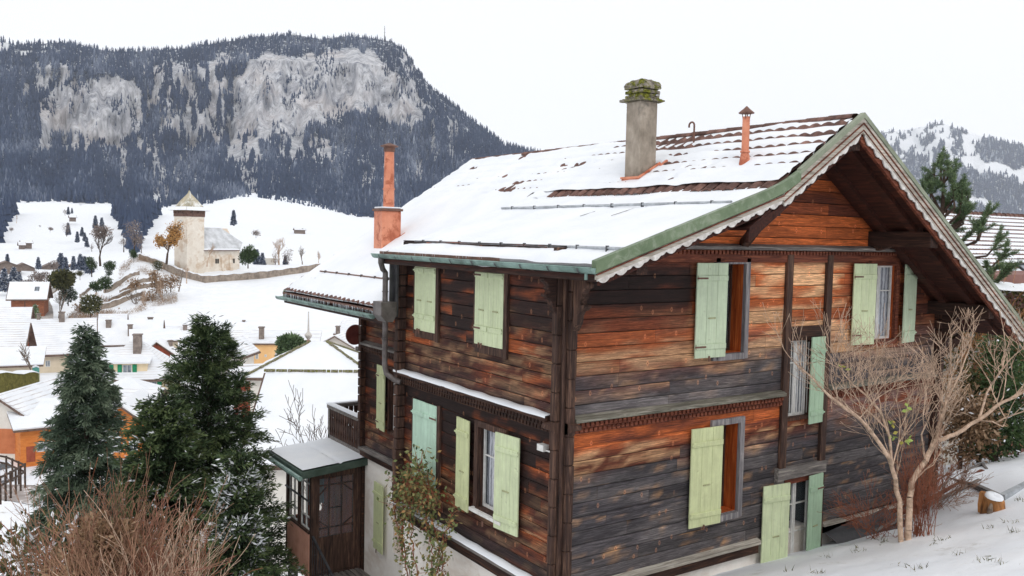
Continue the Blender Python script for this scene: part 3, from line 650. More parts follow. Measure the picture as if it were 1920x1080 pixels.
# ---- windows
def window(M, u0, u1, z0, z1, fm, fw=.1, depth=.12, bars=2, cross=(.33,), curtain='sides', wood=None, trim=True, name='window', jamb=None, half=None, label=None, sm=None):
    m = MB()
    if trim:
        m.box(u0 - fw, u0, -.05, .02, z0 - fw, z1 + fw); m.box(u1, u1 + fw, -.05, .02, z0 - fw, z1 + fw)
        m.box(u0, u1, -.048, .02, z1, z1 + fw); m.box(u0 - .0, u1 + .0, -.08, .02, z0 - fw, z0)
    else: m.box(u0 - .02, u0, -.01, .02, z0, z1)
    w = m.build(name, fm, CH, M, bevel=.005); m = MB()
    if label: w['label'] = label
    m.box(u0 - .03, u0, .02, depth + .05, z0, z1); m.box(u1, u1 + .03, .02, depth + .05, z0, z1); m.box(u0, u1, .02, depth + .05, z1, z1 + .03); m.box(u0, u1, .02, depth + .05, z0 - .03, z0)
    m.build('reveal', jamb or W_ORZ, w, M)
    a, b = u0, u1
    s = MB(); f = .035; yb = depth; n = bars; W_ = (b - a) / n
    for k in range(n):
        p, q = a + k * W_ + .004, a + (k + 1) * W_ - .004
        s.box(p, p + f, yb, yb + .035, z0, z1); s.box(q - f, q, yb, yb + .035, z0, z1); s.box(p + f, q - f, yb, yb + .035, z0, z0 + f + .01); s.box(p + f, q - f, yb, yb + .035, z1 - f, z1)
        for c in cross: zc = z1 - (z1 - z0) * c; s.box(p + f, q - f, yb + .004, yb + .03, zc - .011, zc + .011)
    s.build('sash', sm or WHITE, w, M)
    g = MB(); g.add([(a, yb + .02, z0), (b, yb + .02, z0), (b, yb + .02, z1), (a, yb + .02, z1)], [(0, 1, 2, 3)]); g.build('pane', CLEAR, w, M)
    d = MB(); d.box(a - .05, b + .05, yb + .30, yb + .36, z0 - .05, z1 + .05); d.box(a - .08, a - .03, yb + .03, yb + .3, z0, z1); d.box(b + .03, b + .08, yb + .03, yb + .3, z0, z1); d.build('dark_room', BLACK, w, M)
    if curtain:
        c = MB(); sp = {'sides': [(a, a + (b - a) * .30), (b - (b - a) * .30, b)], 'full': [(a, b)], 'right': [(a + (b - a) * .52, b)], 'left': [(a, a + (b - a) * .45)]}[curtain]
        for p, q in sp:
            k = max(6, int((q - p) / .018)); V = []
            for i in range(k + 1):
                x = p + (q - p) * i / k; y = yb + .085 + .018 * math.sin(i * 1.35) + .006 * math.sin(i * .4); V += [(x, y, z0 + .02), (x, y, z1 - .02)]
            c.add(V, [(2 * i, 2 * i + 2, 2 * i + 3, 2 * i + 1) for i in range(k)])
        c.build('curtain', CURT, w, M, smooth=True)
    return w
u_seed = [0]; OLDM = var_mat('dulled_latch_paint', lin(150, 152, 116), lin(176, 176, 140), 20, .6, 0)
def shutter(M, uh, w, z0, z1, ang, side, mat_, off=.055, battens=(.12, .84), diag=False, label=None, sunk=0):
    """A planked shutter hinged at uh; side +1 opens from the left edge, -1 from the right; ang = degrees it stands off the wall plane."""
    A = M @ Matrix.Translation((uh, -off, 0)) @ Matrix.Rotation(math.radians(-ang * side), 4, 'Z')
    m = MB(); x0, x1 = (0, w) if side > 0 else (-w, 0); n = 3; pw = (x1 - x0) / n
    for k in range(n): m.box(x0 + k * pw + .0015, x0 + (k + 1) * pw - .0015, -.014, .014, z0, z1)
    for b in battens: zc = z0 + (z1 - z0) * b; m.box(x0 + .012, x1 - .012, -.034, -.0145, zc - .04, zc + .04)
    o = m.build('shutter', mat_, CH, A, bevel=.004)
    if label: o['label'] = label
    for b in battens: h = MB(); zc = z0 + (z1 - z0) * b; h.box(x0 - .02 if side > 0 else x1 - .2, x0 + .2 if side > 0 else x1 + .02, -.042, -.0345, zc - .013, zc + .013); h.build('hinge_strap', RUST if (int(u_seed[0]) % 3 == 0) else mat_, o, A)
    u_seed[0] += 1
    h = MB(); zc = z0 + (z1 - z0) * .42; xm = (x0 + x1) / 2; h.box(xm - .07, xm + .07, -.03, -.0145, zc - .010, zc + .010); h.build('latch_bar', OLDM, o, A)
    h = MB(); xm = x0 + .04 if side < 0 else x1 - .04; h.tube([(xm - (x1 - x0) * .5, -.03, z0 - .05), (xm - (x1 - x0) * .5, -.03, z0 + .03)], .014, 6); h.build('shutter_catch', RUST, o, A)
    return o
# gable windows
window(MG, *G_H['w1'], W_GREYZ, .1, .24, 1, (), None, jamb=W_ORZ, sm=W_DARKZ, label='deep-set attic window showing an orange timber reveal')
shutter(MG, 2.44, .64, .69, 2.15, 3, 1, SH_PALE, .075)
_m = MB(); _m.box(2.86, 3.02, .03, .06, .72, 2.13); _m.build('inner_lining', W_DARKZ, CH, MG)
window(MG, *G_H['w4'], W_GREYZ, .1, .26, 1, (), None, jamb=W_ORZ, sm=W_DARKZ, label='deep-set lower window showing an orange timber reveal')
shutter(MG, 2.44, .66, -1.95, -.40, 3, 1, SH_LIME, .075)
window(MG, 4.72, 5.30, -.46, .84, W_DARKZ, .05, .05, 2, (.3,), 'sides', jamb=W_DARKZ, label='narrow stair window between the two upright posts')
_w = MB()
for k in range(9): _w.tube([(4.76 + .065 * k, -.0, -.42), (4.76 + .065 * k, -.0, .8)], .006, 5)
_w.build('window_grille', WHITE, CH, MG)
shutter(MG, 5.60, .40, -.60, .89, 4, -1, SH_GRN, .09, label='minty green shutter standing beside the stair window')
window(MG, *G_H['w3'], W_RED, .09, .06, 2, (.34,), 'full', jamb=W_ORZ, label='attic window with full white lace curtains')
shutter(MG, 6.36, .56, .69, 2.14, 8, 1, SH_SAGE, .07); shutter(MG, 8.32, .50, .66, 2.13, 8, -1, SH_PALE, .07)
window(MG, *G_H['w5'], W_DARKZ, .06, .05, 2, (.33, .66), 'left', jamb=W_DARKZ, label='ground-floor window rising out of the snow')
_m = MB(); _m.box(4.72, 5.52, -.055, -.005, -1.60, -1.52); _m.build('red_head_board', W_RED, CH, MG)
shutter(MG, 4.16, .60, -3.05, -1.54, 6, 1, SH_SAGE, .07); shutter(MG, 5.68, .42, -3.05, -1.50, 5, -1, SH_GRN, .10)
# side windows
MS0 = MS(0)
for k, (q, c1, c2) in {'s1': (0, SH_SAGE, SH_SAGE), 's2': (0, SH_SAGE, SH_SAGE), 's3': (0, SH_MINT, SH_MINT)}.items():
    a, b, zl, zh = S_H[k]; mid = (a + b) / 2
    m = MB(); m.box(a - .05, a, -.05, .0, zl - .08, zh + .05); m.box(b, b + .10, -.05, .0, zl - .16, zh + .05); m.box(a, b, -.045, .0, zl - .14, zl); m.box(a, b, .0, .03, zl, zh)
    w = m.build('shuttered_window', W_POST, CH, MS0, bevel=.005)
    shutter(MS0, a + .0, (b - a) / 2 - .006, zl - .01, zh + .03, 0, 1, c1, .04, battens=(.2, .84) if k != 's3' else (.16, .84))
    shutter(MS0, b - .0, (b - a) / 2 - .006, zl - .01, zh + .03, 1.2, -1, c2, .04, battens=(.2, .84) if k != 's3' else (.16, .84))
window(MS0, *S_H['s6'], W_POST, .1, .07, 2, (.35,), 'sides', jamb=W_DARKZ, label='side window with white casements between two open shutters')
_m = MB(); _m.box(-2.2, -1.3, -.14, .0, -1.86, -1.81); _m.build('window_board', WHITE, CH, MS0)
shutter(MS0, -2.72, .44, -1.94, -.46, 4, 1, SH_LIME, .07); shutter(MS0, -.92, .56, -1.93, -.46, 6, -1, SH_SAGE, .07)
_m = MB(); _m.box(-.45, -.30, -.10, -.0, -.52, -.43); _m.bar((-.30, -.05, -.50), (-.1, -.05, -.50), .02, .02); _m.build('outside_lamp', WHITE, CH, MS0)
MW = MS(XW)
window(MW, -7.72, -7.12, -1.82, -.46, W_DARKZ, .06, .07, 2, (.3,), 'sides', jamb=W_DARKZ, label='wing window half hidden by the near log corner')
shutter(MW, -8.26, .48, -1.86, -.42, 5, 1, SH_LIME, .07)
_m = MB()
# basement window in the wing
_s = MB()
for p, q in ((-7.42, -6.9), (-6.9, -6.38)):
    _s.box(p, p + .05, .30, .34, -4.5, -3.1); _s.box(q - .05, q, .30, .34, -4.5, -3.1)
    for zc in (-4.46, -4.0, -3.55, -3.14): _s.box(p + .05, q - .05, .30, .335, zc - .02, zc + .02)
_bw = _s.build('basement_window', WHITE, CH, MW); _g = MB(); _g.box(-7.6, -6.22, .36, .37, -4.52, -3.1); _g.build('pane', GLASS, _bw, MW)
_g = MB(); _g.box(-7.62, -7.46, .26, .36, -4.52, -3.1); _g.build('frame', W_ORZ, _bw, MW)
shutter(MW, -8.45, .54, -4.66, -3.12, 4, 1, SH_LIME, .02); shutter(MW, -6.02, .42, -4.66, -3.16, 4, -1, SH_SAGE, .02)
_m = MB(); _m.lathe((0, 0, 0), [(.02, 0), (.23, .0), (.24, .02), (.23, .04), (.02, .05)], 26)
_d = _m.build('round_sign_disc', var_mat('oxblood_metal', lin(92, 44, 40), lin(124, 66, 58), 4, .5, .1), CH, Matrix.Translation((XW - .1, YB + .28, .12)) @ Matrix.Rotation(math.radians(90), 4, 'X'))
_m = MB(); _m.bar((XW - .1, YB + .2, -.2), (XW + .1, YB - .1, -.2), .06, .1); _m.build('disc_bracket', W_GREYX, CH)
# ------------------------------------------------------------------ roof
def grid_mesh(name, us, vs, fn, mats, parent, smooth=True, keep=None):
    U, Vv = np.meshgrid(us, vs); Pt = fn(U, Vv); F = grid_faces(len(vs), len(us))
    if keep is not None: F = F[keep(U, Vv)[:-1, :-1].ravel()]
    return mesh_obj(name, Pt.reshape(-1, 3), F, mats, parent, smooth=smooth)
Y0, Y1, YD = -1.28, 10.0, 4.78                              # near verge, far verge, end of the flat part
XE = -.42                                                    # eave of the wing
Xk = 2.86
CO = .31                                                     # tile course
TL = 4.65 - Xk
# structural slabs (boards seen from below)
RF = MB()
def slab(x0, z0, x1, z1, y0, y1, t0, t1): RF.add([(x0, y0, z0 - t0), (x1, y0, z1 - t0), (x1, y1, z1 - t0), (x0, y1, z0 - t0), (x0, y0, z0 - t1), (x1, y0, z1 - t1), (x1, y1, z1 - t1), (x0, y1, z0 - t1)], [(0, 1, 2, 3), (7, 6, 5, 4), (0, 4, 5, 1), (1, 5, 6, 2), (2, 6, 7, 3), (3, 7, 4, 0)])
slab(4.65, RZ, 9.95, z_steep(9.95), Y0 + .02, Y1, .09, .13); slab(2.2, z_steep(2.2), 4.649, RZ - .0006, Y0 + .02, Y1, .09, .13)
slab(XE, z_steep(XE), 2.2, z_steep(2.2), YD + .0, Y1, .09, .13); slab(-.5, FZ, 2.2, z_flat(2.2), Y0 + .02, YD, .09, .13)
ROOF = RF.build('roof', W_SOFF, CH)
def wav(y): return .036 * np.abs(np.sin(y * math.pi / .225)) ** .7
def tile_z(x, y):           # stepped pantiles on the steep plane
    s = (4.65 - x) * 1.193; st = s / CO; return z_steepA(x) + wav(y) + .045 * (st - np.floor(st))
def z_steepA(x): return (RZ + .065) - .65 * np.abs(x - 4.65)
_ys = np.arange(Y0 + .1, Y1 - .05, .045)
_xs = 4.62 - np.unique(np.concatenate([np.arange(0, 1.76, .05), (np.arange(1, 7) * CO / 1.193) - .003, (np.arange(1, 7) * CO / 1.193) + .003]))
def f_t(U, V): return np.stack([V, U, tile_z(V, U)], -1)
T1 = grid_mesh('roof_tiles', _ys, np.sort(_xs)[::-1], f_t, TILE, ROOF)
_ysw = np.arange(YD, Y1 - .05, .06); T2 = grid_mesh('roof_tiles', _ysw, np.arange(Xk, XE - .05, -.06), f_t, TILE, ROOF)
_m = MB(); _e = Xk - .02                                        # tile ends along the break, and the dark gap beneath
y = Y0 + .16
rs = random.Random(9)
while y < 4.25:
    w = .21; zz = z_steepA(_e) - .0; pts = [(y + w * k / 6, .035 * math.sin(math.pi * k / 6)) for k in range(7)]; xo = _e - .07 - rs.uniform(0, .03)
    V = [(xo, p, zz + h + .0) for p, h in pts] + [(xo + .2, p, zz + h + .13) for p, h in pts] + [(xo, p, zz + h - .022) for p, h in pts]
    _m.add(V, [(k, k + 1, 8 + k, 7 + k) for k in range(6)] + [(14 + k, 15 + k, k + 1, k) for k in range(6)]); y += .225
_m.build('tile_edge', TILE, ROOF)
_m = MB(); _m.box(Xk - .02, Xk + .02, Y0 + .12, 4.3, z_steep(Xk) - .12, z_steep(Xk) + .055); _m.build('shadow_board', W_DARKY, ROOF)  # dark strip added to stand for the shade in the gap under the tile ends
# ridge tiles
_m = MB(); y = Y0 + .12
while y < Y1 - .1:
    L = min(.42, Y1 - y); pts = [(4.65 + .12 * math.cos(t), RZ + .05 + .075 * math.sin(t)) for t in [math.pi * k / 8 for k in range(9)]]; e = .012
    V = [(p[0], y, p[1]) for p in pts] + [(4.65 + (p[0] - 4.65) * 1.1, y + L + .03, RZ + .05 + (p[1] - RZ - .05) * 1.15) for p in pts]
    _m.add(V, [(k, 9 + k, 10 + k, k + 1) for k in range(8)]); y += L
_m.build('ridge_tiles', TILE, ROOF)
# snow: a soft sheet whose thickness fades near the ridge, so tiles show through course by course
def f_s(U, V):
    x, y = V, U; s = (4.65 - x) * 1.193; d = s / CO; st = d - np.floor(d); di = np.floor(d)
    cover = np.clip((d + .3) / 5.2 + (fbm(y * .8, di * 3.1, 3, 101) - .5) * 1.1 + sstep(1.6, 6.0, y) * .9, 0, 1)
    A = .020 + .05 * cover + (fbm(y * 2.4, s * 3, 3, 102) - .5) * .04 + (fbm(y * .9, s * .9, 3, 105) - .45) * .06 - .05 * sstep(.66, .74, fbm(y * 1.6, s * 2.2, 3, 109))
    lip = sstep(.62, .93, st + (vnoise(y * 4.44, di, 103) - .5) * .12); B = .080 * (1 - sstep(.55, .95, cover + (vnoise(y * 1.1, di * 5.0, 104) - .5) * .5))
    z = z_steepA(x) + .045 * (st * (1 - cover * .6)) + .02 + A - lip * B - .034 * sstep(.80, .98, st) * (.4 + fbm(y * 1.3, di * 2.0, 2, 107))
    return np.stack([x, y, z], -1)
grid_mesh('roof_snow', np.arange(Y0 + .11, Y1 - .03, .035), np.arange(4.56, Xk + .0, -.028), f_s, SNOW, ROOF)
# snow over the gap's far end and on the wing roof
def f_w(U, V):
    x, y = V, U; z = z_steepA(x) + .085 + .05 * sstep(2.2, 2.8, x) + (fbm(y * 1.3, x * 1.3, 4, 111) - .5) * .035
    z = np.where(x < XE + .14, z - (XE + .14 - x) * .5, z); z = np.where(y > Y1 - .12, z - (y - Y1 + .12) * .6, z); return np.stack([x, y, z], -1)
grid_mesh('roof_snow', np.concatenate([np.arange(YD + .01, Y1, .07), [Y1 + .01]]), np.arange(Xk + .02, XE - .02, -.05), f_w, SNOW, ROOF)
def f_f(U, V):
    x, y = V, U; z = FZ + .324 * (x + .5) + .045 + (fbm(y * 1.1, x * 1.5, 4, 121) - .42) * .07
    z = z - .014 * sstep(.75, 1, (x * 2.9) % 1) * (.3 + fbm(y, x * 2, 2, 3)) + .02 * sstep(-.02, .12, x)
    z = z + .10 * sstep(4.1, 4.7, y) * sstep(2.3, 2.85, x) - .045 * np.exp(-((x - 2.0) / .035) ** 2) * (fbm(y * 2, y * 0, 2, 5) > .42)
    z = np.where(x < -.38, z - (-.38 - x) * .55 - .02, z); z = np.where(y > YD - .12, z - (y - YD + .12) * .5, z)
    ex = -.47 - .05 * fbm(y * 2.3, y * 0, 3, 7) ; return np.stack([np.maximum(x, ex), y, z], -1)
FLATS = grid_mesh('roof_snow', np.arange(Y0 + .11, YD + .02, .04), np.arange(Xk + .0, -.56, -.035), f_f, SNOW, ROOF)
_m = MB(); _m.add([(-.5, Y0 + .1, FZ + .005), (-.5, YD, FZ + .005), (Xk - .02, YD, z_flat(Xk - .02)), (Xk - .02, Y0 + .1, z_flat(Xk - .02))], [(0, 1, 2, 3)]); _m.build('lower_roof_sheet', LEADM, ROOF)
# snow ridge that closes the gap beyond its end
_V = []; _n = 14
for i in range(_n + 1):
    y = 4.15 + (YD - 4.15) * i / _n; w = min(1, i / 4)
    _V += [(Xk + .05, y, z_steepA(Xk + .05) + .085), (Xk - .03, y, z_steepA(Xk) + .06), (Xk - .06 - .22 * w, y, z_flat(Xk - .2) + .09 - .10 * (1 - w))]
_m = MB(); _m.add(_V, [(i * 3 + k, i * 3 + k + 1, i * 3 + 4 + k, i * 3 + 3 + k) for i in range(_n) for k in range(2)]); _m.build('snow_drift', SNOW, ROOF, smooth=True)
# snow guards: pipes in brackets
def guard(x, zf, ya, yb, n, lift, m_, r=.016, br=LEADM):
    z = zf(x) + lift; m = MB(); m.tube([(x, ya, z), (x, yb, z)], r, 8); g = m.build('snow_guard', m_, CH); b = MB()
    for k in range(n):
        y = ya + (yb - ya) * (k + .5) / n; b.bar((x, y, z - lift - .02), (x, y, z + .03), .02, .045, (1, 0, 0)); b.bar((x - .02, y, z - .02), (x + .12, y, z - .0), .012, .012)
    b.build('bracket', br, g)
guard(1.96, z_flat, Y0 + .15, 4.6, 8, .095, GALV, .022)
guard(.02, z_flat, Y0 + .15, 4.45, 9, .065, GALV, .018)
guard(.18, z_steep, YD + .05, 9.3, 7, .16, RUST, .014); guard(.10, z_steep, YD + .05, 9.3, 7, .10, GALV, .010)
_m = MB(); rs = random.Random(3)
for y in (-.9, -.35, .2, .75, 1.5, 2.6): _m.bar((1.9, y, z_flat(1.9) + .06), (1.9 - rs.uniform(.25, .6), y + .03, z_flat(1.9 - .4) + .055), .008, .006)
_m.build('seam_ridges', LEADM, ROOF)
# gutters
def gutter(x, y0, y1, z, hang, name='gutter'):
    m = MB(); n = 8; R_ = .075
    def ring(y, R): return [(x + R * math.cos(math.pi + math.pi * k / n), y, z + R * math.sin(math.pi + math.pi * k / n)) for k in range(n + 1)]
    V = ring(y0, R_) + ring(y1, R_) + ring(y1, R_ - .008) + ring(y0, R_ - .008); q = n + 1
    m.add(V, [(k, k + 1, q + k + 1, q + k) for k in range(n)] + [(2 * q + k, 2 * q + k + 1, 3 * q + k + 1, 3 * q + k) for k in range(n)] + [list(range(q))[::-1], list(range(q, 2 * q))])
    m.tube([(x - R_, y0, z), (x - R_, y1, z)], .012, 6)
    g = m.build(name, GUTTER, CH); b = MB(); y = y0 + .25
    while y < y1:
        V = []
        for yy in (y - .015, y + .015): V += [(x + (R_ + .008) * math.cos(math.pi + math.pi * k / n), yy, z + (R_ + .008) * math.sin(math.pi + math.pi * k / n)) for k in range(q)]
        b.add(V, [(k, k + 1, q + k + 1, q + k) for k in range(n)]); y += hang
    b.build('gutter_bracket', LEADM, g); return g
gutter(-.57, Y0 - .02, YD + .06, 2.13, .62); gutter(XE - .07, YD + .30, Y1 + .1, z_steep(XE) - .06, .68)
_m = MB(); _m.box(-.485, -.46, Y0 + .05, YD, 1.96, 2.06); _m.box(XE + .02, XE + .05, YD, Y1, z_steep(XE) - .2, z_steep(XE) - .09); _m.build('fascia_board', W_DARKY, CH)
# icicles
def icicles(name, x, y0, y1, z, n, l0, l1, parent=ROOF, seed=1):
    m = MB(); rs = random.Random(seed)
    for k in range(n):
        y = rs.uniform(y0, y1); L = rs.uniform(l0, l1) * (.5 + float(fbm(np.array([y * 1.7]), np.array([seed * 1.0]), 2, 9)[0])); r = .005 + L * .035; xx = x + rs.uniform(-.01, .015)
        m.add([(xx + r, y, z), (xx - r * .5, y + r * .86, z), (xx - r * .5, y - r * .86, z), (xx, y, z - L)], [(0, 1, 3), (1, 2, 3), (2, 0, 3), (0, 2, 1)])
    return m.build(name, ICE, parent)
icicles('icicles', Xk - .10, Y0 + .2, 4.2, z_steepA(Xk) - .04, 60, .03, .10, seed=1)
icicles('icicles', -.50, 1.3, YD, 2.175, 130, .03, .10, seed=2)
icicles('icicles', XE - .02, YD + .1, Y1, z_steep(XE) + .02, 170, .04, .15, seed=3)
_m = MB(); _m.box(XE - .02, XE + .0, YD + .05, Y1, z_steep(XE) - .0, z_steep(XE) + .045); _m.box(-.51, -.50, .9, YD, 2.10, 2.18); _m.build('tile_drip_edge', RUST, ROOF)
# verges: sheet-metal capping, pale bargeboard, scalloped trim
def band(pts, y0, y1, t0, t1):          # follows a polyline (x,z); t0/t1 are heights above the roof line
    m = MB(); n = len(pts); V = []
    for x, z in pts: V += [(x, y0, z + t0), (x, y0, z + t1), (x, y1, z + t1), (x, y1, z + t0)]
    m.add(V, [(4 * i + k, 4 * i + 4 + k, 4 * i + 4 + (k + 1) % 4, 4 * i + (k + 1) % 4) for i in range(n - 1) for k in range(4)] + [(3, 2, 1, 0), (4 * n - 4, 4 * n - 3, 4 * n - 2, 4 * n - 1)]); return m
_k0 = [(-.56, z_flat(-.56)), (1.0, z_flat(1.0)), (2.55, z_flat(2.55)), (2.80, z_flat(2.80) + .012), (2.98, z_steep(2.98) + .02), (3.2, z_steep(3.2))]
_k1 = [(3.2, z_steep(3.2)), (4.65, RZ)]; _k2 = [(4.65, RZ), (9.98, z_steep(9.98))]
band(_k0, Y0 - .03, Y0 + .06, -.05, .105).build('verge_flashing', GREENM, CH)
band(_k1, Y0 - .03, Y0 + .05, .045, .125).build('verge_flashing', GREENM2, CH); band(_k2, Y0 - .03, Y0 + .05, .045, .125).build('verge_flashing', GREENM2, CH)
band([(-.54, z_flat(-.54)), (2.86, z_flat(2.86))], Y0 - .012, Y0 + .02, -.135, -.062).build('bargeboard', W_PALE, CH)
band([(-.54, z_flat(-.54)), (2.86, z_flat(2.86))], Y0 - .028, Y0 + .01, -.082, -.066).build('bargeboard_moulding', W_RED, CH)
band([(2.862, z_steep(2.862)), (4.648, z_steep(4.648))], Y0 - .012, Y0 + .02, -.18, .043).build('bargeboard', W_PALE, CH)
band([(4.652, z_steep(4.652)), (9.97, z_steep(9.97))], Y0 - .012, Y0 + .02, -.18, .043).build('bargeboard', W_PALE, CH)
for a, b in ((2.87, 4.648), (4.652, 9.97)):
    band([(a, z_steep(a)), (b, z_steep(b))], Y0 - .026, Y0 - .013, -.05, -.028).build('bargeboard_moulding', W_RED, CH); band([(a, z_steep(a)), (b, z_steep(b))], Y0 - .026, Y0 - .013, -.15, -.135).build('bargeboard_moulding', W_RED, CH)
def scallop(xa, xb, zf, off, dirn, L=.265):
    m = MB(); n = int(abs(xb - xa) / L); L = (xb - xa) / n
    for i in range(n):
        x0 = xa + L * i; top = []; bot = []
        for k in range(11):
            t = k / 10; x = x0 + L * t
            prof = .018 if t < .12 or t > .95 else .018 + (.052 * math.sin(math.pi * min(1, (t - .12) / .62)) ** .7 if t < .74 else .025 * math.sin(math.pi * (t - .74) / .21) ** .8)
            top.append((x, zf(x) - off)); bot.append((x, zf(x) - off - prof - .012))
        V = [(x, Y0 - .008, z) for x, z in top] + [(x, Y0 - .008, z) for x, z in bot] + [(x, Y0 + .012, z) for x, z in top] + [(x, Y0 + .012, z) for x, z in bot]
        m.add(V, [(k, k + 1, 12 + k, 11 + k) for k in range(10)] + [(11 + k, 12 + k, 34 + k, 33 + k) for k in range(10)] + [(22 + k, 33 + k, 34 + k, 23 + k) for k in range(10)])
    return m.build('scalloped_trim', WHITEW, CH)
WHITEW = var_mat('weathered_white_trim', lin(176, 170, 164), lin(222, 218, 214), 9, .8, .3)
scallop(-.52, 2.84, z_flat, .132, 1); scallop(4.60, 2.88, z_steep, .18, -1, .235); scallop(4.70, 9.95, z_steep, .18, 1, .235)
band([(2.2, z_steep(2.2)), (4.648, z_steep(4.648))], Y0 + .03, Y0 + .08, -.30, -.14).build('verge_rafter', W_SOFF, CH)
band([(4.652, z_steep(4.652)), (9.9, z_steep(9.9))], Y0 + .03, Y0 + .08, -.30, -.14).build('verge_rafter', W_RED, CH); band([(-.45, z_flat(-.45)), (2.8, z_flat(2.8))], Y0 + .03, Y0 + .08, -.24, -.14).build('verge_rafter', W_SOFF, CH)
# far verge
band([(XE, z_steep(XE)), (4.64, (RZ - .007))], Y1 - .03, Y1 + .03, -.14, .07).build('verge_flashing', GREENM2, CH)
# purlins and struts
for x, dz, w in ((4.65, .32, .22), (6.95, .30, .24), (8.95, .28, .2)):
    _m = MB(); _m.box(x - w / 2, x + w / 2, Y0 + .1, .3, z_steep(x) - dz - .12, z_steep(x) - .15); _m.build('purlin', W_DARKY, CH, bevel=.01)
for x in (2.85, .3):
    _m = MB(); _m.box(x - .1, x + .1, Y0 + .1, .3, z_flat(x) - .36, z_flat(x) - .14); _m.build('purlin', W_DARKY, CH, bevel=.01)
for (xa, za, xb, zb) in ((3.50, 2.44, 2.98, 2.94), (6.98, 2.42, 6.90, 2.66)):
    _m = MB(); _m.bar((xa, -.03, za), (xb, -.95, zb), .13, .14); _m.build('strut', W_DARKZ, CH, bevel=.01)
_m = MB(); _m.bar((6.95, -.02, 2.42), (6.95, -1.0, 2.74), .12, .14)
for x in (5.6, 6.6, 7.6, 8.6): _m.bar((x, -.62, z_steep(x) - .16), (x + .001, -.62, z_steep(x) - .30), .001, .001)
_m.build('strut', W_DARKZ, CH, bevel=.01)
for yy in (-.30, -.85):
    _m = MB(); _m.bar((4.7, yy, RZ - .20), (9.8, yy, z_steep(9.8) - .17), .13, .12); _m.build('rafter', W_SOFF, CH)
    _m = MB(); _m.bar((2.9, yy, z_steep(2.9) - .17), (4.6, yy, RZ - .03 - .20), .13, .12); _m.build('rafter', W_SOFF, CH)
# carved corner brackets (stepped, curled outlines)
def corbel(M, s=1.0, depth=.13, m_=None):
    out = [(0, 2.10), (-.62, 2.10), (-.62, 2.03), (-.55, 2.0), (-.50, 1.94), (-.42, 1.92), (-.36, 1.95), (-.31, 1.90), (-.36, 1.85), (-.35, 1.80), (-.27, 1.76), (-.22, 1.70), (-.24, 1.62), (-.18, 1.56), (-.22, 1.50), (-.29, 1.52), (-.31, 1.47), (-.24, 1.42), (-.17, 1.40), (-.12, 1.32), (-.10, 1.20), (-.04, 1.10), (0, 1.05)]
    m = MB(); m.prism([(a * s, 2.1 - (2.1 - z) * s) for a, z in out], 'x', -depth / 2, depth / 2); return m.build('carved_corbel', m_ or W_GREYY, CH, M, bevel=.008)
corbel(Matrix.Translation((.07, -.15, -.02)), .82, m_=W_POST)
corbel(Matrix.Translation((-.15, .07, -.02)) @ Matrix.Rotation(-math.pi / 2, 4, 'Z'), .6, m_=W_DARKY)
corbel(Matrix.Translation((XR - .07, -.15, -.72)), .9, m_=W_DARKY)
_m = MB(); _m.prism([(0, 1.35), (.75, 1.0), (.75, .92), (.5, .96), (.4, .85), (.28, .88), (.2, .7), (.05, .62), (0, .45)], 'y', -.12, .02); _m.build('carved_corbel', W_DARKX, CH, Matrix.Translation((XR, 0, 0)))
_m = MB(); _m.bar((XR + .35, -.3, .75), (XR + .05, -.05, .35), .12, .14); _m.build('strut', W_DARKZ, CH)
_m = MB(); _m.prism([(-.2, .02), (-.34, .0), (-.36, -.06), (-.28, -.1), (-.2, -.1), (-.16, -.18), (-.02, -.2), (0, .0)], 'x', 0, .14); _m.prism([(-.2, .02), (-.34, .0), (-.36, -.06), (-.28, -.1), (-.2, -.1), (-.16, -.18), (-.02, -.2), (0, .0)], 'y', 0, .13)
_m.build('ledge_end_carving', W_POST, CH, Matrix.Translation((0, 0, -.06)) @ Matrix.Scale(.8, 4))
# end board, hopper head and downpipes
_m = MB(); _m.box(-.22, .0, YW + .0, YW + .06, 1.0, 2.16); _m.box(-.22, -.18, YW - .18, YW, 1.0, 2.16); _m.prism([(-.3, z_steep(-.3)), (-.3, z_flat(-.3) - .1), (2.7, z_flat(2.7) - .1), (2.7, z_steep(2.7))], 'y', YW - .07, YW - .04); _m.build('cheek_cladding', LEADM, CH)
_m = MB(); _m.tube([(-.56, 4.62, 2.12), (-.56, 4.62, 1.98), (-.50, 4.66, 1.86), (-.42, 4.72, 1.80), (-.42, 4.72, 1.2)], .05, 12)
_m.prism([(-.56, 1.28), (-.26, 1.28), (-.26, 1.04), (-.33, .92), (-.46, .92), (-.56, 1.04)], 'y', 4.58, 4.92)
_m.tube([(-.40, 4.74, .95), (-.40, 4.74, .12), (-.38, 4.72, -.02), (-.28, 4.60, -.12), (-.20, 4.50, -.16)], .048, 12)
for z in (1.7, 1.45, .6): _m.tube([(-.42 + .0, 4.72 + .0, z), (-.42, 4.72, z + .02)], .058, 12)
_m.build('downpipe', PIPE, CH, smooth=False)
_m = MB(); _m.tube([(-.57, Y0 + .15, 2.1), (-.57, Y0 + .15, 1.98)], .02, 8); _m.build('overflow_spout', GUTTER, CH)
_m = MB(); _m.tube([(10.0, .2, .86), (10.0, .2, .62), (9.9, .2, .5), (9.45, .1, .26), (9.36, .1, .1), (9.36, .1, -2.5)], .055, 12); _m.build('downpipe', GALV, CH)
gutter(10.02, Y0 + .2, Y1, .93, .7)
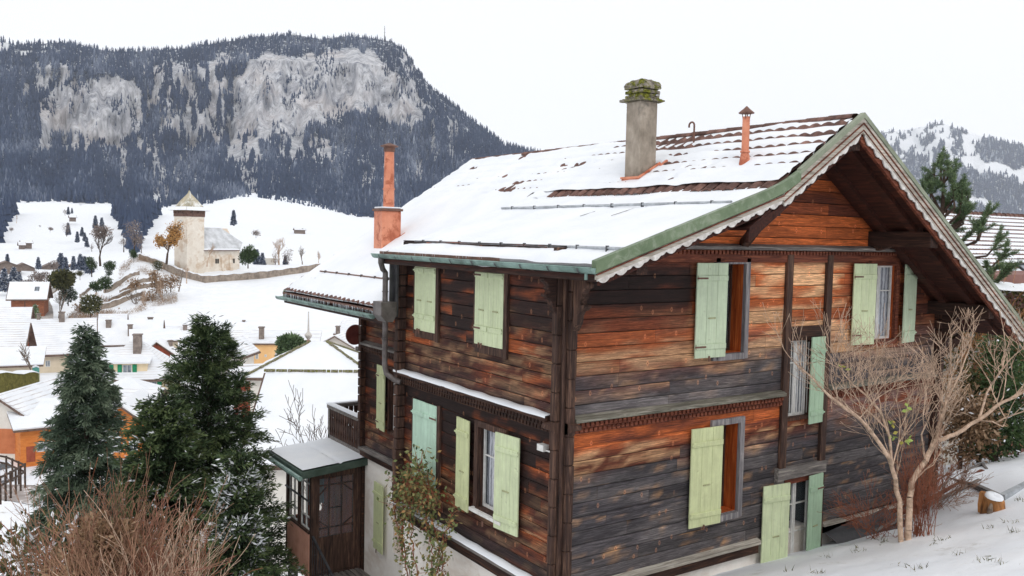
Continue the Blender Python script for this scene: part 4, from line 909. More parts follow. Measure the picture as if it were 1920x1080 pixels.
# chimneys
def chimney_big():
    x0, x1, y0, y1 = 3.17, 3.57, 2.08, 2.48
    m = MB(); m.box(x0, x1, y0, y1, 3.2, 4.92); c = m.build('chimney', CONC, CH, bevel=.02)
    f = MB(); f.add([(x0 - .03, y0 - .03, z_steep(x0) + .02), (x1 + .03, y0 - .03, z_steep(x1) + .02), (x1 + .03, y0 - .03, z_steep(x1) + .17), (x0 - .03, y0 - .03, z_steep(x0) + .17), (x0 - .03, y1 + .03, z_steep(x0) + .02), (x0 - .03, y1 + .03, z_steep(x0) + .17)], [(0, 1, 2, 3), (4, 0, 3, 5)])
    f.bar((x0 - .04, y0 - .04, z_steep(x0) + .17), (x1 + .05, y0 - .04, z_steep(x1) + .19), .03, .035); f.bar((x0 - .04, y0 - .04, z_steep(x0) + .17), (x0 - .04, y1 + .04, z_steep(x0) + .17), .03, .035)
    f.bar((x0 - .14, y0 - .15, z_steep(x0 - .14) + .05), (x0 - .14, y1 + .2, z_steep(x0 - .14) + .05), .12, .025); f.bar((x1 + .02, y0 - .07, z_steep(x1) + .12), (x1 + .14, y0 - .12, z_steep(x1 + .1) + .16), .1, .05)
    f.build('flashing', TERRA, c)
    p = MB(); rs = random.Random(2)
    for i, (za, zb, g) in enumerate(((4.92, 4.97, .085), (4.97, 5.00, .045), (5.0, 5.10, .01), (5.10, 5.13, -.03), (5.13, 5.21, .02), (5.21, 5.25, -.03), (5.25, 5.36, .03))):
        p.box(x0 - g, x1 + g, y0 - g, y1 + g, 4.92 + (za - 4.92) * .66, 4.92 + (zb - 4.92) * .66 - .002)
    # domed top
    cx, cy = (x0 + x1) / 2, (y0 + y1) / 2
    V = []; n = 7
    for i in range(n):
        t = i / (n - 1); hw = (.225 * math.cos(t * 1.25)) + .0; z = 5.208 + .10 * math.sin(t * 1.5)
        V += [(cx - hw, cy - hw, z), (cx + hw, cy - hw, z), (cx + hw, cy + hw, z), (cx - hw, cy + hw, z)]
    p.add(V, [(4 * i + k, 4 * i + (k + 1) % 4, 4 * i + 4 + (k + 1) % 4, 4 * i + 4 + k) for i in range(n - 1) for k in range(4)] + [(4 * n - 4, 4 * n - 3, 4 * n - 2, 4 * n - 1)])
    o = p.build('chimney_pot', MOSS, c); b = o.modifiers.new('s', 'SUBSURF'); b.subdivision_type = 'SIMPLE'; b.levels = b.render_levels = 4
    tx = bpy.data.textures.new('mossy', 'CLOUDS'); tx.noise_scale = .07; tx.noise_depth = 3; d = o.modifiers.new('d', 'DISPLACE'); d.texture = tx; d.strength = .055; d.mid_level = .5; d.texture_coords = 'GLOBAL'
chimney_big()
def pipe_vent(x, y, z0, z1, r, name, cap):
    m = MB(); m.tube([(x, y, z0), (x, y, z1)], [r * 1.0, r * .98], 16); m.tube([(x, y, z0 + .26), (x, y, z0 + .29)], r * 1.3, 16); m.tube([(x, y, z0 - .03), (x, y, z0 + .25)], [r * 1.85, r * 1.1], 16)
    o = m.build(name, TERRA, CH, smooth=False); c = MB(); c.lathe((x, y, z1), [(r * 1.0, .09), (r * 2.1, .06), (r * 2.05, .05), (.01, .045)][::-1], 16); c.lathe((x, y, z1), [(r * 2.1, .062), (r * .9, .12), (.006, .165)], 16)
    for k in range(4): a = k * math.pi / 2 + .5; c.bar((x + r * .9 * math.cos(a), y + r * .9 * math.sin(a), z1 - .03), (x + r * 1.2 * math.cos(a), y + r * 1.2 * math.sin(a), z1 + .08), .015, .01)
    c.build('rain_cap', cap, o); f = MB(); f.box(x - .05, x + .22, y - .16, y + .16, z_steep(x) + .07, z_steep(x) + .10); return o
pipe_vent(3.46, -.03, z_steep(3.46) + .03, 4.44, .058, 'vent_pipe', RUST)
_m = MB(); _b = z_steep(4.30); _m.tube([(4.30, 1.9, _b), (4.30, 1.9, _b + .40)] + [(4.30, 1.9 + .065 - .065 * math.cos(t), _b + .42 + .065 * math.sin(t)) for t in [math.pi * k / 8 for k in range(10)]], .017, 8); _m.build('hook_vent_pipe', RUST, CH)
x0, x1, y0, y1 = 1.04, 1.50, 7.92, 8.34
_m = MB(); _m.box(x0, x1, y0, y1, 1.8, 2.99); _c = _m.build('sheet_metal_chimney', TERRA, CH, bevel=.012)
_m = MB(); _m.box(x0 - .03, x1 + .03, y0 - .03, y1 + .03, 2.99, 3.04); _m.build('chimney_rim', RUST, _c); _m = MB(); _m.box(x0, x1, y0, y1, 3.041, 3.08); _m.build('snow_cap', SNOW, _c, bevel=.015)
_m = MB(); _xc, _yc = (x0 + x1) / 2, (y0 + y1) / 2 - .05; _m.tube([(_xc, _yc, 3.03), (_xc, _yc, 4.28)], [.125, .105], 18); _m.tube([(_xc, _yc, 3.46), (_xc, _yc, 3.49)], .135, 18); _m.build('flue_pipe', TERRA, _c)
_m = MB(); _m.lathe((_xc, _yc, 4.28), [(.11, 0), (.125, .02), (.125, .1), (.2, .12), (.195, .135), (.02, .2)], 18); _m.build('rain_cap', RUST, _c)
_m = MB(); _m.bar((x0 - .05, y0 - .03, z_steep(x0) + .08), (x1 + .1, y0 - .03, z_steep(x1 + .1) + .12), .05, .06); _m.bar((x0 - .05, y0 - .1, z_steep(x0) + .03), (x0 - .05, y1 + .3, z_steep(x0) + .03), .16, .03); _m.build('flashing', TERRA, _c)
# ------------------------------------------------------------------ plant builders
def cards(C, D, L, Wd, rs, droop=0.0, tris=True):
    """leaf-sized faces: centres C, pointing along D (unit), length L, width Wd"""
    n = len(C); r = rs.normal(size=(n, 3)); S = np.cross(D, r); S /= np.linalg.norm(S, axis=1)[:, None] + 1e-9
    L = np.broadcast_to(L, n)[:, None]; Wd = np.broadcast_to(Wd, n)[:, None]
    a = C - S * Wd * .5; b = C + S * Wd * .5; tip = C + D * L; mid = C + D * L * .5
    if tris: V = np.stack([a, b, tip], 1); return V.reshape(-1, 3), np.arange(n * 3).reshape(-1, 3)
    V = np.stack([C, mid + S * Wd * .5, tip, mid - S * Wd * .5], 1); return V.reshape(-1, 3), np.arange(n * 4).reshape(-1, 4)
def unit(v): return v / (np.linalg.norm(v, axis=-1, keepdims=True) + 1e-9)
def twigs(segs, name, mat_, parent=None, n=4, loc=(0, 0, 0), part=True):
    """segs: array rows (x0,y0,z0,r0,x1,y1,z1,r1) -> one mesh of small tubes"""
    S = np.asarray(segs, float); A = S[:, 0:3]; B = S[:, 4:7]; d = unit(B - A); ref = np.where(np.abs(d[:, 2:3]) > .9, np.array([[1., 0, 0]]), np.array([[0, 0, 1.]]))
    u = unit(np.cross(d, ref)); w = np.cross(d, u); V = np.zeros((len(S), 2 * n, 3)); F = []
    for k in range(n):
        t = 2 * math.pi * k / n; o = u * math.cos(t) + w * math.sin(t); V[:, k] = A + o * S[:, 3:4]; V[:, n + k] = B + o * S[:, 7:8]
        F.append((k, (k + 1) % n, n + (k + 1) % n, n + k))
    F = (np.array(F)[None] + (np.arange(len(S)) * 2 * n)[:, None, None]).reshape(-1, 4)
    return mesh_obj(name, V.reshape(-1, 3), F, mat_, parent, smooth=n > 4)
def grow(p, d, L, r, depth, rs, segs, kids=(2, 4), spread=.6, up=.12, bend=.16, shrink=.68, steps=4, rmin=.003, taper=.55, tips=None, start=.3):
    p = np.array(p, float); d = np.array(d, float); d /= np.linalg.norm(d); pts = [p.copy()]; rad = [r]
    for i in range(steps):
        d = d + rs.normal(size=3) * bend; d[2] += up; d /= np.linalg.norm(d); q = p + d * L / steps; r1 = max(rmin, r * (1 - (1 - taper) * (i + 1) / steps))
        segs.append((*p, rad[-1], *q, r1)); p = q; pts.append(p.copy()); rad.append(r1)
    if tips is not None and depth <= 1: tips.append((p.copy(), d.copy()))
    if depth <= 0: return
    k = rs.integers(kids[0], kids[1] + 1)
    for j in range(k + 1):
        if j == k: t = steps; sp = spread * .35
        else: t = min(steps, max(1, int(round(steps * (start + (1 - start) * (j + .5) / k))))); sp = spread
        a = rs.normal(size=3); a -= d * a.dot(d); a /= np.linalg.norm(a) + 1e-9
        nd = d * math.cos(sp) + a * math.sin(sp) * rs.uniform(.8, 1.3)
        grow(pts[t], nd, L * shrink * rs.uniform(.75, 1.2), max(rmin, rad[t] * .68), depth - 1, rs, segs, kids, spread, up, bend, shrink, max(2, steps - (depth < 3)), rmin, taper, tips, start)
def conifer(name, label, base, h, R, seed, mat_, bark, dens=1.0, droop=.25, tlen=.16, twid=.035, snow=.05, low=.04, fill=1.0, whorl=.28, nper=26, shape=1.0, group=None, upright=.0, cat='tree', leafy=True, tint0=.3, gloss=0):
    rs = np.random.default_rng(seed); t = tag(empty(name, base), label, cat, group)
    m = MB(); m.tube([(0, 0, -.4), (0.02, 0, h * .5), (0, .01, h * .97)], [h * .018, h * .012, .01], 8); m.build('trunk', bark, t)
    C = []; D = []; T = []; segs = []; z = h * low
    while z < h * .985:
        f = (1 - z / h); nb = int((6 + 8 * f) * dens); rl = R * f ** (.8 * shape) * (1 - .5 * max(0, .12 - z / h) / .12)
        for _ in range(nb):
            a = rs.uniform(0, 6.283); L = rl * rs.uniform(.62, 1.12) + .12; zz = z + rs.uniform(-.5, .5) * whorl
            n = max(3, int(L / .16)); prev = np.array([0, 0, zz]); dz = rs.uniform(.0, .35) + upright
            btint = rs.uniform(-.26, .26)
            for i in range(1, n + 1):
                s = i / n; q = np.array([math.cos(a) * L * s, math.sin(a) * L * s, zz + L * (dz * s - droop * s * s * 1.6)]); d = unit(q - prev); segs.append((*prev, .012 * (1.4 - s), *q, .012 * (1.2 - s)))
                k = int(nper * fill * (.35 + .65 * s) * L / n / .16) + 1
                if s > .15:
                    off = rs.normal(size=(k, 3)) * np.array([.075, .075, .04]) * (.55 + .8 * (1 - abs(2 * s - 1))) * (1 + L * .22)
                    C.append(q + off - (q - prev) * rs.random((k, 1))); dd = d + rs.normal(size=(k, 3)) * .55 + off * 2.5; dd[:, 2] += upright * .6 - droop * .35; D.append(unit(dd)); T.append(np.full(k, tint0 - .08 + btint + .5 * s ** 3) + rs.normal(size=k) * .13)
                prev = q
        z += whorl * (.45 + .55 * f) * .8
    C = np.concatenate(C); D = np.concatenate(D); T = np.concatenate(T); n = len(C)
    V, F = cards(C, D, tlen * rs.uniform(.6, 1.3, n), twid * rs.uniform(.7, 1.4, n), rs, tris=False)
    sn = (D[:, 2] > -.2) & (rs.random(n) < snow * (.25 + 4.5 * (vnoise(C[:, 0] * 3.5, C[:, 2] * 4 + C[:, 1] * 3, 5) > .66)))
    crown = mesh_obj('crown', V, F, [mat_, SNOW], t, mi=sn.astype(int), attr={'tint': np.repeat(np.clip(T, 0, 1), 4)})
    twigs(segs, 'branches', bark, t, 3)
    return t
def blob_crown(rs, n, rx, rz, cz, L, Wd, lumps=9, hollow=.25, flat=0):
    """leaves through an uneven, gappy volume made of overlapping clumps"""
    k = lumps; a = rs.uniform(0, 6.283, k); zz = rs.uniform(-.75, .9, k); rr = np.sqrt(np.clip(1 - zz ** 2, .05, 1)) * rs.uniform(.25, .62, k)
    cc = np.stack([rr * np.cos(a) * rx, rr * np.sin(a) * rx, cz + zz * rz * (.6 if rz < 1.4 * rx else .92)], 1); cc[0] = (0, 0, cz)
    w = rs.uniform(.42, .68, k); i = rs.integers(0, k, n); v = unit(rs.normal(size=(n, 3))); rad = (rs.random(n) ** .45)[:, None]
    Pn = cc[i] + v * rad * (w[i] * np.minimum(rx, rz))[:, None] * np.array([1.15, 1.15, .95]); keep = vnoise(Pn[:, 0] * 5 / rx, Pn[:, 2] * 5 / rx + Pn[:, 1], 7) > hollow
    Pn = Pn[keep]; v = v[keep]; T = .35 + .25 * (Pn[:, 2] - cz) / rz * .4 + rs.normal(size=len(Pn)) * .16 + (hash2(i[keep], i[keep] * 3, 2) - .5) * .35
    dd = unit(v + rs.normal(size=v.shape) * .6); V, F = cards(Pn, dd, L * rs.uniform(.6, 1.3, len(Pn)), Wd * rs.uniform(.6, 1.3, len(Pn)), rs, tris=False); return V, F, np.repeat(np.clip(T, 0, 1), 4)
def bush(name, label, base, rx, h, seed, mat_, n=900, L=None, snow=.0, group=None, bark=None, trunk=.15, lumps=9, cat='bush', hollow=.3, conic=False):
    rs = np.random.default_rng(seed); t = tag(empty(name, base), label, cat, group); L = L or rx * .22
    m = MB(); m.tube([(0, 0, -.5), (0, 0, h * .7)], [max(.03, h * .03), .02], 6); m.build('trunk' if cat == 'tree' else 'stem', bark or BARK, t)
    V, F, T = blob_crown(rs, n, rx, h * (1 - trunk) / 2, h * (trunk + (1 - trunk) / 2), L, L * .42, lumps, hollow)
    if conic: c = V.reshape(-1, 4, 3); f = np.clip(1.25 - c[:, :, 2] / h, .08, 1)[..., None]; c[:, :, :2] *= f; V = c.reshape(-1, 3)
    nf = len(F); mesh_obj('crown' if cat == 'tree' else 'foliage', V, F, [mat_, SNOW], t, mi=(rs.random(nf) < snow).astype(int), attr={'tint': T}); return t
def bare_tree(name, label, base, h, seed, mat_, depth=5, spread=.5, kids=(2, 3), group=None, r=None, up=.1, trunk=.25, cat='tree', stems=1, lean=.15, shrink=.7, n=4, bend=.13, rmin=None, leaves=None, nl=0, ll=.3):
    rs = np.random.default_rng(seed); t = tag(empty(name, base), label, cat, group); r = r or h * .022; segs = []; tr = []; tips = []
    rm = rmin if rmin is not None else h * .0016
    for s in range(stems):
        d = np.array([rs.normal() * lean, rs.normal() * lean, 1.0]); d /= np.linalg.norm(d)
        p = np.array([rs.normal() * .03 * h * (stems > 1), rs.normal() * .03 * h * (stems > 1), -.3]); q = p + d * (h * trunk + .3)
        tr.append((*p, r * 1.1, *q, r * .85)); grow(q, d, h * .33, r * .8, depth, rs, segs, kids, spread, up, bend, shrink, 4, rm, .6, tips, .2)
    S = np.array(segs); k = (h * .98) / max(S[:, 6].max(), .1)      # scaled so the tip stands at its height
    S[:, [0, 1, 2, 4, 5, 6]] *= k; tr = np.array(tr); tr[:, [0, 1, 2, 4, 5, 6]] *= k
    twigs(tr, 'trunk', mat_, t, 7); twigs(S, 'branches', mat_, t, n)
    if leaves is not None:
        P_ = np.array([q for q, _ in tips]) * k; i = rs.integers(0, len(P_), nl); C = P_[i] + rs.normal(size=(nl, 3)) * h * .035; D = unit(rs.normal(size=(nl, 3)))
        V, F = cards(C, D, ll * rs.uniform(.6, 1.3, nl), ll * .6, rs, tris=False); T = np.clip(.45 + rs.normal(size=nl) * .2, 0, 1); mesh_obj('crown', V, F, leaves, t, attr={'tint': np.repeat(T, 4)})
    return t
def at(px, r, dz=0.0):                     # a spot on the ground in the direction of column px, at distance r
    p = P(px, yh(px), r); return (p[0], p[1], Hz(p[0], p[1]) + dz)
def atp(px, py, r): p = P(px, py, r); return (p[0], p[1], p[2])
# ------------------------------------------------------------------ near trees on the left
def tall(px, ytop, r):                      # ground spot and the height that reaches row ytop
    b = at(px, r); return b, P(px, ytop, r)[2] - b[2]
b, h = tall(158, 612, 30); conifer('conifer', 'broad blue-green conifer dusted with snow, left of the darker spruce', b, h, 2.55, 11, L_CYP, BARK, dens=1.3, droop=.24, tlen=.18, twid=.036, snow=.04, low=.1, nper=44, whorl=.42, shape=.95, tint0=.32)
b, h = tall(392, 592, 21); conifer('spruce_tree', 'tall dark spruce with upright leader shoots beside the glazed porch', b, h, 2.3, 12, L_SPRUCE, BARK, dens=1.35, droop=.1, tlen=.13, twid=.024, snow=.03, low=.05, nper=48, whorl=.33, shape=.85, upright=.12, tint0=.26)
b, h = tall(305, 735, 19.5); conifer('spruce_tree', 'shorter dark spruce growing against the left flank of the tall one', b, h, 1.25, 13, L_SPRUCE, BARK, dens=1.3, droop=.1, tlen=.13, twid=.036, snow=.03, low=.02, nper=26, whorl=.24, shape=.6, upright=.15, tint0=.3)
b, h = tall(446, 850, 17.5); conifer('spruce_tree', 'low snowy spruce between the tall spruce and the porch', b, h, .85, 14, L_SPRUCE, BARK, dens=1.2, droop=.1, tlen=.13, twid=.036, snow=.085, low=.02, nper=22, whorl=.26, shape=.7, upright=.18, tint0=.32)
_m = MB(); rs = random.Random(3)
_rs = np.random.default_rng(30)
b, h = tall(235, 862, 12.5); b = (b[0], b[1], b[2]); bare_tree('bare_shrub', 'big leafless brown shrub with upright reddish twigs in front of the conifers', b, h, 31, TWIGB, depth=4, spread=.45, kids=(2, 3), up=.06, trunk=.10, cat='shrub', stems=13, lean=.5, r=.03, n=3, rmin=.0036, shrink=.8)
b, h = tall(120, 900, 13.5); bare_tree('bare_shrub', 'leafless red-brown shrub spreading over the bottom left corner', b, h, 32, TWIGR, depth=4, spread=.45, kids=(1, 3), up=.06, trunk=.08, cat='shrub', stems=8, lean=.6, r=.026, n=3, rmin=.0042, shrink=.78)
b, h = tall(345, 915, 12); bare_tree('bare_shrub', 'leafless shrub with long slanting grey stems by the dark spruce', b, h, 33, OLDBARE, depth=4, spread=.45, kids=(1, 2), up=.06, trunk=.10, cat='shrub', stems=6, lean=.45, r=.026, n=3, rmin=.0045, shrink=.8)
b, h = tall(178, 985, 13.2); bush('dry_bush', 'rounded orange-brown dry bush among the leafless shrubs', (b[0], b[1], b[2]), .75, h, 34, L_BROWN, 5200, .10, 0, lumps=8, hollow=.2)
b, h = tall(35, 960, 17); bush('grass_clump', 'olive green weedy clump with snow at the bottom left edge', b, 1.3, h, 35, L_OLIVE, 1500, .16, .3, lumps=7)
b, h = tall(588, 700, 24); bare_tree('bare_tree', 'small leafless tree with fine dark branches behind the porch roof', b, h, 45, BARKG, depth=5, spread=.62, kids=(2, 3), up=.06, trunk=.42, r=.07, n=3, rmin=.0075, lean=.02)
# ------------------------------------------------------------------ the church, the village and everything on the hillside
C_STONE = var_mat('church_limewash', lin(222, 211, 196), lin(238, 230, 218), .5, .95, .3, .03, c3=lin(208, 188, 166), s3=.5)
C_ROOFT = var_mat('verdigris_shingles', lin(148, 142, 122), lin(196, 184, 158), .6, .8, .3, .03, (1, 1, .4), c3=lin(226, 226, 222), s3=.8)
C_WOOD = var_mat('belfry_boards', lin(84, 62, 56), lin(128, 100, 88), 2, .9, .2)
C_WALL = var_mat('old_stone_wall', lin(120, 108, 98), lin(168, 154, 140), .8, .95, .5, .05)
C_SNOWT = var_mat('thin_snow_on_slates', lin(176, 178, 180), lin(222, 224, 228), .35, .9, .1, .02)
YEL = var_mat('pale_yellow_render', lin(228, 206, 170), lin(240, 222, 188), .5, .9, .1); ORG = var_mat('apricot_render', lin(232, 184, 126), lin(242, 200, 146), .5, .9, .1)
BEI = var_mat('beige_render', lin(204, 190, 166), lin(222, 208, 186), .5, .9, .1); WHI = var_mat('off_white_render', lin(214, 208, 198), lin(230, 226, 218), .5, .9, .1)
BRN = var_mat('village_brown_boards', lin(112, 70, 52), lin(158, 100, 72), 1.2, .85, .2, .02, (1, 1, 6)); ORW = var_mat('varnished_orange_boards', lin(196, 112, 52), lin(220, 138, 70), 1.0, .7, .2, .02, (1, 1, 5))
GRW = var_mat('grey_brown_barn_boards', lin(104, 92, 86), lin(138, 124, 116), 1.0, .9, .2, .02, (4, 4, 1)); REDW = var_mat('red_brown_boards', lin(134, 66, 48), lin(172, 92, 68), 1.2, .8, .2)
GRN = var_mat('bright_green_shutters', lin(28, 122, 84), lin(44, 146, 104), 3, .6, .1); WGL = var_mat('far_window_glass', lin(96, 104, 112), lin(150, 158, 166), 2, .3, 0); CHM = var_mat('far_chimney_masonry', lin(110, 100, 94), lin(150, 138, 130), 2, .9, .3)
PALG = var_mat('pale_grey_green_shutters', lin(118, 136, 136), lin(140, 158, 156), 3, .6, .1); EAVE = var_mat('dark_eave_edge', lin(82, 66, 58), lin(120, 100, 90), 2, .8, 0); SNFAR = m_snow('village_roof_snow', .4, 0, .03)

def m_rows(name, k):
    t = NT(name); w = t.n('TexWave'); w.wave_type = 'BANDS'; w.bands_direction = 'Z'; w.inputs['Scale'].default_value = 1.1; w.inputs['Distortion'].default_value = 1.2; w.inputs['Detail'].default_value = 3; t.l(t.coord(), w.inputs[0])
    c = t.ramp(t.noise(t.coord(), .6, 4), [(.3, (.74, .77, .81, 1)), (.7, (.86, .87, .89, 1))]); m = t.math('MULTIPLY', t.ramp(w.outputs['Fac'], [(.06, G01(k)), (.2, G01(0))]), t.ramp(t.noise(t.coord(), .5, 3), [(.4, G01(.2)), (.6, G01(1))]))
    return t.done(t.mix(m, c, lin(150, 128, 118)), .85)
SNG2 = m_rows('snow_thin_over_tiles', .55); SNG3 = m_rows('snow_with_tile_rows', .3)
def house(name, label, px, r, z_e, w, d, rot, wall, rh=2.2, rtype='gable', axis='x', oh=.7, drop=5.0, base=None, wins=(), chim=(), group='village houses', cat='house', snow=.22, lower=None, eave=EAVE, wh=(1.0, 1.3), shut=None, skip_snow=False, roofm=None, doors=()):
    """centre of the front at column px, distance r; eave row gives the height; rot turns the front away from the camera (degrees)"""
    c = P(px, yh(px), r); ze = P(px, z_e, r)[2]; a = math.atan2(c[1] - CAM[1], c[0] - CAM[0]) - math.pi / 2 + math.radians(rot)
    t = tag(empty(name, (c[0], c[1], ze - drop), None, a), label, cat, group)
    H_ = drop; m = MB(); m.box(-w / 2, w / 2, 0, d, -1.5, H_)
    if rtype == 'gable' and axis == 'y': m.prism([(-w / 2, H_), (w / 2, H_), (0, H_ + rh)], 'y', .0, d)
    if rtype == 'gable' and axis == 'x':
        m.prism([(0, H_), (d, H_), (d / 2, H_ + rh)], 'x', -w / 2, w / 2)
    m.build('wall', wall, t)
    if lower: m = MB(); m.box(-w / 2 - .04, w / 2 + .04, -.04, d + .04, -1.6, lower[1]); m.build('lower_wall', lower[0], t)
    o = oh
    def sheet(z0, z1, g):
        m = MB()
        if rtype == 'hip':
            rl = max(0.2, (w - d) / 2) if w > d else 0.2; A = [(-w / 2 - o - g, -o - g), (w / 2 + o + g, -o - g), (w / 2 + o + g, d + o + g), (-w / 2 - o - g, d + o + g)]; R_ = [(-rl, d / 2), (rl, d / 2)]
            e = H_ - rh * o / (d / 2) * .9
            V = [(x, y, e + z1) for x, y in A] + [(x, y, H_ + rh + z1) for x, y in R_] + [(x, y, e + z0) for x, y in A]
            m.add(V, [(0, 1, 5, 4), (1, 2, 5), (2, 3, 4, 5), (3, 0, 4), (6, 7, 1, 0), (7, 8, 2, 1), (8, 9, 3, 2), (9, 6, 0, 3), (9, 8, 7, 6)])
        elif rtype == 'flat': m.box(-w / 2 - o - g, w / 2 + o + g, -o - g, d + o + g, H_ + z0, H_ + z1)
        elif rtype == 'shed': m.prism([(-o - g, H_ + z0), (d + o + g, H_ + rh + z0), (d + o + g, H_ + rh + z1), (-o - g, H_ + z1)], 'x', -w / 2 - o, w / 2 + o)
        else:
            hw = (d / 2 if axis == 'x' else w / 2); k = rh / hw; c0 = d / 2 if axis == 'x' else 0; L0, L1 = (-w / 2 - o - g, w / 2 + o + g) if axis == 'x' else (-o - g, d + o + g)
            b = hw + o + g; pr = [(c0 - b, H_ - k * (o + g) + z0), (c0, H_ + rh + z0), (c0 + b, H_ - k * (o + g) + z0), (c0 + b, H_ - k * (o + g) + z1), (c0, H_ + rh + z1), (c0 - b, H_ - k * (o + g) + z1)]
            m.add([((L, q[0], q[1]) if axis == 'x' else (q[0], L, q[1])) for L in (L0, L1) for q in pr], [(0, 1, 4, 5), (1, 2, 3, 4), (11, 10, 7, 6), (10, 9, 8, 7), (0, 6, 7, 1), (1, 7, 8, 2), (2, 8, 9, 3), (3, 9, 10, 4), (4, 10, 11, 5), (5, 11, 6, 0)])
        return m
    rf = sheet(-.02, .14, 0).build('roof', eave, t)
    s = sheet(.144, .144 + snow * .7, -.14).build('snow_cover', roofm or [SNFAR, SNG2, SNFAR, SNG3][len(label) % 4], rf)
    for q in wins:                                    # (face, u, z, w, h, shutter material): face f front, r right side, l left side
        f, u, z, ww, hh, sm = q
        m = MB(); g = MB(); sh = MB()
        def bx(M_, u0, u1, e0, e1, z0, z1):
            if f == 'f': M_.box(u0, u1, -e1, -e0, z0, z1)
            elif f == 'r': M_.box(w / 2 + e0, w / 2 + e1, u0, u1, z0, z1)
            else: M_.box(-w / 2 - e1, -w / 2 - e0, u0, u1, z0, z1)
        bx(m, u - ww / 2 - .08, u + ww / 2 + .08, -.0, .05, z - .08, z + hh + .08)
        o2 = m.build('window', WHITE, t); bx(g, u - ww / 2, u - .04, .051, .06, z, z + hh); bx(g, u + .04, u + ww / 2, .051, .06, z, z + hh); g.build('pane', WGL, o2)
        if sm is not None:
            for sg in (-1, 1): q_ = MB(); e = u + sg * (ww / 2 + .1 + ww * .27); bx(q_, e - ww * .25, e + ww * .25, .01, .09, z - .05, z + hh + .05); q_.build('shutter', sm, t)
    if len(label) % 3 == 0 and rtype == 'gable' and axis == 'x' and w > 6:
        k = rh / (d / 2); y = d * .22; z = H_ + k * y + .3; m = MB(); m.add([(w * .2, y - .4, z - .4 * k), (w * .2 + .8, y - .4, z - .4 * k), (w * .2 + .8, y + .5, z + .5 * k), (w * .2, y + .5, z + .5 * k)], [(0, 1, 2, 3)]); q_ = m.build('skylight', WGL, rf)
        m = MB(); m.bar((w * .2, y - .4, z - .4 * k), (w * .2, y + .5, z + .5 * k), .12, .1); m.bar((w * .2 + .8, y - .4, z - .4 * k), (w * .2 + .8, y + .5, z + .5 * k), .12, .1); m.bar((w * .2, y + .5, z + .5 * k), (w * .2 + .8, y + .5, z + .5 * k), .12, .1); m.build('skylight_frame', IRON, q_)
    for f, u, ww, hh, mt in doors:
        m = MB(); m.box(u - ww / 2, u + ww / 2, -.06, .0, .0, hh); m.build('garage_door' if ww > 2 else 'door', mt, t)
    for (u, v, hh, ww) in chim:
        m = MB(); m.box(u - ww / 2, u + ww / 2, v - ww / 2, v + ww / 2, H_ - .5, H_ + hh); m.box(u - ww / 2 - .1, u + ww / 2 + .1, v - ww / 2 - .1, v + ww / 2 + .1, H_ + hh + .002, H_ + hh + .15); m.build('chimney', CHM, rf)
    return t
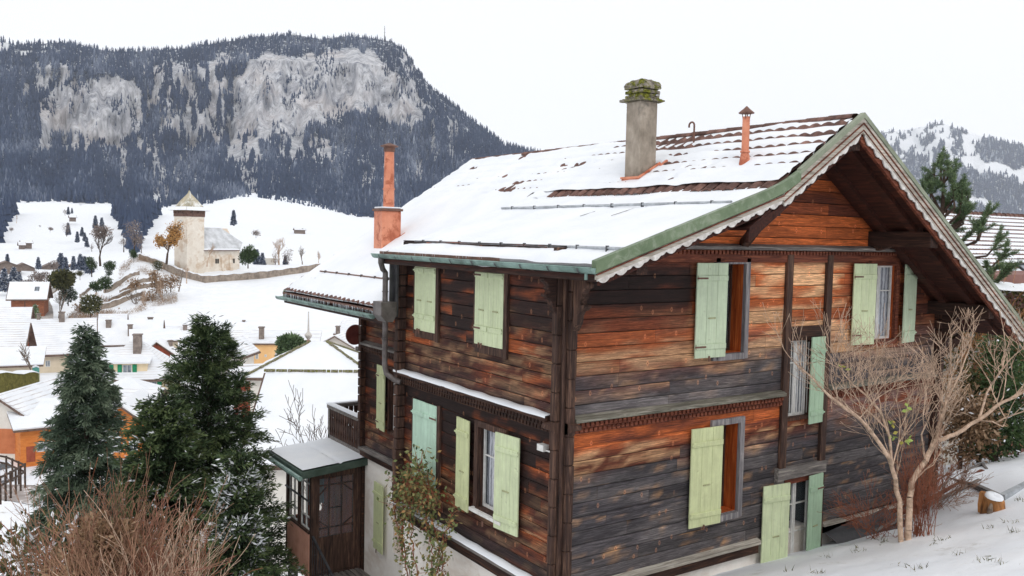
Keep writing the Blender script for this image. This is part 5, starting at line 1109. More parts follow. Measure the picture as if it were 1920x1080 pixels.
# --- church
def church():
    r = 272; c = P(355, yh(355), r); zb = P(355, 500, r)[2]; ax = math.atan2(c[1] - CAM[1], c[0] - CAM[0]) - math.pi / 2
    t = tag(empty('church', (c[0], c[1], zb), None, ax + math.radians(36)), 'old limewashed church with a square clock tower under a curved pointed roof', 'church')
    s = 272 / 1740.0; W_ = 5.9; h = 14.6
    m = MB(); m.box(-W_ / 2, W_ / 2, -W_ / 2, W_ / 2, -3, h); tw = m.build('tower', C_STONE, t)
    m = MB(); m.box(-W_ / 2 - .15, W_ / 2 + .15, -W_ / 2 - .15, W_ / 2 + .15, h, h + 1.0); m.box(-W_ / 2 + .1, W_ / 2 - .1, -W_ / 2 + .1, W_ / 2 - .1, h + 1.0, h + 1.95)
    for k in range(4):
        for sx in (-1, 1):
            u = -W_ / 2 + W_ * k / 3; m.box(u - .18, u + .18, sx * (W_ / 2) - .2, sx * (W_ / 2) + .16, h + 1, h + 1.95); m.box(sx * (W_ / 2) - .2, sx * (W_ / 2) + .16, u - .18, u + .18, h + 1, h + 1.95)
    b = m.build('belfry', C_WOOD, tw)
    V = []; prof = [(4.15, h + 1.75), (3.4, h + 2.15), (2.85, h + 2.8), (2.3, h + 3.75), (1.6, h + 4.9), (.9, h + 5.9), (.38, h + 6.7), (.1, h + 7.6)]
    for w, z in prof: V += [(-w, -w, z), (w, -w, z), (w, w, z), (-w, w, z)]
    n = len(prof); m = MB(); m.add(V, [(4 * i + k, 4 * i + (k + 1) % 4, 4 * i + 4 + (k + 1) % 4, 4 * i + 4 + k) for i in range(n - 1) for k in range(4)] + [(3, 2, 1, 0), (4 * n - 4, 4 * n - 3, 4 * n - 2, 4 * n - 1)])
    sp = m.build('spire', C_ROOFT, tw); m = MB(); m.tube([(0, 0, h + 7.5), (0, 0, h + 9.2)], .06, 6); m.lathe((0, 0, h + 7.9), [(.02, 0), (.25, .2), (.02, .45)], 8); m.bar((-.35, 0, h + 8.8), (.35, 0, h + 8.8), .07, .07); m.build('finial', IRON, sp)
    V = []                                             # snow on the two flared skirts
    m = MB(); g = .06
    for (w0, z0), (w1, z1) in zip(prof[:2], prof[1:3]): m.add([(-w0 + .1, -w0 - g, z0 + g), (w0 - .1, -w0 - g, z0 + g), (w1, -w1 - g, z1 + g), (-w1, -w1 - g, z1 + g), (-w0 - g, w0, z0 + g), (-w0 - g, -w0, z0 + g), (-w1 - g, -w1, z1 + g), (-w1 - g, w1, z1 + g)], [(0, 1, 2, 3), (4, 5, 6, 7)])
    m.build('snow_cover', SNFAR, sp)
    m = MB(); x = -W_ / 2 - .05; m.box(x, x + .05, -1.5, 1.5, h - 4.2, h - .8); ck = m.build('clock_face', WHI, tw); m = MB(); zc = h - 2.4
    for k in range(12): a = k * math.pi / 6; m.box(x - .04, x - .003, 1.2 * math.sin(a) - .09, 1.2 * math.sin(a) + .09, zc + 1.2 * math.cos(a) - .13, zc + 1.2 * math.cos(a) + .13)
    m.bar((x - .05, 0, zc), (x - .05, .25, zc + .95), .09, .04); m.bar((x - .06, 0, zc), (x - .06, -.2, zc - .7), .13, .04); m.build('clock_hand', IRON, ck)
    # nave
    x0, x1, y0, y1, e, rg = W_ / 2 - .5, W_ / 2 + 14.5, -2.2, 6.8, 5.6, 11.4
    m = MB(); m.box(x0, x1 - 2.2, y0, y1, -4, e); m.box(x1 - 2.2, x1, y0 + 1.5, y1 - 1.5, -4, e + 2.0); m.prism([(y0, e), (y1, e), ((y0 + y1) / 2, rg)], 'x', x0, x1 - 2.2)
    for u in (x0 + 7.5, x1 - 4.6): m.prism([(y0 - 1.0, -3), (y0 + .01, -3), (y0 + .01, 2.9), (y0 - .25, 2.8)], 'x', u - .5, u + .5)
    m.build('nave', C_STONE, t)
    m = MB(); yc = (y0 + y1) / 2; m.add([(x0 + .3, y0 - .8, e - .7), (x1 - 1.6, y0 - .8, e - .7), (x1 - 4.6, yc, rg + .15), (x0 + .3, yc, rg + .15), (x0 + .3, y1 + .8, e - .7), (x1 - 1.6, y1 + .8, e - .7), (x1 + .9, y0 + 1.2, e + 1.6), (x1 + .9, y1 - 1.2, e + 1.6)],
        [(0, 1, 2, 3), (4, 3, 2, 5), (1, 6, 2), (6, 7, 2), (7, 5, 2)])
    rf = m.build('nave_roof', C_SNOWT, t); m = MB(); m.add([(x0 + .3, y0 - .86, e - .66), (x1 - 1.8, y0 - .86, e - .66), (x1 - 4.2, y0 + 1.9, e + 2.05), (x0 + 6.2, y0 + 2.3, e + 2.45), (x0 + .3, y0 + 3.1, e + 3.3)], [(0, 1, 2, 3, 4)]); m.build('snow_cover', SNFAR, rf)
    m = MB(); m.box(x0 + .3, x1 - 1.6, y0 - .85, y0 - .7, e - .95, e - .72); m.build('eave_board', C_WOOD, rf)
    for u in (x0 + 5.2, x0 + 5.9, x0 + 11.0, x0 + 11.7):
        m = MB(); m.box(u - .27, u + .27, y0 - .05, y0 + .02, .9, 2.3); m.build('window', BLACK, t)
    return t
church()
# churchyard wall: a thick band following the hill
def wall_line(name, label, pts, h, th, mat_, cat='wall', cap=SNFAR, sub=10, group=None, bury=1.0, lift=None):
    V = []; Pts = []; pts = [np.array((p[0], p[1], Hz(p[0], p[1]) + lift)) for p in pts] if lift is not None else pts
    for i in range(len(pts) - 1):
        for k in range(sub): t = k / sub; Pts.append(np.array(pts[i]) * (1 - t) + np.array(pts[i + 1]) * t)
    Pts.append(np.array(pts[-1])); b = Pts[0]; m = MB(); n = len(Pts); c = MB()
    o = tag(empty(name, tuple(b)), label, cat, group); Vw = []; Vc = []
    for i, p in enumerate(Pts):
        d = Pts[min(i + 1, n - 1)] - Pts[max(i - 1, 0)]; s = np.array([-d[1], d[0], 0]); s = s / np.linalg.norm(s) * th / 2; q = p - b; hz = h + .12 * math.sin(i * 1.7)
        Vw += [q - s + (0, 0, -bury), q - s + (0, 0, hz), q + s + (0, 0, hz), q + s + (0, 0, -bury)]; Vc += [q - s * 1.25 + (0, 0, hz + .01), q - s * .7 + (0, 0, hz + .2), q + s * .7 + (0, 0, hz + .2), q + s * 1.25 + (0, 0, hz + .01)]
    F = [(4 * i + k, 4 * i + 4 + k, 4 * i + 4 + (k + 1) % 4, 4 * i + (k + 1) % 4) for i in range(n - 1) for k in range(4)] + [(3, 2, 1, 0), (4 * n - 4, 4 * n - 3, 4 * n - 2, 4 * n - 1)]
    m.add(Vw, F); m.build('masonry' if cat == 'wall' else 'rails', mat_, o)
    if cap: c.add(Vc, F); c.build('snow_cap', cap, o)
    return o
wall_line('churchyard_wall', 'long curved stone wall running round the churchyard below the church', [P(262, 490, 283), P(300, 497, 276), P(345, 511, 264), P(385, 521, 256), P(450, 518, 262), P(520, 514, 270), P(590, 506, 280), P(640, 496, 300), P(700, 484, 330)], 1.75, .7, C_WALL, bury=3, lift=.1)
K = 'garden terrace walls below the church'
for i, pp in enumerate([[(195, 536, 258), (240, 531, 262), (262, 540, 262)], [(225, 553, 250), (262, 543, 254), (292, 540, 257)], [(205, 566, 245), (260, 556, 248), (300, 549, 252)], [(190, 575, 238), (240, 571, 240), (268, 566, 242)], [(150, 527, 268), (175, 524, 272), (200, 528, 272)]]):
    pts = [P(a, b, c) for a, b, c in pp]; wall_line('terrace_wall', ['topmost short stone terrace wall on the garden knoll', 'second stone terrace wall down the garden knoll', 'third and longest stone terrace wall down the garden knoll', 'lowest stone terrace wall on the garden knoll', 'stone terrace wall by the leaning evergreens at the top of the steps'][i], pts, .85, .5, C_WALL, group=K, bury=1.0, lift=.25)
# steps up the knoll
_c = [P(85, 602, 222), P(86, 590, 229), P(84, 578, 236), P(78, 566, 243), P(84, 553, 252), P(96, 545, 260), P(106, 540, 266)]
_o = tag(empty('hillside_steps', tuple(_c[0])), 'curving flight of grey steps climbing the knoll to the church', 'steps'); _m = MB(); _s = MB(); n = 34
for i in range(n):
    t = i / (n - 1) * (len(_c) - 1); k = min(int(t), len(_c) - 2); f = t - k; p = _c[k] * (1 - f) + _c[k + 1] * f - _c[0]; p[2] = p[2] + .25; d = _c[k + 1] - _c[k]; s = np.array([-d[1], d[0], 0]); s = s / np.linalg.norm(s) * 1.55; g = d / np.linalg.norm(d) * .9
    _m.bar(tuple(p - s), tuple(p + s), .8, .5); _s.bar(tuple(p - s + (0, 0, .27)), tuple(p + s + (0, 0, .27)), .42, .05)
_m.build('treads', C_WALL, _o); _s.build('snow_on_treads', SNFAR, _o)
# --- village
house('long_roof_building', 'long low building under a broad snow roof behind the big yellow house', 330, 196, 640, 22, 9, 4, BEI, 2.6, chim=[(2, 3, 3.0, .8), (-7, 4, 3.0, .8)], wins=[('f', -6, 1.5, .9, 1.2, None)])
house('long_roof_building', 'long snow-roofed row behind the dark spruce, nearest the open hillside', 485, 205, 624, 20, 8, 3, REDW, 2.0, chim=[(-3, 4, 2.4, .6)])
house('village_house', 'house with three chimneys and a small front gable under a wide snow roof', 215, 176, 644, 15, 10, -6, BEI, 3.6, chim=[(2.4, 1.6, 3.2, .8), (-1.5, 3.6, 3.9, .9), (5.6, 6, 4.1, .9)])
house('village_house', 'beige flat-roofed house with a single green window', 292, 165, 641, 7.2, 7, 2, BEI, 1.2, 'shed', drop=4, wins=[('f', 1.2, .9, 1.6, 1.2, GRN)], snow=.3)
house('village_house', 'pale house with steep snowy hips right of the yellow house', 318, 150, 676, 6, 6, 24, WHI, 3.0, 'hip', drop=4, chim=[(1, 2, 2.9, .5)])
house('village_house', 'red-gabled small house between the yellow house and the hips', 290, 140, 664, 4.5, 6, 20, REDW, 1.7, axis='y', drop=4)
t = house('green_shutter_house', 'big pale yellow house with bright green shutters and a hipped snow roof', 243, 122, 704, 9.8, 9, -10, YEL, 3.9, 'hip', oh=.9, drop=5.6,
      wins=[('f', -3.2, 3.2, 1.0, 1.5, GRN), ('f', -.2, 3.2, 1.1, 1.5, GRN), ('f', 2.6, 3.2, 1.1, 1.5, GRN), ('r', 1.6, 3.3, 1.1, 1.4, GRN), ('r', 4.6, 3.3, 1.1, 1.4, GRN), ('r', 7.4, 3.3, .9, 1.4, GRN)], chim=[(.4, 3.0, 4.9, 1.0)])
_m = MB(); _m.box(-4.2, 2.0, .25, 3.0, 5.5, 7.15); _d = _m.build('dormer', YEL, t); _m = MB(); _m.prism([(-.3, 7.16), (3.8, 7.66), (3.8, 7.95), (-.3, 7.42)], 'x', -4.6, 2.4); _m.build('snow_cover', SNFAR, _d)
for u in (-3.2, -.4):
    _m = MB(); _m.box(u - .55, u + .55, .17, .25, 5.75, 6.95); _w = _m.build('window', WHITE, _d); _m = MB(); _m.box(u - .45, u - .04, .15, .169, 5.8, 6.9); _m.box(u + .04, u + .45, .15, .169, 5.8, 6.9); _m.build('pane', WGL, _w)
    for sg in (-1, 1): _m = MB(); _m.box(u + sg * .9 - .26, u + sg * .9 + .26, .14, .24, 5.7, 7.0); _m.build('shutter', GRN, _d)
house('garden_house', 'small board house with a striped snowy tile roof in front of the green shutters', 250, 96, 754, 3.3, 3.6, -24, BRN, .95, axis='x', oh=.9, drop=3.5)
house('garden_house', 'low pyramid-roofed annex just beyond the striped tile roof', 230, 104, 738, 5.0, 4.5, -12, BRN, 1.15, 'hip', oh=.7, drop=3.5)
house('orange_chalet', 'bright orange board chalet with a balcony between the two conifers', 226, 84, 792, 4.2, 6, -16, ORW, 1.6, axis='y', oh=.9, drop=4.5, lower=(WHI, 1.2), wins=[('f', -.6, 1.9, .9, 1.0, None), ('f', 1.0, 1.9, .6, .9, ORW)])
house('orange_chalet', 'small orange board house with red shutter and white base by the garage drive', 84, 88, 803, 4.2, 6, 8, ORW, 1.3, 'shed', oh=.6, drop=2.9, lower=(ORW, .6), wins=[('f', -.1, .9, 1.3, .7, None)], doors=[('f', -1.3, .7, 1.4, REDW)])
t = house('garage_house', 'white garage with an orange door under a broad unbroken snow roof', -6, 92, 792, 7.2, 13, -32, WHI, 2.3, axis='y', oh=.6, drop=2.9, doors=[('f', 1.3, 2.6, 2.3, var_mat('brick_brown_garage_door', lin(176, 104, 66), lin(198, 124, 84), 1, .7, .1))], snow=.3)
house('garage_house', 'white house wing whose wide snow roof meets the garage roof', 62, 104, 772, 8, 8, -30, WHI, 2.4, 'hip', oh=.7, drop=3.0, snow=.3)
house('large_farmhouse', 'large beige house with a grey snow roof and one skylight behind the bare tree', 70, 148, 659, 14.5, 9, -3, BEI, 4.2, oh=.8, drop=4.2, roofm=SNG3, wins=[('f', -4.6, 1.7, .9, 1.1, GRN), ('f', 1.2, 1.9, .5, .8, None), ('f', 4.2, 1.6, .5, .8, None)], chim=[(3, 4.3, 5.4, .8), (-.2, 4.6, 5.2, .5)])
house('village_house', 'dark red board house with white lower corner at the left edge', -2, 132, 655, 4.4, 6, -12, REDW, 3.0, drop=4.2, oh=.9, wins=[('f', 1.6, 1.6, 1.2, 1.5, None)], lower=(WHI, 1.0))
house('village_house', 'grey-brown house with a snowy balcony at the left edge, above the red one', 8, 170, 611, 6.4, 7, -8, BRN, 2.6, drop=4.0, oh=.6, wins=[('f', -.6, 1.4, 1.7, 1.2, None)], lower=(WHI, 1.0))
house('village_house', 'snow-roofed shed below the red board house', 12, 118, 688, 6, 5, -5, BEI, 1.4, 'shed', drop=2.4)
house('hill_chalet', 'red-brown chalet with a dormer below the big round evergreen', 50, 225, 556, 6.6, 6, -10, BRN, 2.9, oh=.9, drop=4.8)
t = house('village_house', 'low snow-roofed terrace in front of the steps', 118, 190, 628, 9, 6, 0, BEI, 2.6, 'hip', drop=3, chim=[(2, 3, 3.4, .6)])
house('hay_barn', 'dark timber barn with a clean white roof at the foot of the knoll', 210, 190, 607, 4.6, 3.6, -4, C_WOOD, 1.5, oh=.5, drop=2.2, group='timber barns', cat='barn', snow=.3)
house('apricot_house', 'apricot building with tiny windows and a long snow roof right of the spruce', 532, 128, 646, 9.6, 7, -5, ORG, 1.0, 'shed', oh=.3, drop=5.6, wins=[('f', -3.6, 3.6, .28, .7, None), ('f', -2.4, 3.9, .16, .2, None), ('f', -.9, 3.6, .28, .7, None), ('f', -2.4, 1.3, .16, .2, None), ('f', -.9, 1.1, .28, .6, None)], chim=[(-3.2, 2, 2.2, .7)])
house('village_house', 'brown-walled house partly behind the apricot building', 450, 150, 652, 12, 7, -3, REDW, 2.2, drop=3.5, oh=.4)
house('village_house', 'white-gabled house just behind the top of the dark spruce', 420, 118, 665, 3.6, 6, -22, WHI, 1.5, axis='y', drop=4, wins=[('f', .6, 2.6, .5, .6, None)])
house('village_house', 'dark red low house below the apricot building', 474, 98, 715, 2.6, 5, 8, REDW, .8, 'shed', drop=3.0)
house('big_gable_house', 'broad white gabled house with two rows of grey-green shutters', 632, 150, 668, 12.5, 10, -20, WHI, 3.4, axis='y', oh=.9, drop=4.5, wins=[('f', u, 2.6, .7, 1.0, PALG) for u in (-3.9, -1.7, .5, 2.7)] + [('f', u, 5.0, .7, 1.0, PALG) for u in (-.9, 1.3)], chim=[(-1.5, 5, 4.5, .6)])
house('village_house', 'small house with trees at its back, at the log corner of the chalet', 668, 160, 625, 7, 6, -30, YEL, 2.0, drop=4)
t = house('near_white_roof_house', 'large nearby house whose plain white roof plane ends in a mossy dark ridge', 700, 50, 868, 14, 14, -5, WHI, 3.9, oh=.5, drop=5.0, snow=.16, group='near neighbours')
t2 = house('near_hipped_house', 'hipped snow roof rising to a point just beyond the mossy ridge', 586, 78, 706, 10.5, 9, -8, WHI, 2.3, 'hip', oh=.6, drop=5.0, snow=.16, group='near neighbours')
house('neighbour_house', 'wide white roof with a metal seam at the log corner of the chalet', 668, 90, 694, 9, 8, -12, BEI, 1.3, oh=.4, drop=5, chim=[(2.6, .6, 1.3, .9)], group='near neighbours')
rs = random.Random(5)
def ridge(m, a, b, k):
    a = np.array(a, float); b = np.array(b, float)
    for i in range(k): p = a + (b - a) * i / k; q = a + (b - a) * (i + .8 + rs.random() * .3) / k; j = rs.uniform(-.04, .04); m.bar((p[0] + j, p[1], p[2]), (q[0] + j, q[1], q[2]), rs.uniform(.14, .3), .15)
_m = MB(); ridge(_m, (-7.5, 7, 9.2), (7.5, 7, 9.2), 60); _m.build('mossy_ridge', MOSS, t)
_m = MB(); w, d, o = 10.5, 9, .6; zt = 7.6; ridge(_m, (.75, d / 2, zt), (w / 2 + o, -o, 5.0), 24); ridge(_m, (-.75, d / 2, zt), (-w / 2 - o, -o, 5.0), 24); ridge(_m, (.75, d / 2, zt), (w / 2 + o, d + o, 5.0), 24); _m.build('mossy_ridge', MOSS, t2)
# pink finial mast
_b = P(578, 664, 100); _m = MB(); _m.tube([_b - (0, 0, 4), _b + (0, 0, 1.6)], [.42, .22], 10); _o = _m.build('roof_mast', var_mat('pink_grey_metal', lin(172, 120, 116), lin(204, 158, 150), 2, .6, .1)); tag(_o, 'tall pinkish mast with a ball and spike rising behind the hipped roof', 'mast')
_m = MB(); _m.lathe(tuple(_b + (0, 0, 1.6)), [(.1, 0), (.42, .45), (.42, .6), (.12, .95), (.06, 3.2)], 12); _m.build('ball_spike', WHITEW, _o)
# far barns and farms
for i, (px, y, r, w, lb) in enumerate([(50, 455, 560, 5, 'lonely grey barn alone on the open snowfield'), (41, 458, 556, 2.6, 'small lean-to beside the lonely grey barn'), (137, 407, 720, 4, 'tiny snow-roofed hut high on the snowfield'), (563, 431, 640, 7, 'small dark barn on the field above the bare birches')]):
    house('hay_barn', lb, px, r, y, w, w * .8, 10, GRW, 1.2, drop=1.8, group='timber barns', cat='barn', snow=.2 if i > 1 else .06)
for i, (px, y, r, w, lb) in enumerate([(12, 500, 400, 10, 'brown farmhouse with a shallow roof at the left edge of the valley'), (44, 503, 420, 8, 'weathered farm with a domed brown roof across the valley'), (92, 504, 430, 8, 'reddish farmhouse among the valley firs'), (137, 504, 440, 8, 'dark farmhouse behind the pair of firs')]):
    house('farmhouse', lb, px, r, y, w, 8, 5, GRW, 2.0, axis='y', drop=3, group='farms across the valley', snow=.06, roofm=GRW)
_b = P(505, 500, 300); _m = MB(); _m.box(-1.4, 1.4, -1, 1, -1, 2.8); tag(_m.build('white_tomb', WHI, None, Matrix.Translation(tuple(_b))), 'small white block standing inside the churchyard wall', 'monument')
# --- trees on the hillside and in the village
def ct(px, yb, r, hp, wp, seed, lb, mat_=L_FOR, kind='cone', n=700, snow=.05, group='hillside evergreens', zoff=0):
    b = P(px, yb, r); s = r / math.hypot(FPX, px - 960); h = hp * s; w = wp * s
    if kind == 'cone': return conifer('fir_tree', lb, tuple(b), h, w / 2, seed, mat_, BARK, dens=.8, droop=.25, tlen=h * .085, twid=h * .03, snow=snow, low=.06, nper=5, whorl=h * .055, shape=1.0, group=group, tint0=.32)
    if kind == 'oval': return bush('evergreen_tree', lb, tuple(b), w / 2, h, seed, mat_, int(n * 2.2), w * .15, snow, group, trunk=.06, lumps=12, cat='tree', hollow=.08)
    if kind == 'bare': return bare_tree('bare_tree', lb, tuple(b), h, seed, BARKG if mat_ is L_FOR else mat_, depth=4, spread=.45, kids=(2, 3), group=group, up=.12, trunk=.22, r=h * .028, n=3, rmin=h * .0035)
    if kind == 'haze': return bush('leafless_thicket', lb, tuple(b), w / 2, h, seed, mat_, n, w * .12, .02, group, trunk=.1, lumps=10, cat='thicket', hollow=.35)
GT = 'evergreens round the church knoll'
ct(465, 500, 262, 42, 30, 101, 'bushy dark green conifer at the end of the nave', L_GREEN, 'oval', 1500, .0, GT)
ct(438, 422, 500, 28, 11, 102, 'slim dark fir standing directly above the nave roof', group=GT)
ct(251, 487, 270, 20, 16, 103, 'small round evergreen at the start of the churchyard wall', L_GREEN, 'oval', 600, 0, GT)
ct(119, 545, 232, 39, 44, 104, 'big globe-shaped dark green evergreen beside the steps', L_OLIVE, 'oval', 2600, 0, GT)
ct(172, 516, 262, 38, 19, 105, 'upright green evergreen with a bare stem on the knoll', L_GREEN, 'oval', 700, .03, GT); ct(205, 512, 260, 28, 20, 106, 'dark pointed evergreen in the middle of the knoll', L_GREEN, 'oval', 700, .03, GT)
ct(205, 520, 255, 16, 13, 107, 'small blue-grey round bush in front of the pointed evergreen', L_CYP, 'oval', 400, .05, GT); ct(198, 545, 246, 26, 26, 108, 'spreading juniper sloping down the knoll', L_GREEN, 'oval', 800, .05, GT); ct(180, 548, 242, 20, 24, 109, 'dark clipped bush left of the juniper', L_GREEN, 'oval', 700, .03, GT)
ct(150, 522, 262, 16, 13, 110, 'little olive bush above the globe evergreen', L_OLIVE, 'oval', 400, 0, GT); ct(66, 602, 215, 32, 20, 111, 'young pale green pine on the snowy bank left of the steps', L_PINE, 'cone', snow=.08, group=GT)
ct(295, 512, 250, 24, 17, 112, 'scruffy brown-green bush just under the churchyard wall', L_OLIVE, 'oval', 600, .1, GT); ct(170, 592, 218, 38, 38, 113, 'olive-brown conifer among bare stems above the barn', L_OLIVE, 'oval', 1100, .08, GT); ct(128, 570, 236, 34, 30, 114, 'snow-flecked grey-green shrub under the globe evergreen', L_CYP, 'oval', 900, .15, GT)
# the thicket of dry shrubs on the knoll
GB = 'dry shrubs on the church knoll'
for i, (px, y, hp, wp, lb) in enumerate([(300, 560, 40, 46, 'tawny thicket at the right shoulder of the knoll'), (320, 545, 34, 40, 'brown shrubs against the slope under the wall'), (275, 585, 34, 44, 'tawny shrubs in front of the lowest terrace'), (255, 545, 22, 40, 'rust-coloured ground shrubs between the terraces'), (290, 530, 26, 36, 'grey-brown shrubs close under the churchyard wall'), (235, 598, 20, 50, 'brown scrub behind the white-roofed barn'), (150, 590, 22, 34, 'reddish scrub between bare stems'), (80, 548, 20, 30, 'rust-brown bank of scrub beside the chalet on the hill')]):
    ct(px, y, 240 - i, hp, wp, 130 + i, lb, L_BROWN, 'haze', 520, group=GB)
_rs = np.random.default_rng(88); n = 70000; _qx = _rs.uniform(128, 345, n); _qr = _rs.uniform(222, 284, n); _a = AZ0 - np.arctan((_qx - 960) / FPX); _X = CAM[0] + _qr * np.cos(_a); _Y = CAM[1] + _qr * np.sin(_a)
_k = (fbm(_X * .22, _Y * .22, 4, 33) > .50) & (fbm(_X * .9, _Y * .9, 2, 34) > .42) & ((_qx > 225) | (_qr < 248)) & (_qr < 284 - np.maximum(0, _qx - 262) * .18) & (_qx < 300 + (284 - _qr) * .7); _X, _Y = _X[_k], _Y[_k]
_C = np.stack([_X, _Y, H(_X, _Y) + _rs.random(len(_X)) * (.3 + 1.7 * fbm(_X * .4, _Y * .4, 2, 35))], 1); _V, _F = cards(_C, unit(_rs.normal(size=_C.shape) * .7 + (0, 0, .5)), .75 * _rs.uniform(.4, 1.3, len(_C)), .05, _rs, tris=False)
tag(mesh_obj('dry_undergrowth', _V, _F, L_BROWN, attr={'tint': np.repeat(np.clip(.35 + .5 * (fbm(_X * .15, _Y * .15, 2, 36) - .5) + _rs.normal(size=len(_X)) * .25, 0, 1), 4)}), 'matted dry brown undergrowth between the terraces of the church knoll', 'undergrowth', kind='stuff')
for i, (px, y, hp, lb) in enumerate([(305, 585, 62, 'thin leafless tree at the right foot of the knoll'), (266, 595, 58, 'leafless sapling with pale stem in the middle of the knoll'), (275, 592, 50, 'second leafless sapling close to the pale one'), (335, 545, 44, 'leafless tree leaning out over the snowy slope'), (170, 600, 55, 'spindly leafless tree behind the low terrace roofs'), (110, 600, 60, 'spindly leafless tree right of the steps'), (350, 530, 36, 'small leafless shrub tree under the curved wall')]):
    ct(px, y, 236 - i * 1.5, hp, hp * .6, 150 + i, lb, BARKG if i % 2 else OLDBARE, 'bare', group='leafless trees on the knoll')
# trees behind and beside the church
b = P(312, 494, 262); _t = bare_tree('autumn_tree', 'spreading tree holding orange-brown autumn leaves left of the church tower', tuple(b), 11.5, 171, BARK, depth=5, spread=.62, kids=(2, 3), up=.05, trunk=.3, r=.32, n=3, rmin=.045, leaves=L_AUT, nl=2600, ll=.55)
ct(188, 497, 258, 74, 36, 172, 'tall old bare tree with thick dark trunk above the terraces', BARK, 'bare', group='big bare trees by the church'); ct(190, 452, 330, 30, 40, 173, 'round grey leafless crown behind the tall bare tree', L_MAUVE, 'haze', 900, group='big bare trees by the church')
ct(252, 468, 282, 56, 32, 174, 'round-crowned bare tree between knoll and autumn tree', L_MAUVE, 'haze', 900, group='big bare trees by the church'); ct(388, 498, 258, 44, 22, 175, 'small pale leafless tree in front of the nave', OLDBARE, 'bare', group='big bare trees by the church')
for i, (px, y, hp, w) in enumerate([(232, 470, 36, 16), (265, 472, 30, 14)]): ct(px, y, 300, hp, w, 180 + i, ['mauve-brown leafless poplar left of the round-crowned tree', 'short mauve-brown poplar right of the round-crowned tree'][i], L_MAUVE, 'haze', 500, group='mauve leafless poplars')
GR = 'row of trees behind the churchyard wall'
for i, (px, y, hp, w, m_, kd, lb) in enumerate([(492, 500, 26, 14, L_FOR, 'cone', 'short dark fir beside the white tomb'), (482, 498, 30, 14, L_FOR, 'cone', 'grey-green fir left of the white tomb'), (516, 500, 36, 18, L_BROWN, 'haze', 'rust-coloured larch right of the white tomb'), (523, 499, 56, 36, OLDBARE, 'bare', 'tall pale birch rising over the rust-coloured larch'), (540, 500, 34, 20, L_MAUVE, 'haze', 'leafless shrub next to the birch'), (535, 501, 22, 10, L_FOR, 'cone', 'little dark fir right of the birch'), (567, 499, 40, 28, BARKG, 'bare', 'bare tree near the far bend of the churchyard wall'), (597, 495, 26, 34, OLDBARE, 'bare', 'low bare tree beside the wing eave')]):
    ct(px, y, 296 + i, hp, w, 190 + i, lb, m_, kd, 500, group=GR)
# snowfield trees
GS = 'single trees on the snowfield'
for i, (px, y, r, hp, w, m_, kd, lb) in enumerate([(179, 428, 640, 24, 10, L_FOR, 'cone', 'left one of the two dark firs on the snowfield crest'), (191, 430, 640, 22, 10, L_FOR, 'cone', 'right one of the two dark firs on the snowfield crest'), (184, 455, 560, 26, 34, L_MAUVE, 'haze', 'wide grey thicket at the foot of the two crest firs'),
    (128, 440, 600, 22, 9, L_FOR, 'cone', 'dark fir touching the mauve bushes'), (125, 442, 596, 24, 15, L_MAUVE, 'haze', 'mauve bush leaning on the dark fir'), (145, 454, 560, 20, 8, L_FOR, 'cone', 'dark conical fir standing alone'), (154, 443, 580, 17, 8, L_FOR, 'cone', 'topmost of three small firs stepping down the slope'), (159, 452, 565, 16, 8, L_FOR, 'cone', 'middle of three small firs stepping down the slope'), (163, 463, 540, 18, 8, L_FOR, 'cone', 'lowest of three small firs stepping down the slope'),
    (172, 470, 520, 18, 9, L_MAUVE, 'haze', 'faint grey bush below the three small firs'), (94, 434, 600, 8, 14, L_MAUVE, 'haze', 'low mauve bush in the middle of the snowfield'), (21, 434, 600, 8, 12, L_MAUVE, 'haze', 'low mauve bush towards the left of the snowfield'), (75, 426, 640, 4, 5, L_MAUVE, 'haze', 'tiny bush dot on the snowfield'), (31, 418, 660, 16, 14, OLDBARE, 'bare', 'faint leafless tree near the wood edge'), (128, 402, 700, 14, 6, L_FOR, 'cone', 'small fir just under the wood'), (122, 403, 700, 10, 9, L_MAUVE, 'haze', 'mauve shrub just under the wood'), (135, 400, 705, 10, 4, L_FOR, 'cone', 'thinnest fir just under the wood'),
    (480, 445, 520, 14, 22, L_MAUVE, 'haze', 'grey bushes on the slope above the churchyard')]):
    ct(px, y, r, hp, w, 210 + i, lb, m_, kd, 420, group=GS)
GV = 'firs along the valley floor'
for i, (px, y, r, hp, w, lb) in enumerate([(8, 545, 300, 42, 22, 'snowy grey fir cut off at the left edge'), (26, 545, 300, 44, 24, 'snowy tall fir second from the left edge'), (36, 535, 310, 26, 14, 'narrow fir behind the red-brown chalet'), (14, 498, 420, 22, 9, 'thin fir poking up behind the leftmost farmhouse'), (72, 504, 400, 22, 10, 'thin fir left of the reddish farmhouse'), (114, 508, 360, 34, 20, 'tall grey fir right of the reddish farmhouse'), (123, 508, 352, 26, 12, 'dark fir pressed against the tall grey one'), (138, 506, 380, 26, 10, 'wispy snow-laden fir left of the dark fir pair'), (151, 506, 350, 30, 17, 'left half of the dark fir pair'), (159, 506, 352, 26, 12, 'right half of the dark fir pair'), (168, 512, 330, 28, 18, 'bluish fir behind the upright evergreen')]):
    ct(px, y, r, hp, w, 240 + i, lb, group=GV, snow=.22 if i < 3 else .06)
for i, (px, y, hp, w, lb) in enumerate([(75, 540, 32, 40, 'leafless grey trees behind the hill chalet'), (100, 512, 24, 26, 'mauve leafless trees left of the dark fir pair'), (50, 545, 22, 30, 'leafless grey trees beside the snowy firs')]): ct(px, y, 300, hp, w, 260 + i, lb, L_MAUVE, 'haze', 700, group='leafless valley thickets')
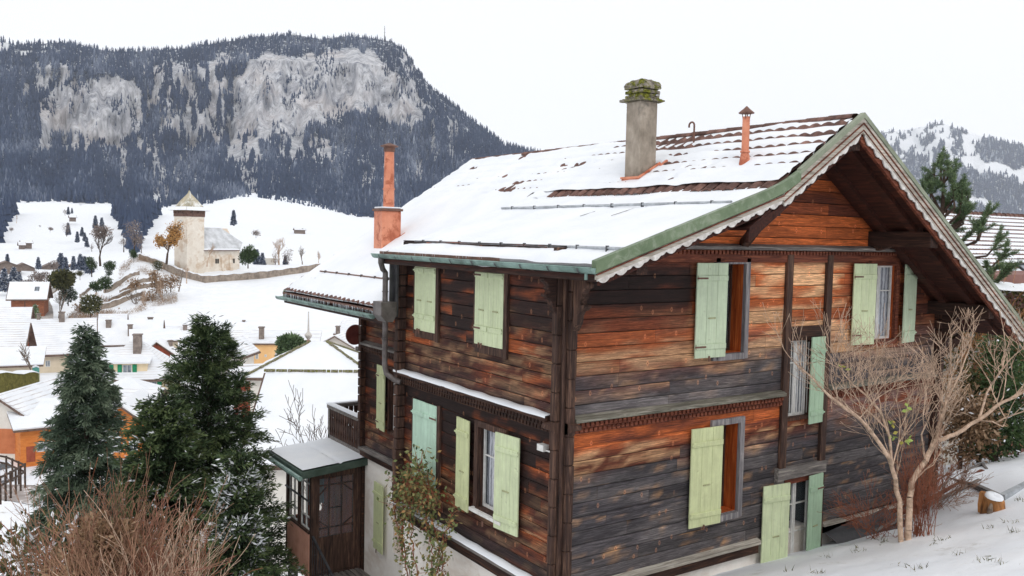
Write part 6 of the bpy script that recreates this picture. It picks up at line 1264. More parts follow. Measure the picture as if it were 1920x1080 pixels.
# village trees and garden things
ct(60, 722, 108, 92, 76, 271, 'tall wide-branched bare tree standing before the large farmhouse', BARKG, 'bare', group='village trees'); ct(20, 738, 104, 36, 44, 272, 'pollarded bare tree over the clipped hedge', OLDBARE, 'bare', group='village trees'); ct(542, 690, 98, 62, 56, 273, 'dark bushy pine rising over the hipped roof', L_PINE, 'oval', 3600, .0, 'village trees')
ct(322, 735, 100, 34, 30, 274, 'grey-green bush at the corner of the yellow house', L_OLIVE, 'oval', 600, .1, 'village trees')
wall_line('clipped_hedge', 'long clipped olive hedge with snow on top, left of the green screen', [P(-20, 738, 100), P(30, 735, 104), P(61, 733, 107)], 2.0, 1.4, HEDGE, cat='hedge', sub=3); wall_line('green_screen', 'teal privacy screen joining the end of the hedge', [P(62, 734, 108), P(73, 733, 110)], 2.6, .1, var_mat('teal_screen', lin(70, 142, 132), lin(90, 160, 150), 1, .7, 0), cat='screen', sub=2)
_m = MB(); _b = P(47, 594, 205); _m.tube([_b - (0, 0, 2), _b + (0, 0, 3.2)], .09, 6); tag(_m.build('utility_pole', BARK), 'thin wooden pole on the snowy bank below the hill chalet', 'pole')
# road, car, fence by the garage
def strip(name, pts, wd, mat_, lift=.06):
    V = []; n = len(pts)
    for i, p in enumerate(pts): p = np.array(p, float); d = np.array(pts[min(i + 1, n - 1)], float) - np.array(pts[max(i - 1, 0)], float); s = np.array([-d[1], d[0]]) / np.hypot(d[0], d[1]) * wd / 2; V += [(p[0] - s[0], p[1] - s[1], Hz(p[0] - s[0], p[1] - s[1]) + lift), (p[0] + s[0], p[1] + s[1], Hz(p[0] + s[0], p[1] + s[1]) + lift)]
    return tag(mesh_obj(name, V, [(2 * i, 2 * i + 1, 2 * i + 3, 2 * i + 2) for i in range(n - 1)], mat_, smooth=True), kind='structure')
ROADM = var_mat('wet_slushy_asphalt', lin(132, 122, 118), lin(168, 160, 156), .5, .6, .2, .02, c3=lin(214, 212, 212), s3=2)
strip('road', [at(px, r)[:2] for px, r in [(-60, 80), (-20, 79.5), (20, 78.5), (60, 77), (90, 75.5), (120, 74), (160, 72), (210, 70)]], 4.2, ROADM)
def car():
    b = P(-10, 842, 84); b[2] = Hz(b[0], b[1]) + .02; a = math.radians(118); t = tag(empty('parked_car', (b[0], b[1], b[2] - .0), None, a), 'white car cut off by the left edge in front of the garage', 'car')
    CP = var_mat('white_car_paint', lin(214, 216, 220), lin(226, 228, 232), 1, .3, 0); DG = GLASS
    side = [(-2.1, .35), (-2.15, .75), (-1.95, .95), (-1.3, 1.02), (-.75, 1.42), (.7, 1.45), (1.25, 1.05), (1.95, .92), (2.12, .7), (2.1, .35)]
    m = MB(); m.prism(side, 'y', -.85, .85); m.build('body', CP, t, bevel=.06)
    m = MB(); m.prism([(-1.2, 1.04), (-.72, 1.38), (.66, 1.41), (1.15, 1.05)], 'y', -.87, .87); m.build('side_window', DG, t)
    m = MB(); m.add([(-1.32, -.7, 1.06), (-1.32, .7, 1.06), (-.8, .62, 1.42), (-.8, -.62, 1.42)], [(0, 1, 2, 3)]); m.build('windscreen', DG, t)
    for x in (-1.3, 1.3):
        for y in (-.8, .8):
            m = MB(); m.tube([(x, y - .1, .32), (x, y + .1, .32)], .33, 16); m.build('wheel', BLACK, t)
car()
def rail_fence(name, label, pts, n, mat_, h=1.1):
    t = tag(empty(name, tuple(pts[0])), label, 'fence'); b = np.array(pts[0]); L = []
    for i in range(len(pts) - 1):
        for k in range(n): L.append(np.array(pts[i]) + (np.array(pts[i + 1]) - np.array(pts[i])) * k / n - b)
    L.append(np.array(pts[-1]) - b)
    for p in L: m = MB(); m.bar(tuple(p - (0, 0, .5)), tuple(p + (0, 0, h)), .12, .12, (1, 0, 0)); m.build('post', mat_, t)
    for z in (h * .5, h * .92):
        m = MB()
        for p, q in zip(L[:-1], L[1:]): m.bar(tuple(p + (0, 0, z)), tuple(q + (0, 0, z)), .06, .12)
        m.build('rail', mat_, t)
    return t
rail_fence('rail_fence', 'dark wooden rail fence along the slushy road at the left edge', [P(-30, 876, 70), P(12, 884, 69), P(47, 900, 66)], 3, BARK); rail_fence('rail_fence', 'dark wooden rail fence turning back from the road fence corner', [P(47, 900, 64), P(20, 918, 58), P(-10, 935, 54)], 3, BARK)
# ------------------------------------------------------------------ glazed porch and balcony on the far side (parts of the chalet)
PX0, PX1, PY0, PY1 = -.02, 1.18, 9.2, 10.75
_m = MB(); _m.add([(-.34, 8.98, -2.86), (1.5, 8.98, -2.72), (1.5, 11.3, -2.72), (-.34, 11.3, -2.86), (-.34, 8.98, -3.02), (1.5, 8.98, -2.88), (1.5, 11.3, -2.88), (-.34, 11.3, -3.02)], [(0, 1, 2, 3), (7, 6, 5, 4), (0, 4, 5, 1), (3, 2, 6, 7), (1, 5, 6, 2), (0, 3, 7, 4)])
PR = _m.build('porch_roof', var_mat('dark_green_flashing', lin(52, 66, 58), lin(80, 96, 86), 3, .4, .1), CH, bevel=.01)
_V = []; _us = np.linspace(-.30, 1.45, 30); _vs = np.linspace(9.03, 11.26, 34)
grid_mesh('roof_snow', _us, _vs, lambda U, V: np.stack([U, V, -2.86 + (U + .34) * .076 + .035 + (fbm(U * 2, V * 2, 3, 4) - .5) * .02 - .035 * (np.abs(U - .62) < .02)], -1), SNOW, PR)
_m = MB(); _m.tube([(-.40, 8.9, -2.97), (-.40, 11.4, -2.97)], .055, 8); _m.build('porch_gutter', GUTTER, PR)
_m = MB(); _f, _s, _t2 = -5.34, -4.36, -2.98
for x, y in ((PX0, PY0), (PX0, 9.96), (PX0, PY1), (PX1 - .1, PY0)): _m.box(x, x + .11, y, y + .11, _f, _t2)
_m.box(PX0 + .11, PX1 - .1, PY0 + .01, PY0 + .1, -3.1, _t2); _m.box(PX0 + .01, PX0 + .1, PY0 + .11, PY1, -3.08, _t2 - .01); _m.box(PX0 - .02, PX0 + .12, PY0 + .11, PY1, _s - .05, _s); _m.box(PX0, PX1, PY0 - .02, PY1, _f - .12, _f - .01)
PO = _m.build('glazed_porch', W_POST, CH); PO['label'] = 'small glazed timber porch on stilts'
_m = MB(); n = 12; L = (PY1 - PY0 - .1) / n
for k in range(n): _m.box(PX0 - .012, PX0 + .03, PY0 + .10 + k * L + .004, PY0 + .10 + (k + 1) * L - .004, _f - .12, _s - .05)
_m.build('boarding', PINKB, PO)
_m = MB()
for a, b in ((PY0 + .12, 9.95), (10.08, PY1 - .01)):
    for y in (a, (a + b) / 2 - .015, b - .03): _m.box(PX0 + .04, PX0 + .075, y, y + .03, _s, -3.08)
    for z in (_s, -4.08, -3.3, -3.11): _m.box(PX0 + .04, PX0 + .07, a, b, z, z + .03)
_m.build('side_sash', WHITE, PO)
_m = MB(); _m.box(PX0 + .055, PX0 + .06, PY0 + .12, PY1, _s, -3.08); _m.build('pane', CLEAR, PO)
_m = MB(); _m.tube([(PX0 - .05, PY0 - .0, -3.62), (PX0 - .05, PY1, -3.62)], .022, 8); _m.build('rail', IRON, PO)
_m = MB(); x0, x1 = PX0 + .2, PX1 - .17; y = PY0 + .03; zb, zt = -4.5, -3.14
for x in (PX0 + .11, x1 - .0): _m.box(x, x + .09, y - .01, y + .05, _f, zt + .06)
_m.box(x0, x1, y, y + .045, _f, zb); _m.box(x0, x1, y, y + .045, zt, zt + .06)
for x in (x0 + .24, x0 + .55): _m.box(x - .014, x + .014, y, y + .035, zb, zt)
for z in (-4.3, -3.3): _m.box(x0, x1, y + .002, y + .033, z - .014, z + .014)
_m.box(x0 + .25, x0 + .54, y + .003, y + .03, -3.86, -3.84)
for (a, b) in (((x0, -3.52), (x0 + .24, -3.3)), ((x1, -3.52), (x0 + .55, -3.3)), ((x0, -4.12), (x0 + .24, -4.3)), ((x1, -4.12), (x0 + .55, -4.3))): _m.bar((a[0], y + .02, a[1]), (b[0], y + .02, b[1]), .025, .025)
_m.build('porch_door', W_POST, PO); _m = MB(); _m.box(x0, x1, y + .02, y + .022, zb, zt); _m.build('pane', CLEAR, PO)
_m = MB(); _m.box(PX0 + .12, 1.3, PY1 + .02, PY1 + .06, _f, -4.4); _m.box(PX0 + .5, PX0 + .6, PY1 + .02, PY1 + .06, -4.4, -3.1); _m.box(PX0 + .9, 1.3, PY1 + .02, PY1 + .06, -4.4, -3.1); _m.box(1.22, 1.26, PY0 + .12, PY1, _f, -3.1); _m.box(PX0, 1.3, PY0 + .1, PY1, _f - .02, _f + .02); _m.build('inner_boarding', W_ORZ, PO)
_m = MB(); _m.box(.52, .58, PY1 - .02, PY1 + .018, -4.2, -3.3); _m.box(.85, .9, PY1 - .02, PY1 + .018, -4.2, -3.3); _m.box(.58, .85, PY1, PY1 + .015, -4.2, -3.3); _m.build('inner_shutter', PALG, PO)
_m = MB()
for x, y in ((.0, 9.3), (.0, 10.6)): _m.box(x, x + .2, y, y + .16, -9, _f - .12)
_m.build('stilt', W_GREYZ, PO)
_m = MB(); _m.box(PX0, 1.2, 8.2, PY0 - .03, _f - .1, _f - .06)
for k in range(9): _m.box(PX0 + .02 + k * .13, PX0 + .11 + k * .13, 8.2, PY0 - .03, _f - .058, _f - .03)
_m.build('landing', W_GREYY, PO)
_m = MB(); a0 = (PX0 + .02, 9.16, -4.42); a1 = (PX0 + .02, 6.6, -5.55); _m.bar(a0, a1, .05, .035)
for k in range(20):
    t = k / 19; x, y, z = [a0[i] + (a1[i] - a0[i]) * t for i in range(3)]; _m.bar((x, y, z - .01), (x, y, z - .98), .014, .014, (1, 0, 0))
    if k % 3 == 1: _m.lathe((x, y, z - .35), [(.005, 0), (.022, .02), (.005, .04)], 6)
_m.bar((a0[0], a0[1], a0[2] - .95), (a1[0], a1[1], a1[2] - .95), .03, .02); _m.build('stair_railing', IRON, CH)
_m = MB()
for k in range(9): z = _f - .12 - k * .14; y = 8.2 - k * .27; _m.box(PX0, 1.15, y - .3, y, z - .05, z)
_m.build('stair_treads', W_GREYY, CH)
# balcony with sawn balusters
BXo = 1.22
_m = MB(); _m.box(BXo - .03, BXo + .12, YB + .04, 11.3, -1.94, -1.86); _m.box(BXo, 2.9, 11.2, 11.3, -1.94, -1.86); _m.box(BXo - .0, BXo + .09, 11.2, 11.3, -2.72, -1.94); _m.box(BXo, BXo + .06, YB + .05, 11.3, -2.72, -2.62); _m.box(BXo, 2.9, YB + .15, 11.28, -2.78, -2.72)
BA = _m.build('balcony', W_GREYX, CH)
def baluster(m, at_, horiz):
    w = .115; out = [(-.5, 0), (.5, 0), (.5, .12), (.28, .2), (.5, .32), (.5, .45), (.22, .56), (.5, .68), (.5, .8), (-.5, .8), (-.5, .68), (-.22, .56), (-.5, .45), (-.5, .32), (-.28, .2), (-.5, .12)]
    m.prism([(at_ + a * w, -2.66 + z * .9) for a, z in out], 'x' if horiz == 'y' else 'y', (BXo + .01 if horiz == 'y' else 11.23), (BXo + .04 if horiz == 'y' else 11.26))
_m = MB()
for k in range(15): baluster(_m, YB + .18 + k * .135, 'y')
for k in range(11): baluster(_m, BXo + .2 + k * .135, 'x')
_m.build('sawn_balusters', W_DARKZ, BA)
_m = MB(); _m.box(BXo - .04, BXo + .13, YB + .06, 11.32, -1.858, -1.82); _m.box(BXo + .14, 2.9, 11.19, 11.32, -1.858, -1.82); _m.build('snow_cap', SNOW, BA, bevel=.012)
# ------------------------------------------------------------------ climbing rose on the side wall
def rose():
    rs = np.random.default_rng(77); b = (-.35, 4.0, -6.0); t = tag(empty('climbing_rose', b), 'climbing rose with yellow-green and rusty leaves against the white basement', 'climbing plant'); segs = []; C = []; T = []
    tg = [P(800, 690, 1).tolist()]
    def pt(px, py, x): r = ray(px, py); k = (x - CAM[0]) / r[0]; return CAM + r * k
    stems = [[(790, 1130), (775, 1020), (768, 950), (785, 905), (790, 862)], [(770, 1130), (760, 1040), (752, 970), (758, 925), (762, 900)], [(820, 1130), (812, 1060), (800, 990), (797, 950), (808, 905)], [(795, 1130), (825, 1060), (835, 1000), (850, 960)], [(780, 1130), (748, 1010), (740, 940)], [(840, 1130), (828, 1050), (808, 960)]]
    for si, st in enumerate(stems):
        p0 = None
        for i in range(len(st) - 1):
            for k in range(8):
                f = k / 8; px = st[i][0] * (1 - f) + st[i + 1][0] * f + rs.normal() * 2; py = st[i][1] * (1 - f) + st[i + 1][1] * f; p = pt(px, py, -.35 + rs.normal() * .03) - np.array(b)
                if p0 is not None: segs.append((*p0, .011, *p, .010))
                p0 = p
                dens = 30 if py < 950 and si != 3 else 9
                for _ in range(dens):
                    o = rs.normal(size=3) * np.array([.11, .20, .17]) * (1.0 if py < 950 else .5)
                    C.append(p + o); T.append(.45 + rs.normal() * .2 + (.35 if rs.random() < .2 else 0)); 
                    if rs.random() < .25: segs.append((*p, .005, *(p + o), .003))
    C = np.array(C); D = unit(rs.normal(size=C.shape) + (-.4, -.3, -.2)); V, F = cards(C, D, .085 * rs.uniform(.6, 1.3, len(C)), .05, rs, tris=False)
    mesh_obj('leaves', V, F, L_ROSE, t, attr={'tint': np.repeat(np.clip(T, 0, 1), 4)}); twigs(segs, 'stems', TWIGR, t, 4)
rose()
# ------------------------------------------------------------------ magnolia-like bare tree in the foreground
def front_tree():
    rs = np.random.default_rng(9); b0 = P(1697, 1012, 1); r = ray(1697, 1012); k = (-2.0 - CAM[1]) / r[1]; base = CAM + r * k; base[2] = Hz(base[0], base[1]) + .0
    t = tag(empty('bare_tree', tuple(base)), 'pale pinkish leafless tree with spreading forked limbs in front of the gable', 'tree')
    D0 = np.dot(base - CAM, AX[:, 2]) * -1      # depth along the view axis
    def q(px, py, dd=0.0): d = AX @ np.array([px - 960, -(py - 540), -FPX]) / FPX; return CAM + d * (D0 + dd) - base
    limbs = [([(1690, 1015, 0), (1686, 940, .0), (1675, 880, -.1), (1650, 830, -.2), (1612, 785, -.3), (1570, 755, -.4), (1540, 728, -.5)], .052, .022),
             ([(1672, 880, -.1), (1668, 820, .1), (1652, 775, .2), (1625, 742, .2), (1600, 722, .3)], .03, .016),
             ([(1703, 1015, 0), (1705, 950, .0), (1708, 905, .1), (1735, 865, .15), (1755, 825, .2)], .062, .05), ([(1755, 825, .2), (1790, 815, .1), (1835, 788, .0), (1875, 757, -.1), (1910, 740, -.2), (1950, 715, -.2)], .045, .02),
             ([(1755, 825, .2), (1762, 790, .3), (1775, 750, .4), (1800, 700, .5), (1815, 660, .5)], .035, .013), ([(1672, 880, -.1), (1685, 830, .1), (1688, 790, .2)], .018, .01), ([(1690, 960, 0), (1680, 900, .3), (1684, 850, .4), (1690, 820, .4)], .022, .01), ([(1835, 788, 0), (1860, 790, -.3), (1880, 800, -.4), (1890, 780, -.4)], .016, .007), ([(1835, 788, 0), (1850, 735, .3), (1880, 690, .5), (1885, 650, .6)], .026, .010), ([(1735, 865, .15), (1728, 815, -.3), (1745, 775, -.5)], .02, .01)]
    tr = []; segs = []
    for pts, r0, r1 in limbs:
        r0 *= .78; r1 *= .78
        P_ = [q(*p) for p in pts]; L = []
        for i in range(len(P_) - 1):
            for k in range(3):
                f = k / 3; L.append(P_[i] * (1 - f) + P_[i + 1] * f + rs.normal(size=3) * r0 * .18)
        L.append(P_[-1]); n = len(L)
        for i in range(n - 1): ra = r0 + (r1 - r0) * i / (n - 1); rb = r0 + (r1 - r0) * (i + 1) / (n - 1); tr.append((*L[i], ra, *L[i + 1], rb))
        d = unit(L[-1] - L[-3]); grow(L[-1], d, .62, r1 * .9, 3, rs, segs, (2, 2), .48, .07, .15, .74, 4, .0032, .6)
        for i in range(3, n - 1):
            if L[i][2] > .75 and rs.random() < .42:
                a = rs.normal(size=3); a[2] = abs(a[2]) + .5; d = unit(unit(L[i + 1] - L[i]) * .6 + unit(a) * .8); grow(L[i], d, .58, .011, 3, rs, segs, (1, 3), .5, .08, .15, .74, 4, .0031, .6)
    S = np.array(segs); S = S[(S[:, 2] < 3.5)]
    twigs(tr, 'trunk', OLDBARE, t, 9); twigs(S, 'branches', OLDBARE, t, 4)
    C = np.array([q(*p) for p in ((1669, 790, .1), (1676, 795, .1), (1672, 815, .12), (1700, 760, .1), (1703, 770, .1), (1704, 828, .1), (1698, 832, .1), (1676, 815, .1), (1580, 690, -.2))]); C = np.repeat(C, 3, 0) + rs.normal(size=(27, 3)) * .02
    V, F = cards(C, unit(rs.normal(size=C.shape) + (0, -.5, -.6)), .09, .06, rs, tris=False); mesh_obj('leaves', V, F, L_LIME, t, attr={'tint': np.repeat(rs.random(27), 4)})
    return base
TB = front_tree()
def red_shrub():
    rs = np.random.default_rng(19); b = np.array([TB[0] + .42, TB[1] + .05, 0]); b[2] = Hz(b[0], b[1]); t = tag(empty('red_twig_shrub', tuple(b)), 'upright shrub of thin rust-red twigs right beside the pale tree trunk', 'shrub'); segs = []
    for i in range(44):
        a = rs.uniform(0, 6.28); lean = abs(rs.normal()) * .17; d = np.array([math.cos(a) * lean, math.sin(a) * lean, 1.0]); p = np.array([rs.normal() * .13, rs.normal() * .11, -.05]); grow(p, d, rs.uniform(.45, .95), .0065, 2, rs, segs, (1, 3), .42, .05, .09, .6, 4, .0026, .6)
    twigs(segs, 'twigs', TWIGR, t, 3)
red_shrub()
def low_twigs(px, py, dx, lb, seed, n=18, L=.5):
    rs = np.random.default_rng(seed); r = ray(px, py); k = (dx - CAM[1]) / r[1]; b = CAM + r * k; b[2] = Hz(b[0], b[1]); t = tag(empty('twiggy_shrub', tuple(b)), lb, 'shrub', 'low twiggy shrubs by the chalet'); segs = []
    for i in range(n): a = rs.uniform(0, 6.28); grow(np.array([rs.normal() * .1, rs.normal() * .1, 0]), np.array([math.cos(a) * .8, math.sin(a) * .8, .8]), L, .006, 3, rs, segs, (1, 3), .5, .02, .12, .65, 3, .003, .6)
    twigs(segs, 'twigs', TWIGR if seed % 2 else TWIGB, t, 3)
low_twigs(1640, 960, -1.0, 'low arching reddish shrub between the tree and the ground-floor window', 5); low_twigs(1765, 930, -.8, 'low grey twiggy shrub on the snow right of the red twigs', 6, 22, .5)
# tree stump
def stump():
    r = ray(1862, 962); k = (-2.0 - CAM[1]) / r[1]; b = CAM + r * k; b[2] = Hz(b[0], b[1]); t = tag(empty('tree_stump', tuple(b)), 'freshly cut orange-brown tree stump with a cap of snow in the snow bank', 'stump'); rs = np.random.default_rng(4)
    SW = var_mat('split_orange_wood', lin(120, 80, 46), lin(186, 130, 80), 4, .8, .4, .02, (1, 1, .4), c3=lin(84, 56, 38), s3=.7)
    m = MB(); n = 22; V = []; prof = [(-.15, 1.22), (0, 1.1), (.08, 1.0), (.20, .93), (.23, .84)]
    for z, s in prof: V += [(.19 * s * math.cos(6.283 * k / n) * (1 + .13 * math.sin(3 * 6.283 * k / n)), .16 * s * math.sin(6.283 * k / n) * (1 + .1 * math.cos(5 * 6.283 * k / n)), z + (.03 * math.sin(6.283 * k / n) if z > .1 else 0)) for k in range(n)]
    m.add(V, [(i * n + k, i * n + (k + 1) % n, (i + 1) * n + (k + 1) % n, (i + 1) * n + k) for i in range(len(prof) - 1) for k in range(n)] + [list(range(4 * n, 5 * n))]); m.build('wood', SW, t)
    m = MB(); V = [(.17 * s * math.cos(6.283 * k / n), .14 * s * math.sin(6.283 * k / n), z + .03 * math.sin(6.283 * k / n)) for s, z in ((1.02, .225), (.95, .265), (.5, .285), (.01, .285)) for k in range(n)]; m.add(V, [(i * n + k, i * n + (k + 1) % n, (i + 1) * n + (k + 1) % n, (i + 1) * n + k) for i in range(3) for k in range(n)]); m.build('snow_cap', SNOW, t, smooth=True)
    m = MB(); m.prism([(-.17, -.05), (.02, -.05), (-.0, .16), (-.08, .31), (-.15, .30), (-.19, .1)], 'y', .10, .17); m.build('splinter', SW, t); m = MB(); m.tube([(-.22, -.05, -.05), (-.26, -.08, .1), (-.2, -.06, .16)], [.05, .04, .02], 7); m.build('root', BARKG, t)
stump()
# old boards and the low lean-to roof at the far end of the gable foot
K = 'old boards lying on the snow'
for i, (a, b) in enumerate([((1640, 985), (1835, 944)), ((1640, 968), (1840, 930)), ((1655, 950), (1812, 918)), ((1660, 935), (1780, 912)), ((1650, 1000), (1838, 958))]):
    def gp(px, py, y): r = ray(px, py); k = (y - CAM[1]) / r[1]; return CAM + r * k
    ya = -.45 + .16 * i; yb = -.75 + .3 * i; A = gp(*a, ya); B = gp(*b, yb); g0, g1 = Hz(A[0], A[1]), Hz(B[0], B[1]); A[2] = g0 + .05 + .02 * i; B[2] = g1 + .01
    m = MB(); m.bar(tuple(A), tuple(B), .075, .03); o = m.build('old_board', W_RED if i % 2 else W_GREYX); tag(o, ['long brown board nearest the red twigs, half sunk in snow', 'weathered board second from the front of the pile', 'weathered brown board in the middle of the pile', 'short board at the back of the pile, closest to the log corner', 'lowest board of the pile, reaching under the pale tree'][i], 'board', K)
_m = MB(); _m.add([(5.85, -.06, -2.62), (7.6, -.06, -2.42), (7.6, -.75, -2.62), (5.9, -.62, -2.86)], [(0, 1, 2, 3)]); _m.box(5.8, 7.6, -.05, -.01, -2.62, -2.45); _m.box(6.35, 8.9, -.03, .06, -2.56, -2.44)
tag(_m.build('lean_to_sheet', LEADM), 'grey metal sheet leaning at the foot of the gable behind the tree', 'metal sheet')
_p = [P(1752, 868, 20.4), P(1832, 880, 18.6), P(1882, 893, 17.4)]; _p = [np.array((q[0], q[1], Hz(q[0], q[1]) + .05)) for q in _p]; _m = MB()
for a, b in zip(_p[:-1], _p[1:]): _m.bar(tuple(a), tuple(b), .12, .06)
_o = tag(_m.build('plank_edge', W_GREYX), 'long grey plank edging the snow bank right of the chalet', 'plank')
_m = MB(); a = _p[-1]; b = P(1965, 872, 18.6); b[2] = Hz(b[0], b[1]) + .05; _m.bar(tuple(a - (0, 0, .05)), tuple(b - (0, 0, .05)), .1, .22); tag(_m.build('metal_trough', GALV), 'galvanised metal channel meeting the end of the grey plank', 'channel')
_m = MB(); a = P(1815, 882, 20.2); b = P(1842, 870, 21); c = P(1850, 880, 20); _m.bar(tuple(a), tuple(b), .05, .05); _m.bar(tuple(b), tuple(c), .05, .05); tag(_m.build('bent_lath', W_GREYX), 'thin bent wooden lath sticking out of the snow bank', 'lath')
# grass tufts poking through the snow
def tufts():
    rs = np.random.default_rng(8); C = []; D = []
    spots = [(1612, 1035), (1755, 1022), (1555, 1046), (1690, 1062), (1850, 1052), (1880, 1060), (1905, 1000), (1900, 980), (1770, 1014), (1660, 1018), (1480, 1072), (1535, 1076), (1722, 1068), (1915, 940), (1800, 1040), (1862, 990)]
    for px, py in spots:
        k = 3.0
        while True:
            p = P(px, py, k)
            if Hz(p[0], p[1]) > p[2] or k > 25: break
            k += .1
        n = rs.integers(6, 30)
        C.append(np.stack([p[0] + rs.normal(size=n) * .07, p[1] + rs.normal(size=n) * .07, np.full(n, Hz(p[0], p[1]) - .01)], 1)); D.append(unit(rs.normal(size=(n, 3)) * .6 + (0, 0, .7)))
    C = np.concatenate(C); D = np.concatenate(D); V, F = cards(C, D, .09 * rs.uniform(.5, 1.3, len(C)), .012, rs); tag(mesh_obj('grass', V, F, L_OLIVE, attr={'tint': np.repeat(rs.random(len(C)), 3)}), 'sparse dark grass blades poking through the snow bank', 'grass', kind='stuff')
tufts()
# ------------------------------------------------------------------ right-hand neighbour, ivy bank, pine
def neighbour():
    b = P(1950, 600, 52); a = math.radians(-4); t = tag(empty('neighbour_house', (33, 9.0, -7.0), None, a), 'neighbouring house with courses of clay tiles showing through thin snow', 'house')
    w0, w1 = -5.5, 26; d = 13; H_ = 6.2; zr = 11.15; m = MB(); m.box(w0 + .7, w1, .7, d - .7, -2, H_ + .6); m.build('wall', WHI, t)
    yr = d / 2; L = math.hypot(yr + .4, zr - H_)
    us = np.arange(w0, 14, .12); sl = np.concatenate([[k * .36 + e for e in (.0, .12, .24, .352)] for k in range(int(L / .36))])
    def f(U, V): s = V / L; st = V / .36; st = st - np.floor(st); y = yr - (yr + .4) * s; return np.stack([U, y, zr - (zr - H_) * s + .07 * st + .03 * np.abs(np.sin(U * math.pi / .24))], -1)
    rf = grid_mesh('roof', us, sl, f, TILE, t)
    def g(U, V): s = V / L; st = V / .36; fr = st - np.floor(st); y = yr - (yr + .4) * s; c = fbm(U * .35, np.floor(st) * .7, 3, 3); e = sstep(.72 + .3 * (c - .5), .88 + .3 * (c - .5), fr); return np.stack([U, y, zr - (zr - H_) * s + .07 * fr + .05 - .11 * e + .01], -1)
    grid_mesh('snow_cover', us, np.sort(np.unique(np.concatenate([sl, sl + .05]))), g, SNFAR, rf)
    m = MB(); m.tube([(w0, yr, zr + .03), (14, yr, zr + .03)], .13, 8); x = w0
    while x < 14: m.tube([(x, yr, zr + .03), (x + .08, yr, zr + .03)], .17, 8); x += .42
    m.build('ridge_tiles', TILE, rf); m = MB(); m.add([(w0, yr, zr), (14, yr, zr), (14, d, H_ + .6), (w0, d, H_ + .6)], [(0, 1, 2, 3)]); m.build('rear_slope', TILE, rf)
    m = MB(); s = .62; y = yr - (yr + .4) * s; z = zr - (zr - H_) * s; 
    for x0_, x1_, dy, dz in ((3.1, 4.4, 0, 0),): m.add([(x0_, y - .5, z - .38 + .15), (x1_, y - .5, z - .38 + .15), (x1_, y + .6, z + .42 + .15), (x0_, y + .6, z + .42 + .15)], [(0, 1, 2, 3)])
    sk = m.build('skylight', WGL, rf); m = MB(); m.bar((3.05, y - .55, z - .27), (3.05, y + .62, z + .6), .09, .1); m.bar((4.45, y - .55, z - .27), (4.45, y + .62, z + .6), .09, .1); m.bar((3.0, y + .62, z + .6), (4.5, y + .62, z + .6), .09, .1); m.build('frame', IRON, sk)
neighbour()
_m = MB(); _m.box(0, 2.3, 0, 3, -3, 4.6); _g = tag(empty('grey_annex', (14.6, 3.6, -2.6), None, math.radians(-8)), 'plain grey rendered annex behind the far log corner of the chalet', 'outbuilding'); _m.build('wall', WHI, _g); _m = MB(); _m.prism([(-.2, 4.6), (2.5, 4.6), (2.5, 4.72), (-.2, 4.72)], 'y', -.2, 3.2); _m.build('roof', SNFAR, _g)
_m = MB(); _m.box(2.301, 9.5, .3, 3, -3, 4.3); _m.build('red_brown_wall', var_mat('dull_red_brown_render', lin(120, 86, 80), lin(148, 112, 104), .8, .9, .2), _g)
def ivy_bank():
    rs = np.random.default_rng(55); b = (15.6, 2.6, -2.2); t = tag(empty('ivy_bank', b), 'tangled ivy and dry climbers with snow on top filling the right edge', 'hedge'); C = []; n = 17000
    x = rs.uniform(-3.1, 8, n); z = rs.uniform(0, 1, n) ** .8 * (2.75 + .25 * fbm(x * .8, x * 0, 3, 5) - .02 * x); y = rs.normal(size=n) * .32 - .3 * np.sin(x); keep = fbm(x * 1.1, z * 1.3, 4, 6) > .40; C = np.stack([x, y, z + .7], 1)[keep]; D = unit(rs.normal(size=C.shape) + (0, -.5, -.2)); V, F = cards(C, D, .11 * rs.uniform(.5, 1.4, len(C)), .065, rs, tris=False)
    sn = rs.random(len(C)) < .05; mesh_obj('foliage', V, F, [L_OLIVE, SNOW], t, mi=sn.astype(int), attr={'tint': np.repeat(np.clip(.5 + rs.normal(size=len(C)) * .25, 0, 1), 4)})
    segs = []
    for i in range(230): p = np.array([rs.uniform(-3.1, 8), rs.normal() * .25 - .35, rs.uniform(-.5, 2.4)]); grow(p, rs.normal(size=3) + (0, -.2, .6), rs.uniform(.5, 1.3), .012, 2, rs, segs, (1, 3), .6, .05, .2, .7, 4, .006, .6)
    twigs(segs, 'climbing_stems', TWIGO, t, 3)
    us = np.linspace(-3.2, 8, 90); vs = np.linspace(-.75, .8, 14)
    grid_mesh('snow_cap', us, vs, lambda U, V: np.stack([U, V - .3 * np.sin(U), 3.38 - .05 * U + .25 * fbm(U * .8, U * 0, 3, 5) + .28 * np.sqrt(np.clip(1 - (V / .8) ** 2, 0, 1)) * (.6 + fbm(U * 1.5, V * 2, 3, 9)) - .1], -1), SNFAR, t)
ivy_bank()
for i, (px, yb, r, w, h, mt, lb, sd) in enumerate([(1865, 872, 22, .75, 2.9, L_GREEN, 'dense dark green bush under the ivy bank', 61), (1800, 872, 21.5, .7, 1.9, L_BROWN, 'golden-brown leafy bush beside the grey annex', 62), (1905, 870, 23, .7, 2.2, L_GREEN, 'snow-flecked green bush at the right edge', 63), (1835, 868, 23, .6, 2.3, L_OLIVE, 'olive climber-covered bush between golden and dark bushes', 64)]):
    b = P(px, yb, r); h += max(0, b[2] - Hz(b[0], b[1])); b[2] = Hz(b[0], b[1]); bush('garden_bush', lb, tuple(b), w, h, sd, mt, 3200, .12, .02 + .05 * (i == 2), 'bushes at the foot of the ivy bank', lumps=14, hollow=.25, trunk=.0)
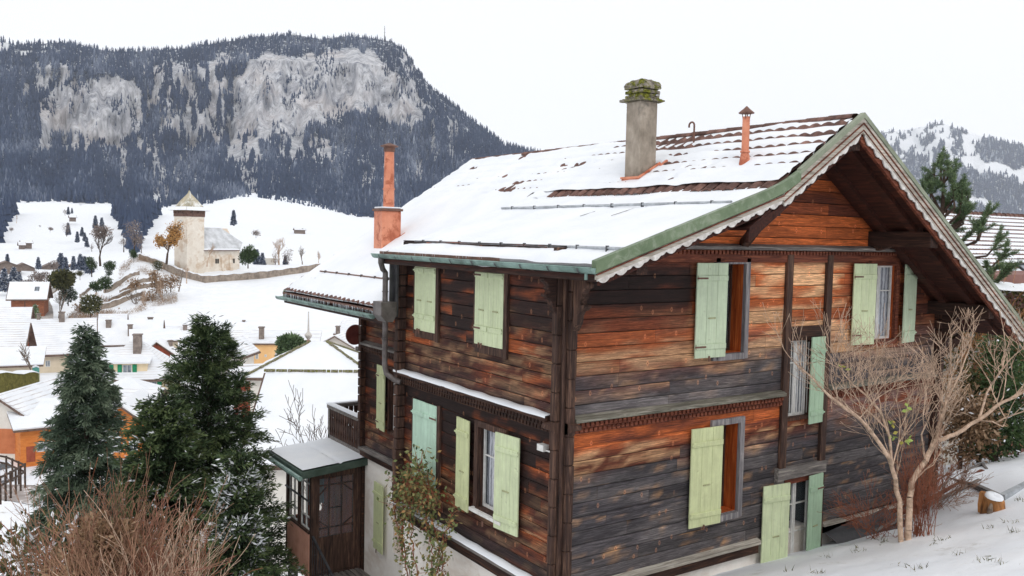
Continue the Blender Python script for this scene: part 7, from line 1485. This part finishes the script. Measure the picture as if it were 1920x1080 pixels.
def pine():
    rs = np.random.default_rng(66); r = 26; bb = P(1800, 430, r); top = P(1764, 300, r)[2]; base = np.array([P(1766, 400, r)[0], P(1766, 400, r)[1], -4.0]); t = tag(empty('pine_tree', tuple(base)), 'pine with bottle-brush needle clusters rising behind the right verge', 'tree'); segs = []; C = []; D = []
    h = top - base[2]; m = MB(); m.tube([(0, 0, -1), (.0, 0, h * .6), (.02, 0, h * .97)], [.17, .10, .03], 8); m.build('trunk', BARK, t)
    def brush(p, d, L):
        n = int(L * 520); s = rs.random(n) * L; u = unit(rs.normal(size=(n, 3))); C.append(p + d * s[:, None]); D.append(unit(u + d * .75 + (0, 0, .25)))
    def pt(px, py, dd=0): return P(px, py, r + dd) - base
    limbs = [[(1764, 345), (1764, 320), (1764, 303)], [(1764, 350), (1752, 335), (1751, 310)], [(1764, 350), (1776, 335), (1778, 308)], [(1765, 395), (1745, 375), (1742, 330)], [(1765, 400), (1745, 360), (1741, 345)], [(1766, 410), (1735, 375), (1731, 350)], [(1766, 400), (1788, 375), (1785, 330)], [(1766, 410), (1790, 390), (1786, 350)], [(1768, 430), (1800, 400), (1806, 345)], [(1768, 435), (1808, 410), (1818, 358)], [(1768, 440), (1806, 420), (1797, 350)], [(1768, 445), (1790, 430), (1800, 395)], [(1768, 460), (1780, 440), (1795, 425)], [(1766, 420), (1775, 400), (1768, 370)], [(1766, 440), (1800, 420), (1812, 400)],
             [(1768, 470), (1830, 455), (1848, 400)], [(1770, 480), (1835, 450), (1855, 385)], [(1770, 490), (1850, 480), (1880, 445)], [(1770, 500), (1860, 500), (1890, 470)], [(1770, 510), (1850, 520), (1870, 500)], [(1770, 520), (1870, 530), (1895, 500)], [(1770, 530), (1850, 540), (1880, 520)], [(1766, 440), (1750, 420), (1738, 385)], [(1768, 470), (1790, 465), (1830, 430)]]
    for L in limbs:
        dd = rs.uniform(-.6, .6); a, b_, c = pt(*L[0]), pt(*L[1], dd * .6), pt(*L[2], dd); segs += [(*a, .045, *b_, .028), (*b_, .028, *c, .014)]; d = unit(c - b_); Lc = np.linalg.norm(c - b_)
        brush(b_ + (c - b_) * .3, d, Lc * .75)
        for k in range(4):
            q = b_ + (c - b_) * rs.uniform(.1, .8); dn = unit(d * .5 + rs.normal(size=3) * .6 + (0, 0, .5)); e = q + dn * .3; segs.append((*q, .012, *e, .008)); brush(q + dn * .08, dn, .34)
    C = np.concatenate(C); D = np.concatenate(D); V, F = cards(C, D, .12 * rs.uniform(.7, 1.2, len(C)), .014, rs, tris=False); tt = np.clip(.4 + rs.normal(size=len(C)) * .2 + .2 * D[:, 2], 0, 1); mesh_obj('crown', V, F, L_PINE, t, attr={'tint': np.repeat(tt, 4)}); twigs(segs, 'branches', BARK, t, 5)
pine()
# ------------------------------------------------------------------ thin winter air
_m = MB(); _m.box(-3500, 9500, -400, 9000, -60, 1500)
_t = NT('winter_air'); _t.t.nodes.remove(_t.b); _pv = _t.n('VolumePrincipled'); _pv.inputs['Color'].default_value = (.90, .94, 1.0, 1); _pv.inputs['Density'].default_value = 5.5e-5
_t.l(_pv.outputs[0], _t.t.nodes['Material Output'].inputs['Volume'])
tag(_m.build('haze', _t.m), kind='stuff')
